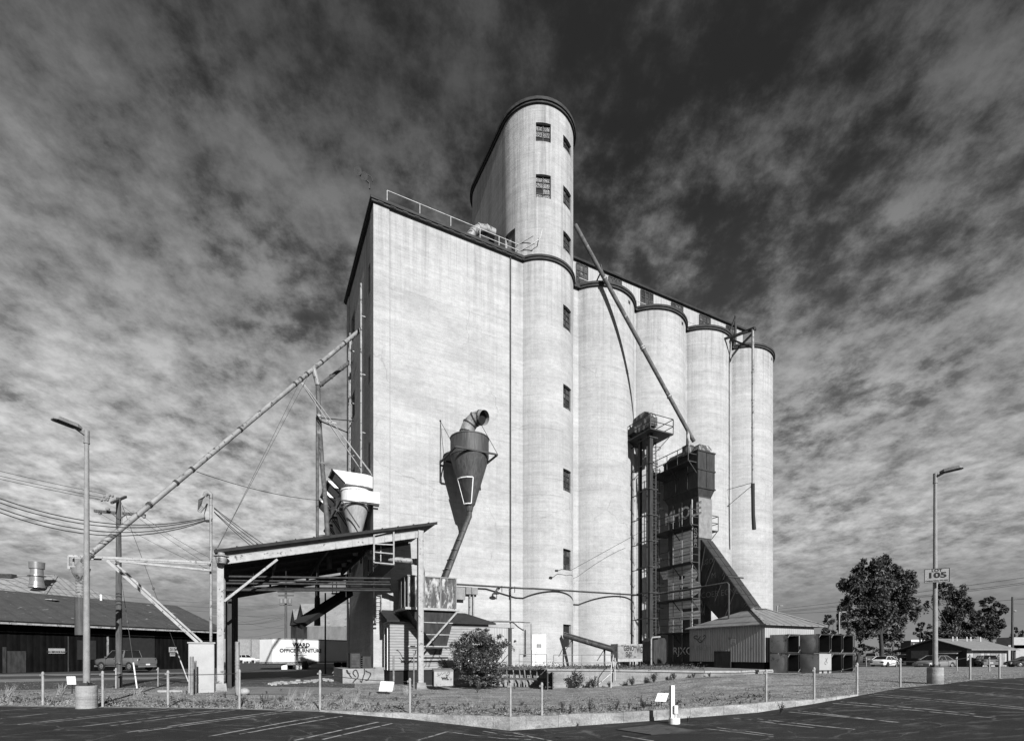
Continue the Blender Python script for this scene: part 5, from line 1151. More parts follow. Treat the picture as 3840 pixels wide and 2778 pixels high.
# ================================================================== stacked bins
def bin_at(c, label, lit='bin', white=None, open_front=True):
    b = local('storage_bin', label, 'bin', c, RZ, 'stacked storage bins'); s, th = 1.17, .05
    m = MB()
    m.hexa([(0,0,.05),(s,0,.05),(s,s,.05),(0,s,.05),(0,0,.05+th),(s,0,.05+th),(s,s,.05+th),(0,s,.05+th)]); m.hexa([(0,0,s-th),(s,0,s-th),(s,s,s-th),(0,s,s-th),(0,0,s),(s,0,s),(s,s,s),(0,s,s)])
    m.box((s/2,s-th/2,s/2), (s,th,s-.12)); m.box((s-th/2,s/2,s/2), (th,s-.1,s-.12)); m.build('shell', M['binshade'], b)
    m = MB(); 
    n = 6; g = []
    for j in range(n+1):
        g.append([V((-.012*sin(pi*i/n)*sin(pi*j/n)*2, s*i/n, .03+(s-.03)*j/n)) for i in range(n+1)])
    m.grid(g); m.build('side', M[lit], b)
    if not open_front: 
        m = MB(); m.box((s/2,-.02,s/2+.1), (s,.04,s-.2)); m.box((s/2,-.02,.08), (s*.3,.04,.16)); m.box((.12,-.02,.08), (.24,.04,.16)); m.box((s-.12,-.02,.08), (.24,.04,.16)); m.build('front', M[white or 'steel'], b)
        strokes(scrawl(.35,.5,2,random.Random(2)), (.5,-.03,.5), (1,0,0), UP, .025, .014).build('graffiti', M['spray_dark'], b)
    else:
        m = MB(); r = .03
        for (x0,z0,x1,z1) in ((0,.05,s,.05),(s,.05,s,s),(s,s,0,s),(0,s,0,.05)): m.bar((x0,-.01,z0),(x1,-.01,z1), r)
        m.build('rim', M['binshade'], b); m = MB(); m.bar((0,-.02,s-.2),(.2,-.02,s), .03); m.bar((s-.2,-.02,.06),(s,-.02,.26), .03); m.build('corner_brace', M['greysteel'], b)
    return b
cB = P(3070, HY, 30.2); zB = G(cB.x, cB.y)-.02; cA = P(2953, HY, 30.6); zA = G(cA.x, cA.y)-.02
for k, (px, lab, kw_) in enumerate(((0,'light grey bin at bottom left of the bin stack',dict()),(1,'bottom bin with a bright white front and forklift slots',dict(open_front=False, white='cabpaint')),(2,'open shaded bin in the bottom row right of the white-fronted bin',dict(lit='binshade')),(3,'open shaded bin at the bottom right end of the bin stack',dict(lit='binshade')))):
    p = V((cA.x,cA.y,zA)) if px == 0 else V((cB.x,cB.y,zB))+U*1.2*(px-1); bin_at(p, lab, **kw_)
for px, lab, kw_ in ((0,'light grey bin with a slot handle at top left of the bin stack',dict()),(1,'stained upper bin resting on the white-fronted bin',dict()),(2,'open shaded upper bin, third from the left on top of the stack',dict(lit='binshade')),(3,'open shaded upper bin at the right end of the stack',dict(lit='binshade'))):
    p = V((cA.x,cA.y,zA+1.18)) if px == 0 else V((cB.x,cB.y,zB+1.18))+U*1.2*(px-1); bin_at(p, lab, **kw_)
# ================================================================== lamp posts and sign
def lamp_post(g, label, hdir, tall=8.95, tilt=.12):
    l = thing('lamp_post', label, 'lamp post', g, 'parking lot lamp posts')
    m = MB(); m.lathe(g, [(0,-.5),(.285,-.5),(.285,.36),(.288,.37),(.288,.4),(.285,.41),(.285,.7),(.27,.715),(0,.715)], 32); m.build('footing', M['lampbase'], l)
    m = MB(); m.box(g+UP*.735, (.3,.3,.04)); m.box(g+UP*.78, (.2,.2,.06))
    for x in (-.11,.11):
        for y in (-.11,.11): m.tube(g+V((x,y,.72)), g+V((x,y,.86)), .016, n=6)
    m.build('base_plate', M['dark'], l)
    m = MB(); m.tube(g+UP*.75, g+UP*(tall-.35), .095, .062, 16); m.build('pole', M['lamppole'], l)
    h = V(hdir).normalized(); sdx = V((-h.y, h.x, 0)); t = g+UP*tall
    m = MB(); m.tube(t-UP*.4, t, .075, n=14); m.tube(t-UP*.42, t-UP*.38, .085, n=14); m.bar(t-UP*.16, t+h*.3-UP*.02, .07, .08); m.build('head_bracket', M['greysteel'], l)
    c = t+h*.25+UP*.0; k = V((0,0,1)); hh_ = (h+UP*tilt).normalized(); up = hh_.cross(sdx).normalized(); up = up if up.z > 0 else -up
    m = MB(); ks = .8; c = t+h*.14; A = lambda x, y, z: c+(hh_*x+sdx*y+up*z)*ks
    m.add([A(0,-.08,-.03),A(0,.08,-.03),A(.2,.2,-.05),A(.85,.21,-.05),A(.95,.13,-.05),A(.95,-.13,-.05),A(.85,-.21,-.05),A(.2,-.2,-.05), A(0,-.06,.05),A(0,.06,.05),A(.2,.15,.11),A(.8,.16,.11),A(.93,.1,.02),A(.93,-.1,.02),A(.8,-.16,.11),A(.2,-.15,.11)],
       [list(range(8))[::-1], list(range(8,16))]+[(i,(i+1)%8,8+(i+1)%8,8+i) for i in range(8)]); m.build('lamp_head', M['greysteel'], l)
    m = MB(); m.add([A(.25,-.16,-.056),A(.25,.16,-.056),A(.82,.17,-.056),A(.82,-.17,-.056)],[(0,1,2,3)]); m.build('lens', M['dark'], l)
    return l
gl = V(((325-CX)/F*16.46, 16.46, 0)); gl.z = min(G(gl.x,gl.y), 0)
lamp_post(gl, 'grey lamp post on a round concrete base at the left, its head pointing left', (-.42,-.9,0), tilt=.06)
gr = V(((3507-CX)/F*21.65, 21.65, EYE-109*21.65/F))
lamp_post(gr, 'grey lamp post on a round concrete base at the right, carrying the parking sign', (.72,-.7,0), 8.95, .06)
c = P(3506, 2158, 21.45); ex = V((.85,-.5,0)).normalized(); nn = V((ex.y,-ex.x,0)); 
sg = thing('lot_sign', 'white rectangular parking sign reading LOT 105 on the right lamp post', 'sign', c)
c = c-V((0,.1,0))
m = MB(); m.boxv(c-ex*.42-UP*.29, ex*.84, -nn*.02, UP*.58); m.build('plate', M['signgrey'], sg)
m = MB()
for a, b in (((-.42,-.29),(.42,-.29)),((.42,-.29),(.42,.29)),((.42,.29),(-.42,.29)),((-.42,.29),(-.42,-.29))): m.bar(c+ex*a[0]*.97+UP*a[1]*.97+nn*.004, c+ex*b[0]*.97+UP*b[1]*.97+nn*.004, .012)
m.build('border', M['ink'], sg)
for t, s, y, sx_, of in (('LOT',.16,.205,1.15,.004),('105',.31,.0,1.4,.012),('Campus Safety 575-6351',.075,-.215,1.0,.002)):
    text_mb(t, s, c+UP*y, ex, UP, of, sx_, depth=.006).build('lettering', M['ink'], sg)
# ================================================================== bollards, posts, cables, plates
post_px = [(161,2517,2641,'leftmost fence post at the edge of the parking lot'),(385,2514,2648,'fence post just right of the left lamp base'),(630,2512,2650,'fence post casting a shadow on the gravel, in front of the pale cabinet'),(898,2508,2656,'fence post just right of the left canopy post'),
 (1200,2511,2661,'fence post at the left end of the concrete kerb'),(1537,2540,2674,'fence post in front of the right canopy post'),(1914,2558,2686,'fence post standing at the corner of the kerb'),(2032,2557,2681,'fence post just right of the kerb corner'),
 (2873,2508,2633,'fence post in front of the tin shed corner'),(3053,2500,2620,'fence post in front of the white-fronted bin'),(3214,2483,2602,'fence post at the right end of the kerb by the bin stack'),(3376,2466,2574,'fence post just left of the right lamp base'),(3638,2452,2547,'fence post right of the right lamp, in front of the house wall'),(3748,2450,2542,'fence post in front of the right-hand corner of the house')]
tops = []
def fence_post(px, yt, yb, lab, far=False):
    g = GP(px, yb); h = (yb-yt)*g.y/F; r = .038
    t = thing('fence_post', lab, 'fence post', g, 'grey fence posts round the gravel')
    m = MB(); m.lathe(g, [(0,-.3),(r,-.3),(r,h-.1),(r*1.25,h-.1),(r*1.25,h-.06),(r*1.05,h-.05),(r*.9,h-.02),(r*.5,h),(0,h)], 12); m.build('post', M['post'], t)
    m = MB(); m.box(g+V((-r*1.2,-.01,h-.12)), (.08,.05,.06)); m.build('bracket', M['greysteel'], t)
    return g+UP*(h-.13)
for a in post_px: tops.append(fence_post(*a))
for px, yt, yb, lab in ((435,2503,2580,'far fence post beside the wooden utility pole'),(593,2501,2573,'far fence post between the guy wire and the pale cabinet'),(3249,2463,2508,'far fence post behind the bin stack near the white sedan'),(3362,2462,2508,'far fence post in front of the tail of the white sedan'),(3476,2461,2504,'far fence post in front of the silver coupe'),(3588,2461,2513,'far fence post just right of the silver coupe'),(3710,2461,2516,'far fence post in front of the pale wagon')):
    fence_post(px, yt, yb, lab)
def cable(name, label, pts, r, mt='cable', sag=0., n=8, cat='cable', group=None):
    m = MB(); out = []
    for p, q in zip(pts, pts[1:]):
        for i in range(n): t = i/n; out.append(p.lerp(q, t)-UP*sag*4*t*(1-t))
    out.append(pts[-1]); m.path(out, r, 5); o = m.build(name, M[mt], None, pts[0]); tag(o, label, cat, group); return o
cable('fence_cable', 'thin sagging cable strung along the left fence posts', tops[:4], .012, sag=.03)
cable('fence_cable', 'thin sagging cable between the two fence posts in front of the canopy', tops[4:6], .012, sag=.06)
cable('fence_cable', 'thin sagging cable strung along the right fence posts past the bins and lamp', tops[8:], .012, sag=.1)
for px, yt, yb, r, lab in ((719,2460,2604,.075,'rusty worn bollard in front of the pale cabinet'),(733,2476,2600,.045,'short thin rusty bollard leaning on the pale cabinet'),(890,2405,2605,.09,'tall pale rusty bollard right of the left canopy post'),(1552,2449,2586,.035,'thin dark post just left of the right canopy post'),(1476,2457,2588,.05,'thin dark post beside the graffiti plinth')):
    g = GP(px, yb); h = (yb-yt)*g.y/F; m = MB(); m.lathe(g, [(0,-.2),(r,-.2),(r,h-.02),(r*.9,h),(0,h)], 12)
    for k in (.5,.56,.62): m.lathe(g, [(r,h*k),(r+.012,h*k+.01),(r+.012,h*k+.03),(r,h*k+.04)], 12)
    o = m.build('bollard', M['galv'] if px in (890,) else M['railrust'], None, g); tag(o, lab, 'bollard', 'bollards by the canopy')
def plate(pxs, gx, gy, lab):
    q = [PK(gx, gy, 0) if False else None]; g = GP(gx, gy); Z = g.y
    p = [P(x, y, Z+dz) for (x, y), dz in zip(pxs, (0,0,.12,.12))]
    t = thing('plate_sign', lab, 'sign', g, 'small blank plates on stakes'); n = (p[1]-p[0]).cross(p[3]-p[0]).normalized()
    if n.y > 0: n = -n
    m = MB(); m.prism(p, -n*.02); m.build('plate', M['sign'], t)
    m = MB(); c = (p[0]+p[1]+p[2]+p[3])/4-n*.045; m.bar(V((c.x,c.y,g.z-.2)), c+UP*.1, .035); m.build('stake', M['dark'], t)
plate(((252,2565),(285,2565),(282,2534),(249,2533)), 267, 2600, 'blank white plate on a stake left of the left lamp base')
plate(((1420,2590),(1471,2591),(1478,2553),(1428,2552)), 1446, 2602, 'blank white tilted plate in front of the graffiti plinth')
plate(((2456,2628),(2497,2629),(2508,2598),(2467,2597)), 2480, 2650, 'blank white tilted plate beside the white marker post')
g = PK(2529, 2712, 0)
mk = thing('marker_post', 'white square marker post with a box and round concrete foot in front of the kerb', 'post', g)
m = MB(); m.lathe(g, [(0,-.1),(.165,-.1),(.165,.17),(.155,.185),(0,.185)], 20); m.build('footing', M['white'], mk)
zt = EYE+(HY-2568)/F*g.y; m = MB(); m.box(V((g.x-.07,g.y,(zt+g.z)/2)), (.12,.1,zt-g.z), .25); m.build('post', M['white'], mk)
m = MB(); m.box(V((g.x+.01,g.y-.09,EYE+(HY-2657)/F*g.y)), (.11,.08,.24), .15); m.tube(V((g.x+.02,g.y-.06,g.z+.18)), V((g.x+.02,g.y-.06,g.z+.45)), .02, n=6); m.build('meter_box', M['sign'], mk)
q = [PK(*S7(930,535), .004), PK(*S7(1230,580), .004), PK(*S7(1600,545), .004), PK(*S7(1290,492), .004)]
gt = thing('steel_plate', 'dark ribbed steel cover plate lying on the asphalt below the marker post', 'cover plate', q[0])
m = MB(); m.prism([p+UP*.002 for p in q], UP*.02); m.build('plate', M['rustdark'], gt)
m = MB()
for k in range(26): t = (k+.5)/26; m.bar(q[0].lerp(q[1],t)+UP*.024, q[3].lerp(q[2],t)+UP*.024, .02, .008)
m.build('rib', M['dark'], gt)
m = MB(); rr = random.Random(11)
# rubble along the apron
for k in range(70):
    px = rr.uniform(1010,1245); g = GP(px, 2566-(px-1010)*.075+rr.uniform(-5,5)); s = rr.uniform(.04,.2); m.box(g+UP*s*.3, (s*1.6,s,s*.7), rr.random()*3)
struct(m.build('rubble', M['debris']), 'stuff')
m = MB(); g = GP(915,2604); m.ball(g+UP*.14, .2, 8, (1.3,.9,.8)); o = m.build('boulder', M['debris'], None, g); tag(o, 'small pale boulder at the foot of the tall rusty bollard', 'boulder')
m = MB(); g = GP(640,2594); m.box(g+UP*.05, (1.1,.12,.09), .05); o = m.build('timber_offcut', M['steel'], None, g); tag(o, 'short pale timber lying on the gravel in front of the cabinet', 'timber')
m = MB(); g = GP(1255,2540); m.path([g+V((.16*cos(a),0,.3+.16*sin(a))) for a in [2*pi*i/14 for i in range(15)]], .05, 8); m.bar(g, g+UP*.15, .08); o = m.build('hose_reel', M['galv'], None, g); tag(o, 'round pale hose reel on the ground left of the graffiti plinth', 'reel')
# ================================================================== cabinet, boom, service mast
cbx = local('equipment_cabinet', 'tall pale metal cabinet beside the left canopy post', 'cabinet', GP(757,2594), .5)
g = BASE; gp = GP(757,2594); hC = (2592-2410)*gp.y/F; wC = 96*gp.y/F/1.17
m = MB(); m.box((0,0,hC/2-.05), (wC,.7,hC+.1)); m.build('case', M['cabpaint'], cbx, bevel=.02)
m = MB(); m.box((0,0,hC+.03), (wC+.08,.8,.06)); m.build('lid', M['steel'], cbx)
m = MB(); m.box((-.0,-.353,hC/2), (wC-.12,.012,hC-.3)); m.build('door', M['cabpaint'], cbx)
bo = thing('boom', 'pale steel boom frame holding the spout end out left from the canopy', 'boom', P(620,2100,23.5))
m = MB(); L0, L1 = P(258,2084,22.1), P(790,2109,24.4)
m.bar(L0, L1, .1); m.bar(L0+N*.5, L1+N*.5, .08); m.bar(P(430,2102,22.8), P(792,2138,24.4), .09); m.bar(P(256,2128,22.1), P(318,2130,22.3), .12,.14); m.bar(P(258,2084,22.1), P(257,2130,22.1), .07); m.bar(P(318,2086,22.4), P(318,2132,22.4), .07); m.bar(P(276,2090,22.4), P(276,2130,22.4), .05)
m.bar(P(258,2132,22.1), P(290,2160,22.3), .04); m.bar(P(434,2098,22.8), P(434,2112,22.8), .08); m.build('beam', M['steel'], bo)
m = MB(); m.bar(P(403,2101,22.6), P(742,2408,24.0), .12); m.bar(P(434,2112,22.9), P(758,2406,24.2), .08); m.build('strut', M['steel'], bo)
mp_, zt = P(791,HY,24.6), zy(1860,24.6)
ms = thing('service_mast', 'thin pale pipe mast with a curved weatherhead and wire loops beside the canopy', 'mast', V((mp_.x,mp_.y,2.3)))
m = MB(); m.tube(V((mp_.x,mp_.y,2.35)), V((mp_.x,mp_.y,zt)), .065, n=10); 
for y in (2095,2250,2310,1945,1895): m.tube(V((mp_.x,mp_.y,zy(y,24.6))), V((mp_.x,mp_.y,zy(y,24.6)+.05)), .08, n=10)
for y in (2095,2250,2310): m.bar(V((mp_.x,mp_.y,zy(y,24.6)+.02)), V((mp_.x+.45,mp_.y,zy(y,24.6)+.02)), .03)
m.build('pipe', M['galv'], ms)
m = MB(); T = V((mp_.x,mp_.y,zt)); m.path([T-UP*.1, T+UP*.08, T+V((-.1,0,.17)), T+V((-.25,0,.12)), T+V((-.3,0,.0))], [.08,.1,.12,.12,.1], 10); m.build('weatherhead', M['galv'], ms)
m = MB(); rr = random.Random(3)
for k in range(5):
    a = T+V((-.28,0,.0)); pts = [a, a+V((-.12-.06*k,.02*k,-.15)), a+V((-.2-.05*k,.02*k,-.45-.06*k)), a+V((-.05-.04*k,0,-.6-.05*k)), a+V((.08,.02*k,-.35)), a+V((-.05,0,-.9)), T+V((-.3,0,-1.25))]; m.path(pts, .014, 5)
m.box(T+V((-.15,0,-1.2)), (.2,.1,.1)); m.build('wire_loop', M['cable'], ms)
# ================================================================== poles and wires
up_ = thing('utility_pole', 'wooden utility pole with two crossarms and insulators in front of the dark warehouse', 'utility pole', GP(446,2576))
gpz = GP(446,2576); UZ = gpz.y; zt = zy(1866,UZ)
m = MB(); m.tube(gpz-UP*.3, V((gpz.x-.02,gpz.y,zt)), .155, .11, 12); m.build('pole', M['wood'], up_)
m = MB(); m.bar(P(354,1915,UZ-.1), P(545,1932,UZ+.3), .12, .13); m.bar(P(418,1885,UZ-.8), P(472,1862,UZ+.8), .1, .12); m.bar(P(420,1925,UZ-.15), P(444,1945,UZ-.12), .04); m.bar(P(474,1928,UZ-.12), P(448,1945,UZ-.12), .04); m.build('crossarm', M['wood'], up_)
m = MB()
for x, y in ((383,1875),(395,1873),(400,1867),(408,1866),(413,1857),(424,1859),(405,1874),(392,1862)):
    c = P(x,y,UZ-.4+.01*(x-383)); m.tube(c-U*.05, c+U*.03, .085, .06, 8)
for x, y in ((375,1924),(540,1938)): m.ball(P(x,y,UZ), .08)
m.box(P(404,1909,UZ-.2), (.18,.1,.1)); m.build('insulator', M['greysteel'], up_)
m = MB(); m.tube(P(457,1890,UZ-.1), P(458,1970,UZ-.12), .02, n=5); m.box(P(440,2522,UZ-.2), (.3,.02,.05)); m.box(P(440,2485,UZ-.2), (.3,.02,.04)); m.build('conduit', M['galv'], up_)
wg = 'overhead wires at the left'
def wire(lab, a, b, r=.014, sag=.3, grp=wg, mt='cable'): return cable('overhead_wire', lab, [a, b], r, mt, sag, 16, 'wire', grp)
for k, (y0, y1, sg_) in enumerate(((1850,1941,1.15),(1866,1945,1.2),(1884,1950,1.35),(1898,1953,1.45))):
    wire(['heavy overhead wire sagging from the left edge to the service mast, topmost of four','heavy overhead wire to the service mast, second of four from the top','heavy overhead wire to the service mast, third of four from the top','heavy overhead wire to the service mast, lowest of four'][k], P(-150,y0-40,19.5), P(770,y1,24.6), .022, sg_*.75)
for k, (y0, y1, x1) in enumerate(((1762,1853,398),(1781,1865,385),(1794,1873,378))):
    wire(['thin wire from the left edge to the insulators of the wooden pole, upper one','thin wire from the left edge to the insulators of the wooden pole, middle one','thin wire from the left edge to the insulators of the wooden pole, lower one'][k], P(-150,y0-33,22), P(x1,y1,UZ-.3), .012, .05)
for k, (a, b) in enumerate((((375,1924),(785,2135)),((458,1895),(785,2118)),((540,1938),(790,2092)))):
    wire(['thin wire falling from the left end of the crossarm to the canopy','thin wire falling from the pole top to the canopy corner','thin wire falling from the right end of the crossarm to the canopy'][k], P(*a,UZ), P(*b,24.7), .009, .1)
for k, (x0, y0, x1, y1) in enumerate(((803,1903,1000,2047),(803,1906,985,2052),(803,1918,967,2053),(803,1920,952,2055))):
    wire('black service wire slanting from the mast down to the canopy roof', P(x0,y0,24.6), P(x1,y1,26.5), .018, .05, 'service wires from the mast to the canopy roof')
wire('thin wire from the diagonal spout across to the straight rusty pipe', P(737,1768,25.2), P(1210,1876,33), .018, .25)
for k, (a, b, g0, lab) in enumerate((((455,1885),(660,2445),(706,2554),'guy wire with white guard running down to the gravel by the pale cabinet'),((452,2150),(497,2430),(514,2580),'guy wire with white guard right of the wooden pole'))):
    gg = GP(*g0); tp = P(*a, UZ); gyo = thing('guy_wire', lab, 'guy wire', gg); q = tp.lerp(gg, .78)
    m = MB(); m.tube(tp, q, .012, n=5); c = tp.lerp(gg,.43); m.ball(c, .06, 8, (1,1,1.6)); m.build('strand', M['wire'], gyo)
    m = MB(); m.tube(q, gg, .035, n=8); m.build('guard', M['white'], gyo)
# far pole behind the trailer
fp = P(1072,HY,75); fpl = thing('utility_pole', 'far utility pole with three transformers seen under the canopy', 'utility pole', V((fp.x,75,0)))
zf = lambda y: zy(y,75)
m = MB(); m.tube(V((fp.x,75,-.2)), V((fp.x,75,zf(2214))), .22, .17, 8); m.build('pole', M['wood'], fpl)
m = MB(); m.bar(P(1041,2219,75), P(1103,2219,75), .16); m.bar(P(1044,2232,75), P(1101,2232,75), .16); m.bar(P(1049,2269,75), P(1094,2268,75), .14); m.build('crossarm', M['wood'], fpl)
for x in (1055,1070,1087): m = MB(); c = P(x,HY,74.7); m.lathe((c.x,c.y,0), [(0,zf(2262)),(.24,zf(2262)),(.25,zf(2245)),(.0,zf(2242))], 10); m.build('transformer', M['greysteel'], fpl)
rr = random.Random(21)
for k in range(9):
    y0, y1 = rr.uniform(2275,2370), rr.uniform(2300,2380); wire('far thin wire crossing the sky under the canopy', P(820,y0,78), P(1068,y1,75.), .018, rr.uniform(.1,1.0), 'far wires under the canopy', 'wire')
for k in range(4): wire('far wire running left from the transformer pole', P(800,2272+7*k,70), P(1050,2264+3*k,75.), .02, .2, 'far wires under the canopy', 'wire')
for k, (y0, y1) in enumerate(((2168,2230),(2205,2262),(2222,2285))):
    wire(['far wire left of the canopy, upper one','far wire left of the canopy, middle one','far wire left of the canopy, lower one'][k], P(-100,2150+18*k,55), P(840,2262+16*k,62), .022, .6, 'far wires above the warehouse', 'wire')
rp = P(3796,HY,85); rpl = thing('utility_pole', 'bare utility pole at the far right behind the house', 'utility pole', V((rp.x,85,0)))
m = MB(); m.tube(V((rp.x,85,-.2)), P(3797,2237,85), .2, .15, 8); m.build('pole', M['wood'], rpl)
m = MB(); c = P(3803,2290,85); m.path([P(3797,2296,85), P(3800,2292,84.9), c], .05, 5); m.ball(c, .28, 8, (1.2,1,.6)); m.build('street_light', M['galv'], rpl)
for k, (x0,y0,x1,y1) in enumerate(((4000,2142,2915,2283),(4000,2162,2915,2293),(4000,2168,2915,2297),(4000,2232,2915,2302),(3797,2240,4100,2236),(3797,2262,4100,2258))):
    wire(['right-hand far wire rising to the right edge, topmost','right-hand far wire, upper of the close pair','right-hand far wire, lower of the close pair','nearly level far wire behind the big tree','wire from the top of the far right pole to the edge','lower wire from the far right pole to the edge'][k], P(x0,y0,86), P(x1,y1,130), .035, .3, 'far wires at the right', 'wire')
for k, (px, y0, y1, Z, lab) in enumerate(((2914,2271,2420,80,'thin far lamp post showing above the tin shed roof'),(3147,2294,2420,75,'thin far lamp post in front of the small pale tree'),(3302,2411,2470,95,'thin short far lamp post under the big tree'),(3348,2385,2470,105,'thin far light pole between the trees and the house'))):
    c = P(px,HY,Z); t = thing('far_lamp_post', lab, 'lamp post', V((c.x,Z,0)), 'far thin lamp posts'); m = MB(); zt = zy(y0,Z); m.tube(V((c.x,Z,-.1)), V((c.x,Z,zt)), .1, n=8); m.build('pole', M['lamppole'], t)
    m = MB(); m.bar(V((c.x,Z,zt)), V((c.x+.7,Z,zt)), .09); m.box(V((c.x+.6,Z,zt+.02)), (.55,.3,.14)); m.build('lamp_head', M['greysteel'], t)

# ================================================================== warehouse and the hip-roofed building behind
wn = V((.925,-.381,0)); A0 = V((-47.3,47,0)); 
def HPt(t, p, z): return A0+WH*t-wn*p+UP*z
wh = thing('warehouse', 'long dark corrugated warehouse with a low sheet roof at the left', 'warehouse', HPt(5,0,0))
t0, t1 = -24, 22.4
m = MB(); m.hexa([HPt(t,p,z) for z in (-.3,4.9) for t,p in ((t0,.0),(t1,.0),(t1,18),(t0,18))]); m.build('wall', M['whwall'], wh)
m = MB()
for dz in (0,.12): m.quad(HPt(t0-.3,-1.3,4.72+dz), HPt(t1+.3,-1.3,4.72+dz), HPt(t1+.3,9,8.46+dz), HPt(t0-.3,9,8.46+dz)); m.quad(HPt(t0-.3,19.3,4.72+dz), HPt(t1+.3,19.3,4.72+dz), HPt(t1+.3,9,8.46+dz), HPt(t0-.3,9,8.46+dz))
m.add([HPt(t1+.1,0,4.9),HPt(t1+.1,18,4.9),HPt(t1+.1,9,8.4)],[(0,1,2)]); rf = m.build('roof', M['whroof'], wh)
m = MB(); m.bar(HPt(t0,-1.34,4.6), HPt(t1+.3,-1.34,4.6), .06, .18)
mm = MB()
for k in range(40): t = t0+k*1.17; mm.boxv(HPt(t,-1.42,4.52), WH*.8, -wn*.03, UP*.16)
m.build('gutter', M['galv'], wh)
mm.build('eave_flashing', M['steel'], wh)
def wpan(name, px0, px1, y0, y1, mt, d=.04):
    f = lambda px: sol(px, lambda t: HPt(t,-d,2), -22, 24); a, b = f(px0), f(px1); Z = HPt((a+b)/2,-d,2).y; z0, z1 = zy(y1,Z), zy(y0,Z)
    m = MB(); m.hexa([HPt(t,p,z) for z in (z0,z1) for t,p in ((a,-d),(b,-d),(b,-.003),(a,-.003))]); return m.build(name, M[mt], wh)
wpan('loading_door', 28, 98, 2440, 2521, 'rustdark', .09); wpan('sliding_door', 460, 580, 2382, 2505, 'black', .03); wpan('sliding_door', 290, 360, 2400, 2472, 'black', .03); wpan('door', 10, 24, 2425, 2522, 'rustdark', .06); wpan('drain_pipe', 402, 408, 2385, 2460, 'galv', .1); wpan('drain_pipe', 255, 259, 2385, 2520, 'rustdark', .1)
wpan('plinth', -40, 600, 2516, 2519, 'slab', .05)
def wsign(name, lab, px0, px1, y0, y1, lines):
    f = lambda px: sol(px, lambda t: HPt(t,-.1,2), -22, 24); a, b = f(px0), f(px1); Z = HPt((a+b)/2,-.1,2).y; z0, z1 = zy(y1,Z), zy(y0,Z); c = HPt((a+b)/2,-.14,(z0+z1)/2)
    t = thing(name, lab, 'sign', c); m = MB(); m.hexa([HPt(s,p,z) for z in (z0,z1) for s,p in ((a,-.14),(b,-.14),(b,-.1),(a,-.1))]); m.build('plate', M['signgrey'], t)
    for tx, s, dy, sx_ in lines: text_mb(tx, s, c+UP*dy, WH, UP, .012, sx_, depth=.02).build('lettering', M['ink'], t)
wsign('ramp_sign', 'long pale sign reading NO SERVICE RAMP on the dark warehouse wall', 181, 243, 2430, 2449, (('NO SERVICE RAMP',.2,-.1,1.0),))
wsign('number_sign', 'square sign with the number 315 on the dark warehouse wall', 633, 661, 2425, 2444, (('315',.5,0,1.0),))
wsign('small_notice', 'small worn notice just below the 315 sign', 637, 656, 2447, 2459, (('NOTICE',.13,.08,1.0),))
vp = HPt(sol(194, lambda t: HPt(t,6.5,7.6), -20, 20), 6.5, 7.3); m = MB(); m.lathe(vp, [(.3,-.3),(.3,.35),(.0,.35)], 14); m.lathe(vp, [(0,.42),(.62,.42),(.6,.5),(0,.56)], 14); o = m.build('roof_vent', M['galv'], None, vp); tag(o, 'squat round roof vent with a flat cap on the dark warehouse roof', 'roof vent')
vp = HPt(sol(379, lambda t: HPt(t,8.5,8.4), -20, 20), 8.5, 8.2); m = MB(); m.lathe(vp, [(.13,-.2),(.13,.9),(.0,.9)], 10); o = m.build('vent_stub', M['white'], None, vp); tag(o, 'thin white vent stub at the ridge of the dark warehouse roof', 'roof vent')
# hip-roofed building
E1, E2, R1 = V((P(105,HY,64).x,64,6.0)), V((P(730,HY,84).x,84,6.0)), P(213,2158,78)
E0_, R0 = V((P(-1500,HY,52).x,52,6.0)), P(-500,2168,70)
hb = thing('hip_roof_building', 'building with a pale hipped sheet roof rising behind the dark warehouse', 'building', V((R1.x,R1.y,0)))
bk0, bk1 = R0+(R0-E0_), E2+(R1-E1)*.9; bk0.z = bk1.z = 6
m = MB(); m.quad(E0_,E1,R1,R0); m.add([E1,E2,R1],[(0,1,2)]); m.quad(R0,R1,bk1,bk0); m.add([E2,bk1,R1],[(0,1,2)]); rf = m.build('roof', M['iron'], hb)
m = MB(); m.bar(E1+UP*.05,R1+UP*.05,.35,.08); m.bar(R1+UP*.05,R0+UP*.05,.35,.08); m.build('ridge_cap', M['galv'], rf)
m = MB(); w_ = [E0_,E1,E2,bk1,bk0]; m.prism([V((p.x*.985,p.y*1.005,-.3)) for p in w_], UP*6.2); m.build('wall', M['whwall'], hb)
c = P(138,2182,72); m = MB(); m.lathe(c, [(.95,-.8),(.78,.05),(.78,.9)],20); m.lathe(c, [(1.02,.85),(1.0,.95),(.74,.98),(.72,1.9)],20); m.lathe(c, [(.86,1.88),(.9,2.8),(.82,2.82),(.8,2.0)],20)
o = m.build('roof_stack', M['rim'], None, c); tag(o, 'shiny round metal vent stack on the pale hipped roof', 'vent stack')
c = P(15,2160,75); m = MB(); m.box(c, (3,.8,.6)); m.box(c+V((-2,0,.2)), (1.2,.8,.9)); o = m.build('roof_unit', M['dark'], None, c); tag(o, 'dark low fan unit on the hipped roof ridge at the left edge', 'roof unit')
m = MB(); c = P(752,2392,72); m.box(c, (4.4,.2,.75)); m.box(c-UP*2.2, (4.4,.15,3.4)); o = m.build('far_shed_wall', M['corrlight'], None, c); tag(o, 'strip of pale corrugated wall behind the equipment cabinet', 'wall')
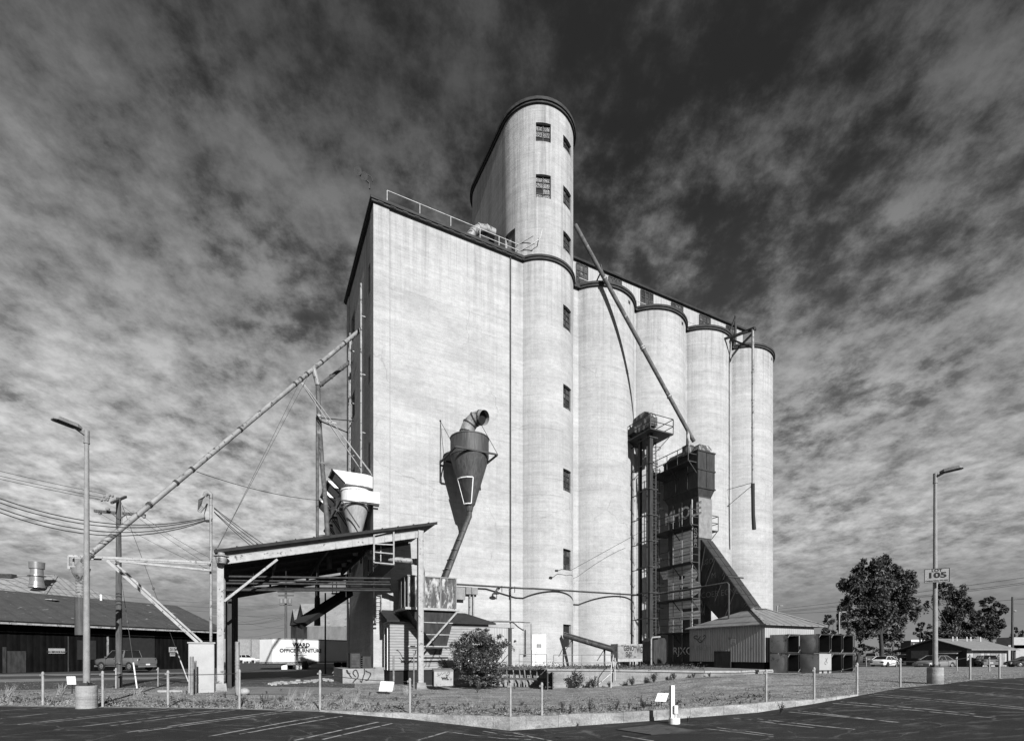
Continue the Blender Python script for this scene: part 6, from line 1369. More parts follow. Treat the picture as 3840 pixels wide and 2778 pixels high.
# ================================================================== trailer and things seen under the canopy
tl = thing('semi_trailer', 'white semi trailer lettered WARD OFFICE FURNITURE parked behind the canopy', 'trailer', V((P(1100,HY,60).x,60,0)))
q0, q1 = P(1023,HY,58), P(1304,HY,67.4); ex = (q1-q0); ex.z = 0; ex.normalize(); ey = V((-ex.y,ex.x,0)); q0.z = 0
zt0, zb0 = zy(2391,58), zy(2482,58)
TP = lambda x, y, z: q0+ex*x+ey*y+UP*z
LT = 14.2
m = MB(); m.hexa([TP(x,y,z) for z in (zb0,zt0) for x,y in ((0,0),(LT,0),(LT,2.5),(0,2.5))]); m.build('box', M['trailer'], tl, bevel=.06)
m = MB(); m.hexa([TP(x,y,z) for z in (zb0-.16,zb0-.004) for x,y in ((.02,-.02),(LT,-.02),(LT,2.52),(.02,2.52))]); m.hexa([TP(x,y,z) for z in (zt0-.12,zt0+.01) for x,y in ((-.02,-.025),(LT,-.025),(LT,2.52),(-.02,2.52))]); m.build('side_rail', M['galv'], tl)
for tx, s, x, z, sx_, of in (('WARD',.66,3.75,.63,1.2,.03),('OFFICE FURNITURE',.58,3.75,-.05,1.15,.024)):
    text_mb(tx, s, TP(x,-.0,(zb0+zt0)/2+z), ex, UP, of, sx_, depth=.03).build('lettering', M['ink'], tl)
m = MB(); m.boxv(TP(1.6,-.03,(zb0+zt0)/2+.31), ex*4.4, ey*.02, UP*.04); m.boxv(TP(3.0,-.035,(zb0+zt0)/2+.25), ex*1.6, ey*.02, UP*.14)
for k in range(9): m.boxv(TP(3.0+.17*k,-.03,(zb0+zt0)/2-.42), ex*.11, ey*.02, UP*.07); m.boxv(TP(2.75+.2*k,-.03,(zb0+zt0)/2-.62), ex*.14, ey*.02, UP*.08)
m.build('rule', M['ink'], tl)
m = MB(); 
for y in (.35,2.1): m.bar(TP(5.0,y,.05), TP(5.0,y,zb0-.1), .14); m.bar(TP(5.0,y,.4), TP(6.2,y,zb0-.1), .06); m.box(TP(5.0,y,.05), (.3,.3,.06))
m.build('landing_gear', M['steel'], tl)
for x in (11.2,12.5):
    for y in (.2,2.3): m = MB(); m.tube(TP(x,y-.18,.5), TP(x,y+.18,.5), .5, n=18); m.build('wheel', M['tyre'], tl)
tk = thing('truck_tractor', 'rear end of a truck tractor with white mud flaps under the trailer nose', 'truck', TP(2.4,.6,0))
tx = V((1,.12,0)).normalized(); ty = V((-tx.y,tx.x,0)); o_ = P(1052,HY,59.5); o_.z = 0; KP = lambda x,y,z: o_+tx*x+ty*y+UP*z
for x in (.1,1.72): m = MB(); m.boxv(KP(x,0,.02), tx*.65, ty*.03, UP*.5); m.build('mud_flap', M['sign'], tk)
m = MB(); m.boxv(KP(.1,0,.55), tx*2.3, ty*.1, UP*.22); m.build('light_bar', M['galv'], tk)
m = MB()
for k in range(14): m.ball(KP(.2+.16*k,-.02,.62+.07*(k%2)), .04, 6)
m.build('tail_light', M['ink'], tk)
for x in (.1,1.85):
    for y in (.8,2.1): m = MB(); m.tube(KP(x,y,.5), KP(x+.55,y,.5), .5, n=16); m.build('wheel', M['tyre'], tk)
m = MB(); m.boxv(KP(.8,.1,.5), tx*.9, ty*6.5, UP*.3); m.build('chassis', M['dark'], tk)
m = MB(); m.boxv(KP(.1,4.8,.6), tx*2.3, ty*1.9, UP*2.2); m.build('cab', M['cardark'], tk)
m = MB(); c0, c1 = P(982,HY,88), P(1120,HY,92); m.hexa([V((x,y,z)) for z in (zy(2457,88),zy(2411,88)) for x,y in ((c0.x,88),(c1.x,92),(c1.x-.6,94.6),(c0.x-.6,90.6))]); o2 = thing('box_trailer','plain white box trailer partly hidden behind the lettered trailer','trailer',V((c0.x,88,0))); m.build('box', M['trailer'], o2)
m = MB(); c = P(1012,HY,88.5); m.bar(V((c.x,88.5,-.05)), V((c.x,88.5,1.7)), .2); m.bar(V((c.x+2.5,89.5,-.05)), V((c.x+2.5,89.5,1.7)), .2); m.build('support_leg', M['dark'], o2)
bw = thing('block_wall_building', 'long low plain pale wall building far behind the trailer', 'building', P(940,HY,130)-UP*1.7)
m = MB(); m.hexa([V((P(x,HY,Z).x,Z,z)) for z in (-.2,zy(2396,130)) for x,Z in ((780,125),(1150,136),(1140,150),(780,140))]); m.build('wall', M['farwall'], bw)
m = MB()
for px in (910,955,1000): c = P(px,HY,125); m.box(V((c.x,125+(px-780)*.03-.2,zy(2425,126))), (.35,.3,4.2))
m.build('pilaster', M['farwall'], bw)
m = MB(); 
for k in range(10): c = P(868+k*22,HY,108); m.box(V((c.x,108,.45)), (.12,.12,1.0))
m.bar(V((P(860,HY,108).x,108,.75)), V((P(1080,HY,108).x,108,.75)), .16,.2); o = m.build('guard_rail', M['white'], None, V((P(960,HY,108).x,108,0))); tag(o, 'low white guard rail in front of the far pale wall', 'guard rail')
# far gabled sheds
gs = thing('gable_shed', 'corrugated shed with twin steep gables beyond the trailer', 'shed', V((P(1180,HY,115).x,115,0)))
dd = V((1,.08,0)).normalized()
def gable(E, Rg, Ef, L, nm):
    e0, r, e1 = E, Rg, Ef; m = MB(); m.add([e0,r,e1,V((e1.x,e1.y,-.2)),V((e0.x,e0.y,-.2))],[(0,1,2,3,4)]); m.quad(V((e0.x,e0.y,-.2)), V((e0.x,e0.y,-.2))+dd*L, e0+dd*L, e0); m.build('wall', M['gable'], gs)
    m = MB(); m.quad(e0-dd*.3-UP*.1,e0+dd*L-UP*.1,r+dd*L,r-dd*.3); m.quad(r-dd*.3,r+dd*L,e1+dd*L,e1-dd*.3); m.build('roof', M['gableroof'], gs)
gable(P(1152,2347,112), P(1131,2262,120), P(1112,2340,128), 30, 0); gable(P(1113,2345,132), P(1101,2283,140), P(1090,2345,150), 30, 1)
m = MB(); c = P(866,2372,45); m.box(V((c.x,45,c.z)), (1.0,.15,1.05)); o = m.build('frame_sign', M['dark'], None, c); tag(o, 'dark framed sign edge just right of the canopy back column', 'sign')
# ================================================================== vehicles
def wheel(par, x, y, r, wd):
    m = MB(); prof = []
    m.path([(x,y-wd/2,r),(x,y-wd/2+.03,r),(x,y+wd/2-.03,r),(x,y+wd/2,r)], [r*.93,r,r,r*.93], 20); t = m.build('wheel', M['tyre'], par)
    s = 1 if y > 0 else -1; m = MB(); yo = y+s*(wd/2+.004); m.path([(x,yo-s*.02,r),(x,yo,r),(x,yo+s*.012,r)], [r*.66,r*.64,r*.5], 16); m.build('rim', M['rim'], t)
    m = MB(); 
    for k in range(5): a = 2*pi*k/5; m.box((x+r*.4*cos(a), yo+s*.012, r+r*.4*sin(a)), (.07,.012,.07))
    m.build('rim_slot', M['tyre'], t)
def loft(mb, secs):                     # cross sections along x: (x, half width, z low, z high, crown)
    rows = []
    for x, w_, z0, z1, cr in secs:
        rows.append([V(p) for p in ((x,-w_*.9,z0),(x,-w_,z0+(z1-z0)*.3),(x,-w_*.99,z0+(z1-z0)*.65),(x,-w_*.9,z1-.02),(x,-w_*.5,z1+cr),(x,w_*.5,z1+cr),(x,w_*.9,z1-.02),(x,w_*.99,z0+(z1-z0)*.65),(x,w_,z0+(z1-z0)*.3),(x,w_*.9,z0),(x,-w_*.9,z0))])
    mb.grid(rows); n = len(mb.v); k = 11
    mb.f.append(list(range(n-k, n-1))); mb.sm.append(False); o = n-k*len(secs); mb.f.append(list(range(o, o+k-1))[::-1]); mb.sm.append(False)
def car(name, label, loc, head, paint, L, Wd, body, cab, roof, wheels, r, extras=None, cat='car'):
    h = atan2(head[1], head[0]); c = local(name, label, cat, loc, h, 'parked vehicles'); w2 = Wd/2
    m = MB(); loft(m, [(x, w2*k, z0, z1, cr) for x, k, z0, z1, cr in body]); m.build('body', M[paint], c)
    (x0,x1,x2,x3,zb,zt) = cab           # rear base, rear top, front top, front base
    def shell(e, zt_, zb_): return [(x0-e,-w2*.9-e,zb_),(x3+e,-w2*.9-e,zb_),(x3+e,w2*.9+e,zb_),(x0-e,w2*.9+e,zb_),(x1-e,-w2*.68-e,zt_),(x2+e,-w2*.68-e,zt_),(x2+e,w2*.68+e,zt_),(x1-e,w2*.68+e,zt_)]
    m = MB(); m.hexa(shell(0, zt, zb)); m.build('window', M['glassdark'], c)
    m = MB(); rows = []
    for i in range(7):
        t = i/6; x = x1-.06+(x2-x1+.12)*t; dz = .05*sin(pi*t); rows.append([V((x,y*w2,zt-.01+dz*(1-abs(y)/.9)+ (0.015 if abs(y) < .7 else -.05))) for y in (-.74,-.7,-.4,0,.4,.7,.74)])
    m.grid(rows); 
    for sy in (-1,1):
        for (xa,xb) in ((x0,x1),(x3,x2)): m.bar((xa,sy*w2*.905,zb), (xb,sy*w2*.69,zt), .09,.05)
        for xp in roof: m.bar((xp,sy*w2*.905,zb), (xp,sy*w2*.69,zt), .07,.05)
        m.bar((x1,sy*w2*.69,zt), (x2,sy*w2*.69,zt), .06,.05)
    m.build('roof', M[paint], c)
    for x in wheels:
        for y in (-w2+.1, w2-.1): wheel(c, x, y, r, .2)
    m = MB()
    for x in wheels:
        for y in (-1,1): m.path([(x,y*(w2-.02)-.05,r),(x,y*(w2+.002),r)], [r*1.14,r*1.14], 20)
    m.build('wheel_arch', M['ink'], c)
    xf, xr = body[-1][0], body[0][0]
    for y in (-w2*.62, w2*.62):
        m = MB(); m.box((xf-.06,y,body[-1][3]-.1), (.16,.4,.15)); m.build('headlight', M['lampglass'], c)
        m = MB(); m.box((xr+.05,y*1.12,body[0][3]-.12), (.14,.3,.16)); m.build('tail_light', M['ink'], c)
    for x, d in ((xf,1),(xr,-1)):
        m = MB(); m.box((x-d*.0,0,.42), (.12,Wd*.86,.16)); m.build('bumper', M[paint if name != 'pickup_truck' else 'rim'], c)
        m = MB(); m.box((x+d*.065,0,.6 if d < 0 else .45), (.02,.4,.14)); m.build('number_plate', M['sign'], c)
    for y in (-1,1): m = MB(); m.box((x3-.25,y*(w2+.08),zb+.08), (.12,.16,.12)); m.build('mirror', M[paint], c)
    m = MB()
    for y in (-1,1):
        for xp in roof[:1] if roof else []: m.box((xp,y*w2*1.0,zb-.12), (.16,.03,.03)); m.box((xp-.25,y*w2*.995,zb-.35), (.012,.02,.55)); m.box((x3-.1,y*w2*.995,zb-.35), (.012,.02,.55))
    if m.v: m.build('door_trim', M['ink'], c)
    if extras: extras(c)
    return c
sedan = [(-2.35,.8,.4,.78,.0),(-2.2,.92,.25,.95,.0),(-1.7,.98,.2,1.0,.02),(0,1.,.2,.95,.01),(1.2,.99,.2,.93,.02),(1.9,.94,.22,.84,.02),(2.3,.82,.3,.68,.0)]
coupe = [(-2.5,.8,.4,.8,.0),(-2.3,.93,.28,.96,.0),(-1.8,.98,.22,1.0,.01),(0,1.,.2,.92,.01),(1.3,.99,.2,.86,.02),(2.1,.94,.24,.74,.02),(2.5,.82,.3,.6,.0)]
wag = [(-2.25,.86,.35,1.0,.0),(-2.15,.95,.28,1.08,.0),(-1.2,1.,.25,1.08,.01),(0,1.,.25,1.05,.01),(1.2,.99,.25,1.05,.02),(1.9,.94,.28,.95,.02),(2.25,.84,.35,.8,.0)]
pick = [(-2.95,.96,.55,1.2,.0),(-2.9,1.,.5,1.25,.0),(-1.0,1.,.5,1.25,.0),(-.9,1.,.45,1.25,.0),(1.4,1.,.45,1.22,.0),(1.6,1.,.45,1.2,.03),(2.6,.97,.5,1.14,.03),(2.95,.9,.55,1.02,.0)]
def pos(px, py, Z): p = P(px, HY, Z); return V((p.x, Z, EYE-(py-HY)*Z/F))
def pk_x(c):
    m = MB(); m.box((-1.95,0,1.245), (1.8,1.55,.03)); m.build('bed_floor', M['ink'], c)
    m = MB(); m.box((-2.965,0,.95), (.03,1.5,.5)); m.build('tailgate', M['cargrey'], c)
    m = MB(); m.box((-.1,0,.42), (2.6,2.1,.05)); m.build('running_board', M['rim'], c)
car('pickup_truck', 'grey extended cab pickup truck parked in front of the dark warehouse', pos(470,2512,50), (-.955,.3), 'cargrey', 5.9, 2.0, pick, (-1.0,-.9,.75,1.35,1.22,1.93), (.1,-.85), (-1.85,1.85), .4, pk_x, 'pickup')
car('parked_car', 'silver two door coupe with lights facing left, in front of the house', pos(3505,2506,53.5), (-.913,-.407), 'carsilver', 4.95, 1.82, coupe, (-1.75,-.95,.25,1.1,.93,1.36), (-.45,), (-1.45,1.5), .33)
car('parked_car', 'white sedan showing its rear, left of the silver coupe', pos(3318,2499,68), (.84,.54), 'carwhite', 4.7, 1.8, sedan, (-1.75,-.8,.45,1.35,.96,1.42), (-.1,), (-1.4,1.4), .33)
car('parked_car', 'pale wagon seen from behind in front of the house corner', pos(3694,2499,73), (.45,.89), 'carsilver', 4.6, 1.85, wag, (-2.1,-1.75,.5,1.2,1.06,1.62), (-.2,-1.2), (-1.4,1.4), .36)
car('parked_car', 'dark car cut off by the right edge of the photo', pos(3860,2501,66), (-.95,.3), 'cardark', 4.6, 1.8, sedan, (-1.75,-.8,.45,1.35,.96,1.42), (-.1,), (-1.4,1.4), .33)
car('parked_car', 'pale pickup-like car far back left of the white sedan', pos(3268,2482,92), (.7,.7), 'carsilver', 4.9, 1.9, wag, (-1.0,-.7,.6,1.2,1.06,1.65), (-.1,), (-1.5,1.5), .37)
car('parked_car', 'dark car half hidden behind the white sedan', pos(3395,2484,88), (.8,.55), 'cardark', 4.6, 1.8, sedan, (-1.75,-.8,.45,1.35,.96,1.42), (-.1,), (-1.4,1.4), .33)
car('parked_car', 'white sport wagon far behind under the canopy', pos(917,2482,112), (.5,.86), 'carwhite', 4.7, 1.9, wag, (-2.1,-1.75,.5,1.2,1.06,1.65), (-.2,-1.2), (-1.4,1.4), .36)
# ================================================================== house at the right
hs = thing('house', 'low gable-roofed house with a shaded end wall and sunlit front at the right', 'house', P(3600,HY,76)-UP*1.7)
hn = V((.96,.28,0)).normalized(); hd = V((-hn.y,hn.x,0))            # hn along the ridge, hd across
H0 = P(3625,HY,74); H0.z = 0; HPp = lambda s,t,z: H0+hn*s+hd*t+UP*z
Wg = 8.6; Lg = 8.4
ze, za_ = 2.65, 4.0
m = MB(); m.hexa([HPp(s,t,z) for z in (-.3,ze) for s,t in ((0,0),(Lg,0),(Lg,Wg),(0,Wg))]); m.add([HPp(0,0,ze),HPp(0,Wg,ze),HPp(0,Wg/2,za_)],[(0,1,2)]); m.add([HPp(Lg,0,ze),HPp(Lg,Wg,ze),HPp(Lg,Wg/2,za_)],[(0,1,2)]); m.build('wall', M['housewall'], hs)  # dark wall colour carries the shade of the gable end
m = MB(); m.boxv(HPp(.02,-.03,-.2), hn*(Lg-.04), hd*.027, UP*(ze+.1)); m.build('front_wall', M['houselight'], hs)  # sunlit side put in as a paler copy of the wall colour
m = MB()
for dz in (0,.14): m.quad(HPp(-.6,-1.0,ze-.25+dz),HPp(Lg+1.2,-1.0,ze-.25+dz),HPp(Lg+1.2,Wg/2,za_+.1+dz),HPp(-.6,Wg/2,za_+.1+dz)); m.quad(HPp(-.6,Wg+2.0,ze-.5+dz),HPp(Lg+1.2,Wg+2.0,ze-.5+dz),HPp(Lg+1.2,Wg/2,za_+.1+dz),HPp(-.6,Wg/2,za_+.1+dz))
m.quad(HPp(-.6,-1.0,ze-.25),HPp(Lg+1.2,-1.0,ze-.25),HPp(Lg+1.2,-1.0,ze-.11),HPp(-.6,-1.0,ze-.11)); m.quad(HPp(-.6,-1.0,ze-.25),HPp(-.6,Wg/2,za_+.1),HPp(-.6,Wg/2,za_+.24),HPp(-.6,-1.0,ze-.11)); m.quad(HPp(-.6,Wg+2.,ze-.5),HPp(-.6,Wg/2,za_+.1),HPp(-.6,Wg/2,za_+.24),HPp(-.6,Wg+2.,ze-.36)); m.build('roof', M['shingle'], hs)
m = MB(); m.boxv(HPp(-.03,5.2,1.2), hd*2.6, hn*.02, UP*1.2); wi = m.build('window', M['greysteel'], hs)
m = MB(); m.boxv(HPp(-.03,1.4,1.1), hd*1.6, hn*.02, UP*1.1); m.build('window', M['greysteel'], hs)
m = MB(); m.hexa([HPp(-1.1,.6,1.85),HPp(-.02,.6,2.3),HPp(-.02,3.7,2.3),HPp(-1.1,3.7,1.85),HPp(-1.1,.6,1.92),HPp(-.02,.6,2.36),HPp(-.02,3.7,2.36),HPp(-1.1,3.7,1.92)]); m.build('awning', M['steel'], hs)
for s, w_ in ((1.3,1.6),(3.6,.6),(4.8,2.2),(7.3,.7)):
    m = MB(); m.boxv(HPp(s,-.06,.9 if w_ > 1 else 0), hn*w_, hd*.02, UP*(1.2 if w_ > 1 else 2.1)); m.build('window' if w_ > 1 else 'door', M['greysteel'], hs)
m = MB()
for k in range(5): c = HPp(1.5+1.5*k, Wg/2-1.5+.4*(k%2), za_-.2); m.tube(c, c+UP*.7, .07, n=6)
m.build('roof_pipe', M['white'], hs)
m = MB(); m.box(HPp(Lg+.9,-.5,1.3), (.2,.2,2.6)); m.build('porch_post', M['wood'], hs)
m = MB(); c = P(3822,2410,120); m.box(c, (7,4,2.6)); m.box(c-UP*3, (9,4,5)); o = m.build('white_building', M['houselight'], None, c-UP*2.8); tag(o, 'flat pale building far behind the house at the right edge', 'building')
fb = thing('far_building', 'far building with rows of bright windows between the trees', 'building', P(3440,HY,190)-UP*1.7)
m = MB(); c = P(3436,2424,190); m.box(c-UP*1.0, (8,5,6.5)); m.build('wall', M['housewall'], fb); m = MB(); m.box(c+V((0,-2.6,2.2)), (8,.2,.7)); m.build('fascia', M['white'], fb)
for k in range(6): m = MB(); m.box(V((c.x-3+1.1*k,190-2.6,c.z+.6)), (.6,.15,1.2)); m.build('window', M['houselight'], fb)
# ================================================================== vegetation
def foliage(blobs, n, size, rnd, droop=0., flat=1.0):
    vs, fs = [], []; tot = sum(r[0]*r[1]*r[2] for _, r in blobs)
    for c, r in blobs:
        k = int(n*(r[0]*r[1]*r[2])/tot); c = V(c)
        clumps = []
        for _ in range(max(5, int(k/130))):
            a = rnd.random()*2*pi; z = rnd.uniform(-1,1); q = sqrt(1-z*z); d = rnd.uniform(.45,1.0); clumps.append((V((q*cos(a)*r[0],q*sin(a)*r[1],z*r[2]))*d, rnd.uniform(.13,.27)))
        for i in range(k):
            cc, cr = clumps[rnd.randrange(len(clumps))]; p = c+cc+V((rnd.gauss(0,1)*r[0],rnd.gauss(0,1)*r[1],rnd.gauss(0,1)*r[2]*.9))*cr*.55
            if droop and rnd.random() < .5: p.z -= abs(rnd.gauss(0,1))*droop
            s = size*rnd.uniform(.5,1.35); u = V((rnd.gauss(0,1),rnd.gauss(0,1),rnd.gauss(0,.8)-droop*.3)).normalized(); w_ = u.cross(V((rnd.gauss(0,1),rnd.gauss(0,1),rnd.gauss(0,1)))).normalized()
            o = len(vs); vs += [p-u*s*.6, p+w_*s*.3, p+u*s*.7, p-w_*s*.3]; fs.append((o,o+1,o+2,o+3))
    m = MB(); m.v = vs; m.f = [list(f) for f in fs]; m.sm = [False]*len(fs); return m
def tree(name, label, base, trunk_px, Z, blobs_px, n, size, mt, seed, droop=0., group=None, tr=.35, cat='tree'):
    rnd = random.Random(seed); t = thing(name, label, cat, base, group)
    bl = []
    for px, py, rx, ry in blobs_px:
        c = P(px, py, Z+rnd.uniform(-.3,.3)*rx*Z/F); bl.append((c, (rx*Z/F*.84, rx*Z/F*.8, ry*Z/F*.84)))
    m = MB(); cen = sum((b[0] for b in bl), V((0,0,0)))/len(bl); fork = base.lerp(cen, .5); fork.x = base.x+(cen.x-base.x)*.3
    m.path([base-UP*.3, base.lerp(fork,.5)+V((tr*.3,0,0)), fork], [tr*1.25, tr*.95, tr*.75], 10)
    for c, r in bl: e = c+V((0,0,-r[2]*.2)); mid = fork.lerp(e,.5)+V((rnd.uniform(-.2,.2)*r[0],0,r[2]*.1)); m.path([fork-UP*tr*.5, mid, e], [tr*.5, tr*.32, tr*.1], 7)
    m.build('trunk', M['bark'], t); foliage(bl, n, size, rnd, droop).build('crown', M[mt], t); return t
def gb(px, Z): p = P(px,HY,Z); return V((p.x,Z,0))
tree('shade_tree', 'big dark broad tree standing left of the right lamp post', gb(3306,85), 0, 85, [(3255,2130,62,48),(3330,2120,58,50),(3395,2165,48,60),(3200,2180,58,55),(3290,2200,75,65),(3370,2235,62,62),(3215,2265,62,62),(3160,2290,36,46),(3300,2300,72,62),(3395,2300,48,60),(3425,2270,36,32),(3240,2350,58,50),(3340,2370,55,44),(3170,2350,36,36)], 46000, .33, 'leafdark', 1, .4, 'trees at the right')
tree('shade_tree', 'drooping dark tree right behind the lamp post and sign', gb(3590,98), 0, 98, [(3540,2205,32,28),(3590,2225,42,40),(3630,2270,38,45),(3500,2245,24,24),(3480,2262,18,16),(3570,2300,45,45),(3640,2330,38,40),(3540,2370,45,40),(3620,2385,45,34),(3500,2390,36,30)], 24000, .33, 'leafdark', 2, .9, 'trees at the right')
tree('shade_tree', 'compact rounded dark tree right of the drooping tree', gb(3720,104), 0, 104, [(3705,2265,36,30),(3745,2285,30,34),(3690,2310,34,36),(3740,2335,36,36),(3700,2370,46,34),(3670,2340,26,30)], 17000, .33, 'leafdark', 3, .1, 'trees at the right')
tree('small_tree', 'small pale leafy tree behind the bin stack', gb(3105,66), 0, 66, [(3105,2325,26,24),(3085,2345,20,18),(3125,2340,20,24),(3100,2372,34,28),(3140,2380,22,24)], 2600, .32, 'leaflight', 4, 0, None, .15)
tree('small_tree', 'small far tree at the far right beside the bare pole', gb(3815,120), 0, 120, [(3818,2368,22,22),(3800,2385,18,20),(3835,2390,16,16)], 900, .5, 'leafdark', 5, .1)
tree('small_tree', 'small far tree in the gap between the big tree and the lamp post', gb(3450,130), 0, 130, [(3452,2345,16,22),(3440,2370,20,22),(3466,2380,20,24),(3485,2345,10,14)], 1000, .6, 'leaf', 6, .1)
tree('small_tree', 'low dark leafy tree under the left side of the big tree', gb(3215,110), 0, 110, [(3190,2425,30,26),(3235,2430,30,24),(3260,2420,24,26)], 1500, .45, 'leaf', 8, .1)
rnd = random.Random(31); bl = []
for k in range(46):
    px = 3130+k*26; Z = rnd.uniform(210,260); bl.append((P(px, 2440-rnd.uniform(0,16), Z), (5,4,rnd.uniform(2.5,4.6))))
for k in range(20):
    px = -300+k*16; 
struct(foliage(bl, 7000, .9, rnd).build('treeline', M['leafdark']), 'stuff')
rnd = random.Random(13); Zb = 29.9; g = V((P(1795,HY,Zb).x, Zb, -.2))
bs = thing('bush', 'big round leafy bush in front of the clapboard shed beside the dumpster', 'bush', g)
bl = [(P(px,py,Zb+dz), (rx*Zb/F, rx*Zb/F*.85, ry*Zb/F)) for px,py,rx,ry,dz in ((1790,2420,85,60,0),(1735,2440,48,55,.2),(1850,2430,50,52,0),(1760,2480,72,62,-.3),(1830,2490,66,60,-.2),(1715,2490,34,40,0),(1875,2415,36,30,.1),(1780,2545,70,34,-.2),(1850,2540,50,34,-.1),(1815,2370,40,22,.1),(1912,2408,22,16,.3),(1928,2428,10,14,.3),(1870,2545,30,28,.3))]
m = MB()
for c, r in bl: m.path([g-UP*.1, g.lerp(c,.5)+V((.1,0,.1)), c], [.05,.03,.012], 5)
m.build('stem', M['bark'], bs); foliage(bl, 26000, .095, rnd).build('leaves', M['bushleaf'], bs)
def weed(px, py, hpx, label, mt='leaf', kind=0, seed=0, spread=.5, p=None, cat='weed'):
    r = random.Random(seed); g = GP(px, py) if p is None else p; h = hpx*g.y/F; t = thing('weed' if cat == 'weed' else 'shrub', label, cat, g, 'weeds' if cat == 'weed' else 'shrubs along the dock'); m = MB(); lf = []
    ns = 5 if cat == 'weed' else 9
    st = MB()
    for k in range(ns):
        a = r.random()*6.28; q = g+V((cos(a)*h*spread*r.uniform(.3,1), sin(a)*h*spread*.7, h*r.uniform(.6,1.05))); st.path([g-UP*.02, g.lerp(q,.5)+UP*h*.08, q], [.012,.009,.004], 4)
        for i in range(26 if cat == 'weed' else 60):
            c = g.lerp(q, r.uniform(.2,1))+V((r.gauss(0,.07)*h,r.gauss(0,.07)*h,r.gauss(0,.06)*h)); s = h*r.uniform(.05,.11); u = V((r.gauss(0,1),r.gauss(0,1),r.gauss(.3,.6))).normalized(); w_ = u.cross(V((r.gauss(0,1),r.gauss(0,1),r.gauss(0,1)))).normalized(); m.quad(c-u*s*.6, c+w_*s*.35, c+u*s*.7, c-w_*s*.35)
    st.build('stem', M['bark'], t); m.build('leaves', M[mt], t)
for k, (px,py,h,lab) in enumerate(((2168,2574,72,'tall pointed shrub against the dock below the auger'),(2225,2568,46,'round dark shrub on the dock front, right of the tall pointed one'),(2285,2566,24,'low shrub at the foot of the bent handrail'),(2370,2556,34,'wispy shrub on the dock front right of the handrail'),(2452,2549,36,'dark shrub at the dock front near its middle'),(2528,2542,26,'small bushy shrub on the dock edge left of the tin shed'),(2600,2532,20,'low spreading shrub at the right end of the dock front'),(2660,2530,16,'lowest shrub on the gravel in front of the tin shed'))):
    zd_ = 28.95-(px-2052)*.00302-.5; q = P(px,HY,zd_); weed(px, py, h, lab, 'leaf', 1, k+50, .45, p=V((q.x, zd_, G(q.x, zd_))), cat='shrub')
wl_ = [(988,2636,42,'upright dark weed right of the tall rusty bollard'),(1280,2620,16,'small weed on the gravel in front of the graffiti plinth'),(1488,2625,16,'small weed left of the post before the right canopy post'),(1720,2668,20,'low weed by the kerb left of the kerb corner'),(1852,2658,24,'weed beside the kerb, left of the corner post'),(1890,2666,20,'dark low weed just left of the corner post'),(1957,2645,22,'weed on the gravel between the two corner posts'),(2107,2670,38,'slim weed at the kerb right of the corner posts'),(2212,2668,52,'tall weed at the kerb in front of the dock'),(2140,2672,40,'bent weed at the kerb beside a pale stick'),(2310,2664,46,'leafy weed at the kerb, left of the slim one'),(2360,2660,26,'low weed at the kerb in the middle'),(2414,2656,50,'slim tall weed at the kerb left of the marker post'),(2165,2728,22,'weed in the asphalt joint below the kerb'),(2580,2705,22,'spreading weed at the foot of the kerb right of the marker post'),(2930,2672,44,'weed growing up against the kerb at the right'),(845,2615,22,'dark weed at the foot of the left canopy post'),(700,2602,16,'small weed by the pale cabinet'),(400,2640,30,'dark weed beside the left lamp base'),(225,2590,24,'scrubby weed left of the left lamp'),(20,2625,24,'scrubby weed at the left edge'),(1050,2628,20,'scrubby weed in front of the yard apron'),(1340,2600,18,'low weed at the foot of the graffiti plinth'),(2775,2640,16,'low weed by the kerb left of the tin shed post'),(1385,2606,18,'low weed on the gravel below the concrete pier'),(1420,2640,14,'flat weed on the gravel left of the tilted plate'),(1560,2612,16,'low weed by the footing of the right canopy post'),(1610,2650,20,'scrubby weed between the kerb and the dumpster'),(1790,2596,22,'wispy weed in front of the big bush'),(1000,2600,14,'low weed on the apron edge'),(2030,2580,24,'tangled weed under the plank dock'),(1930,2582,22,'wispy weed right of the big bush')]
for k, a in enumerate(wl_): weed(a[0], a[1], a[2], a[3], 'leaf' if k % 3 else 'leafdark', 0, 100+k, .4)
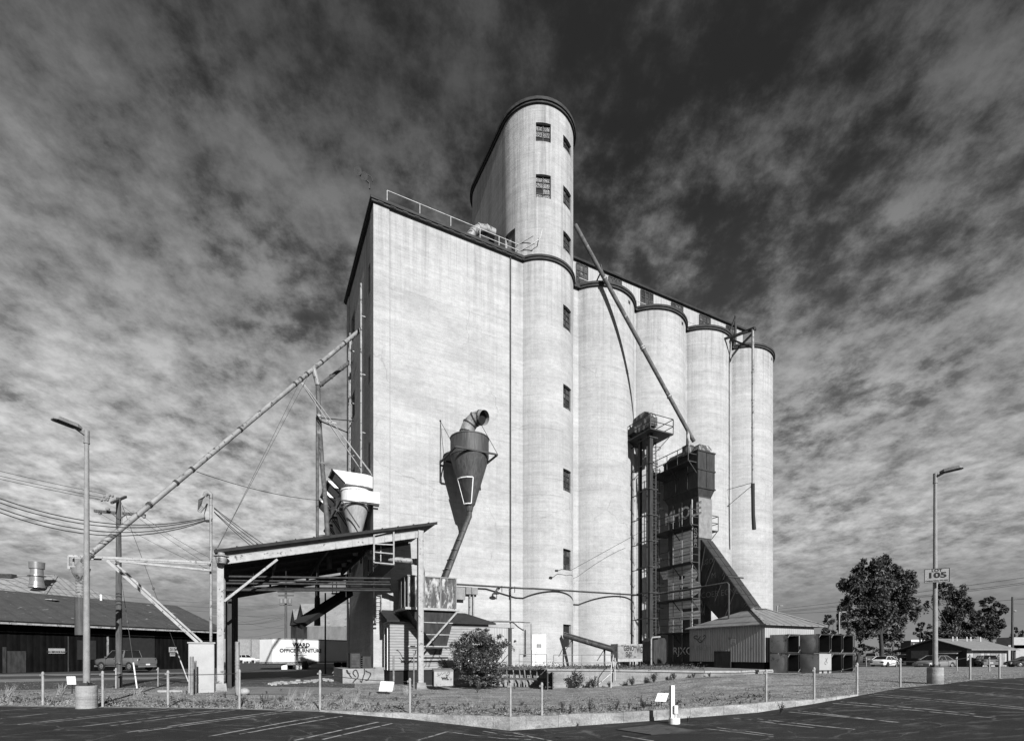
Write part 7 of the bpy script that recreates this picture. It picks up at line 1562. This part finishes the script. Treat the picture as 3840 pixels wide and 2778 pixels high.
# dock-top weeds and dry grass: nobody could count them
rnd = random.Random(17); m = MB(); lf = MB()
def tuft(mb, g, h, n, lean):
    for i in range(n):
        a = rnd.random()*6.28; b = g+V((rnd.gauss(0,.05),rnd.gauss(0,.05),0)); e = b+V((cos(a)*h*lean*rnd.random()+h*.25, sin(a)*h*lean*rnd.random(), h*rnd.uniform(.5,1))); mid = b.lerp(e,.5)+UP*h*.12; w_ = V((.006,.002,0)); mb.quad(b-w_, b+w_, mid+w_, mid-w_); mb.add([mid-w_, mid+w_, e], [(0,1,2)])
for k in range(110):
    px = rnd.choice([rnd.uniform(-60,330), rnd.uniform(930,1300), rnd.uniform(1600,2500), rnd.uniform(0,3200)]); py0 = 2560
    for (x, y), (x2, y2) in zip(TOP, TOP[1:]):
        if x <= px <= x2: py0 = y+(y2-y)*(px-x)/(x2-x)
    tuft(m, GP(px, py0-rnd.uniform(2,45)*rnd.random()-2), rnd.uniform(.08,.26), 6, .6)
for px, py in ((30,2612),(225,2605),(510,2628),(1330,2632),(1520,2605),(1090,2630),(1140,2632)): tuft(m, GP(px,py), .62, 22, .5)
struct(m.build('dry_grass', M['drygrass']), 'stuff')
m = MB()
for k in range(330):
    px = rnd.uniform(1900,2640); Z = rnd.uniform(29.8,36); p = P(px,HY,Z); h = rnd.uniform(.05,.28)*(1.6 if rnd.random() < .15 else 1)
    for i in range(9):
        c = V((p.x+rnd.gauss(0,.1), Z+rnd.gauss(0,.1), .86+rnd.random()*h)); s = rnd.uniform(.03,.07); u = V((rnd.gauss(0,1),rnd.gauss(0,1),rnd.gauss(.4,.6))).normalized(); w_ = u.cross(V((rnd.gauss(0,1),rnd.gauss(0,1),rnd.gauss(0,1)))).normalized(); m.quad(c-u*s, c+w_*s*.5, c+u*s, c-w_*s*.5)
struct(m.build('dock_weeds', M['leaf']), 'stuff')
m = MB()
for k in range(520):
    px = rnd.uniform(0,2900); py0 = 2560
    for (x, y), (x2, y2) in zip(TOP, TOP[1:]):
        if x <= px <= x2: py0 = y+(y2-y)*(px-x)/(x2-x)
    yq = py0-abs(rnd.gauss(0,28))-1
    if yq < 2560: continue
    g = GP(px, yq)
    for i in range(7):
        c = g+V((rnd.gauss(0,.07),rnd.gauss(0,.07),.02+rnd.random()*.12)); s = rnd.uniform(.025,.06); u = V((rnd.gauss(0,1),rnd.gauss(0,1),rnd.gauss(.4,.6))).normalized(); w_ = u.cross(V((rnd.gauss(0,1),rnd.gauss(0,1),rnd.gauss(0,1)))).normalized(); m.quad(c-u*s, c+w_*s*.5, c+u*s, c-w_*s*.5)
struct(m.build('ground_weeds', M['leaf']), 'stuff')
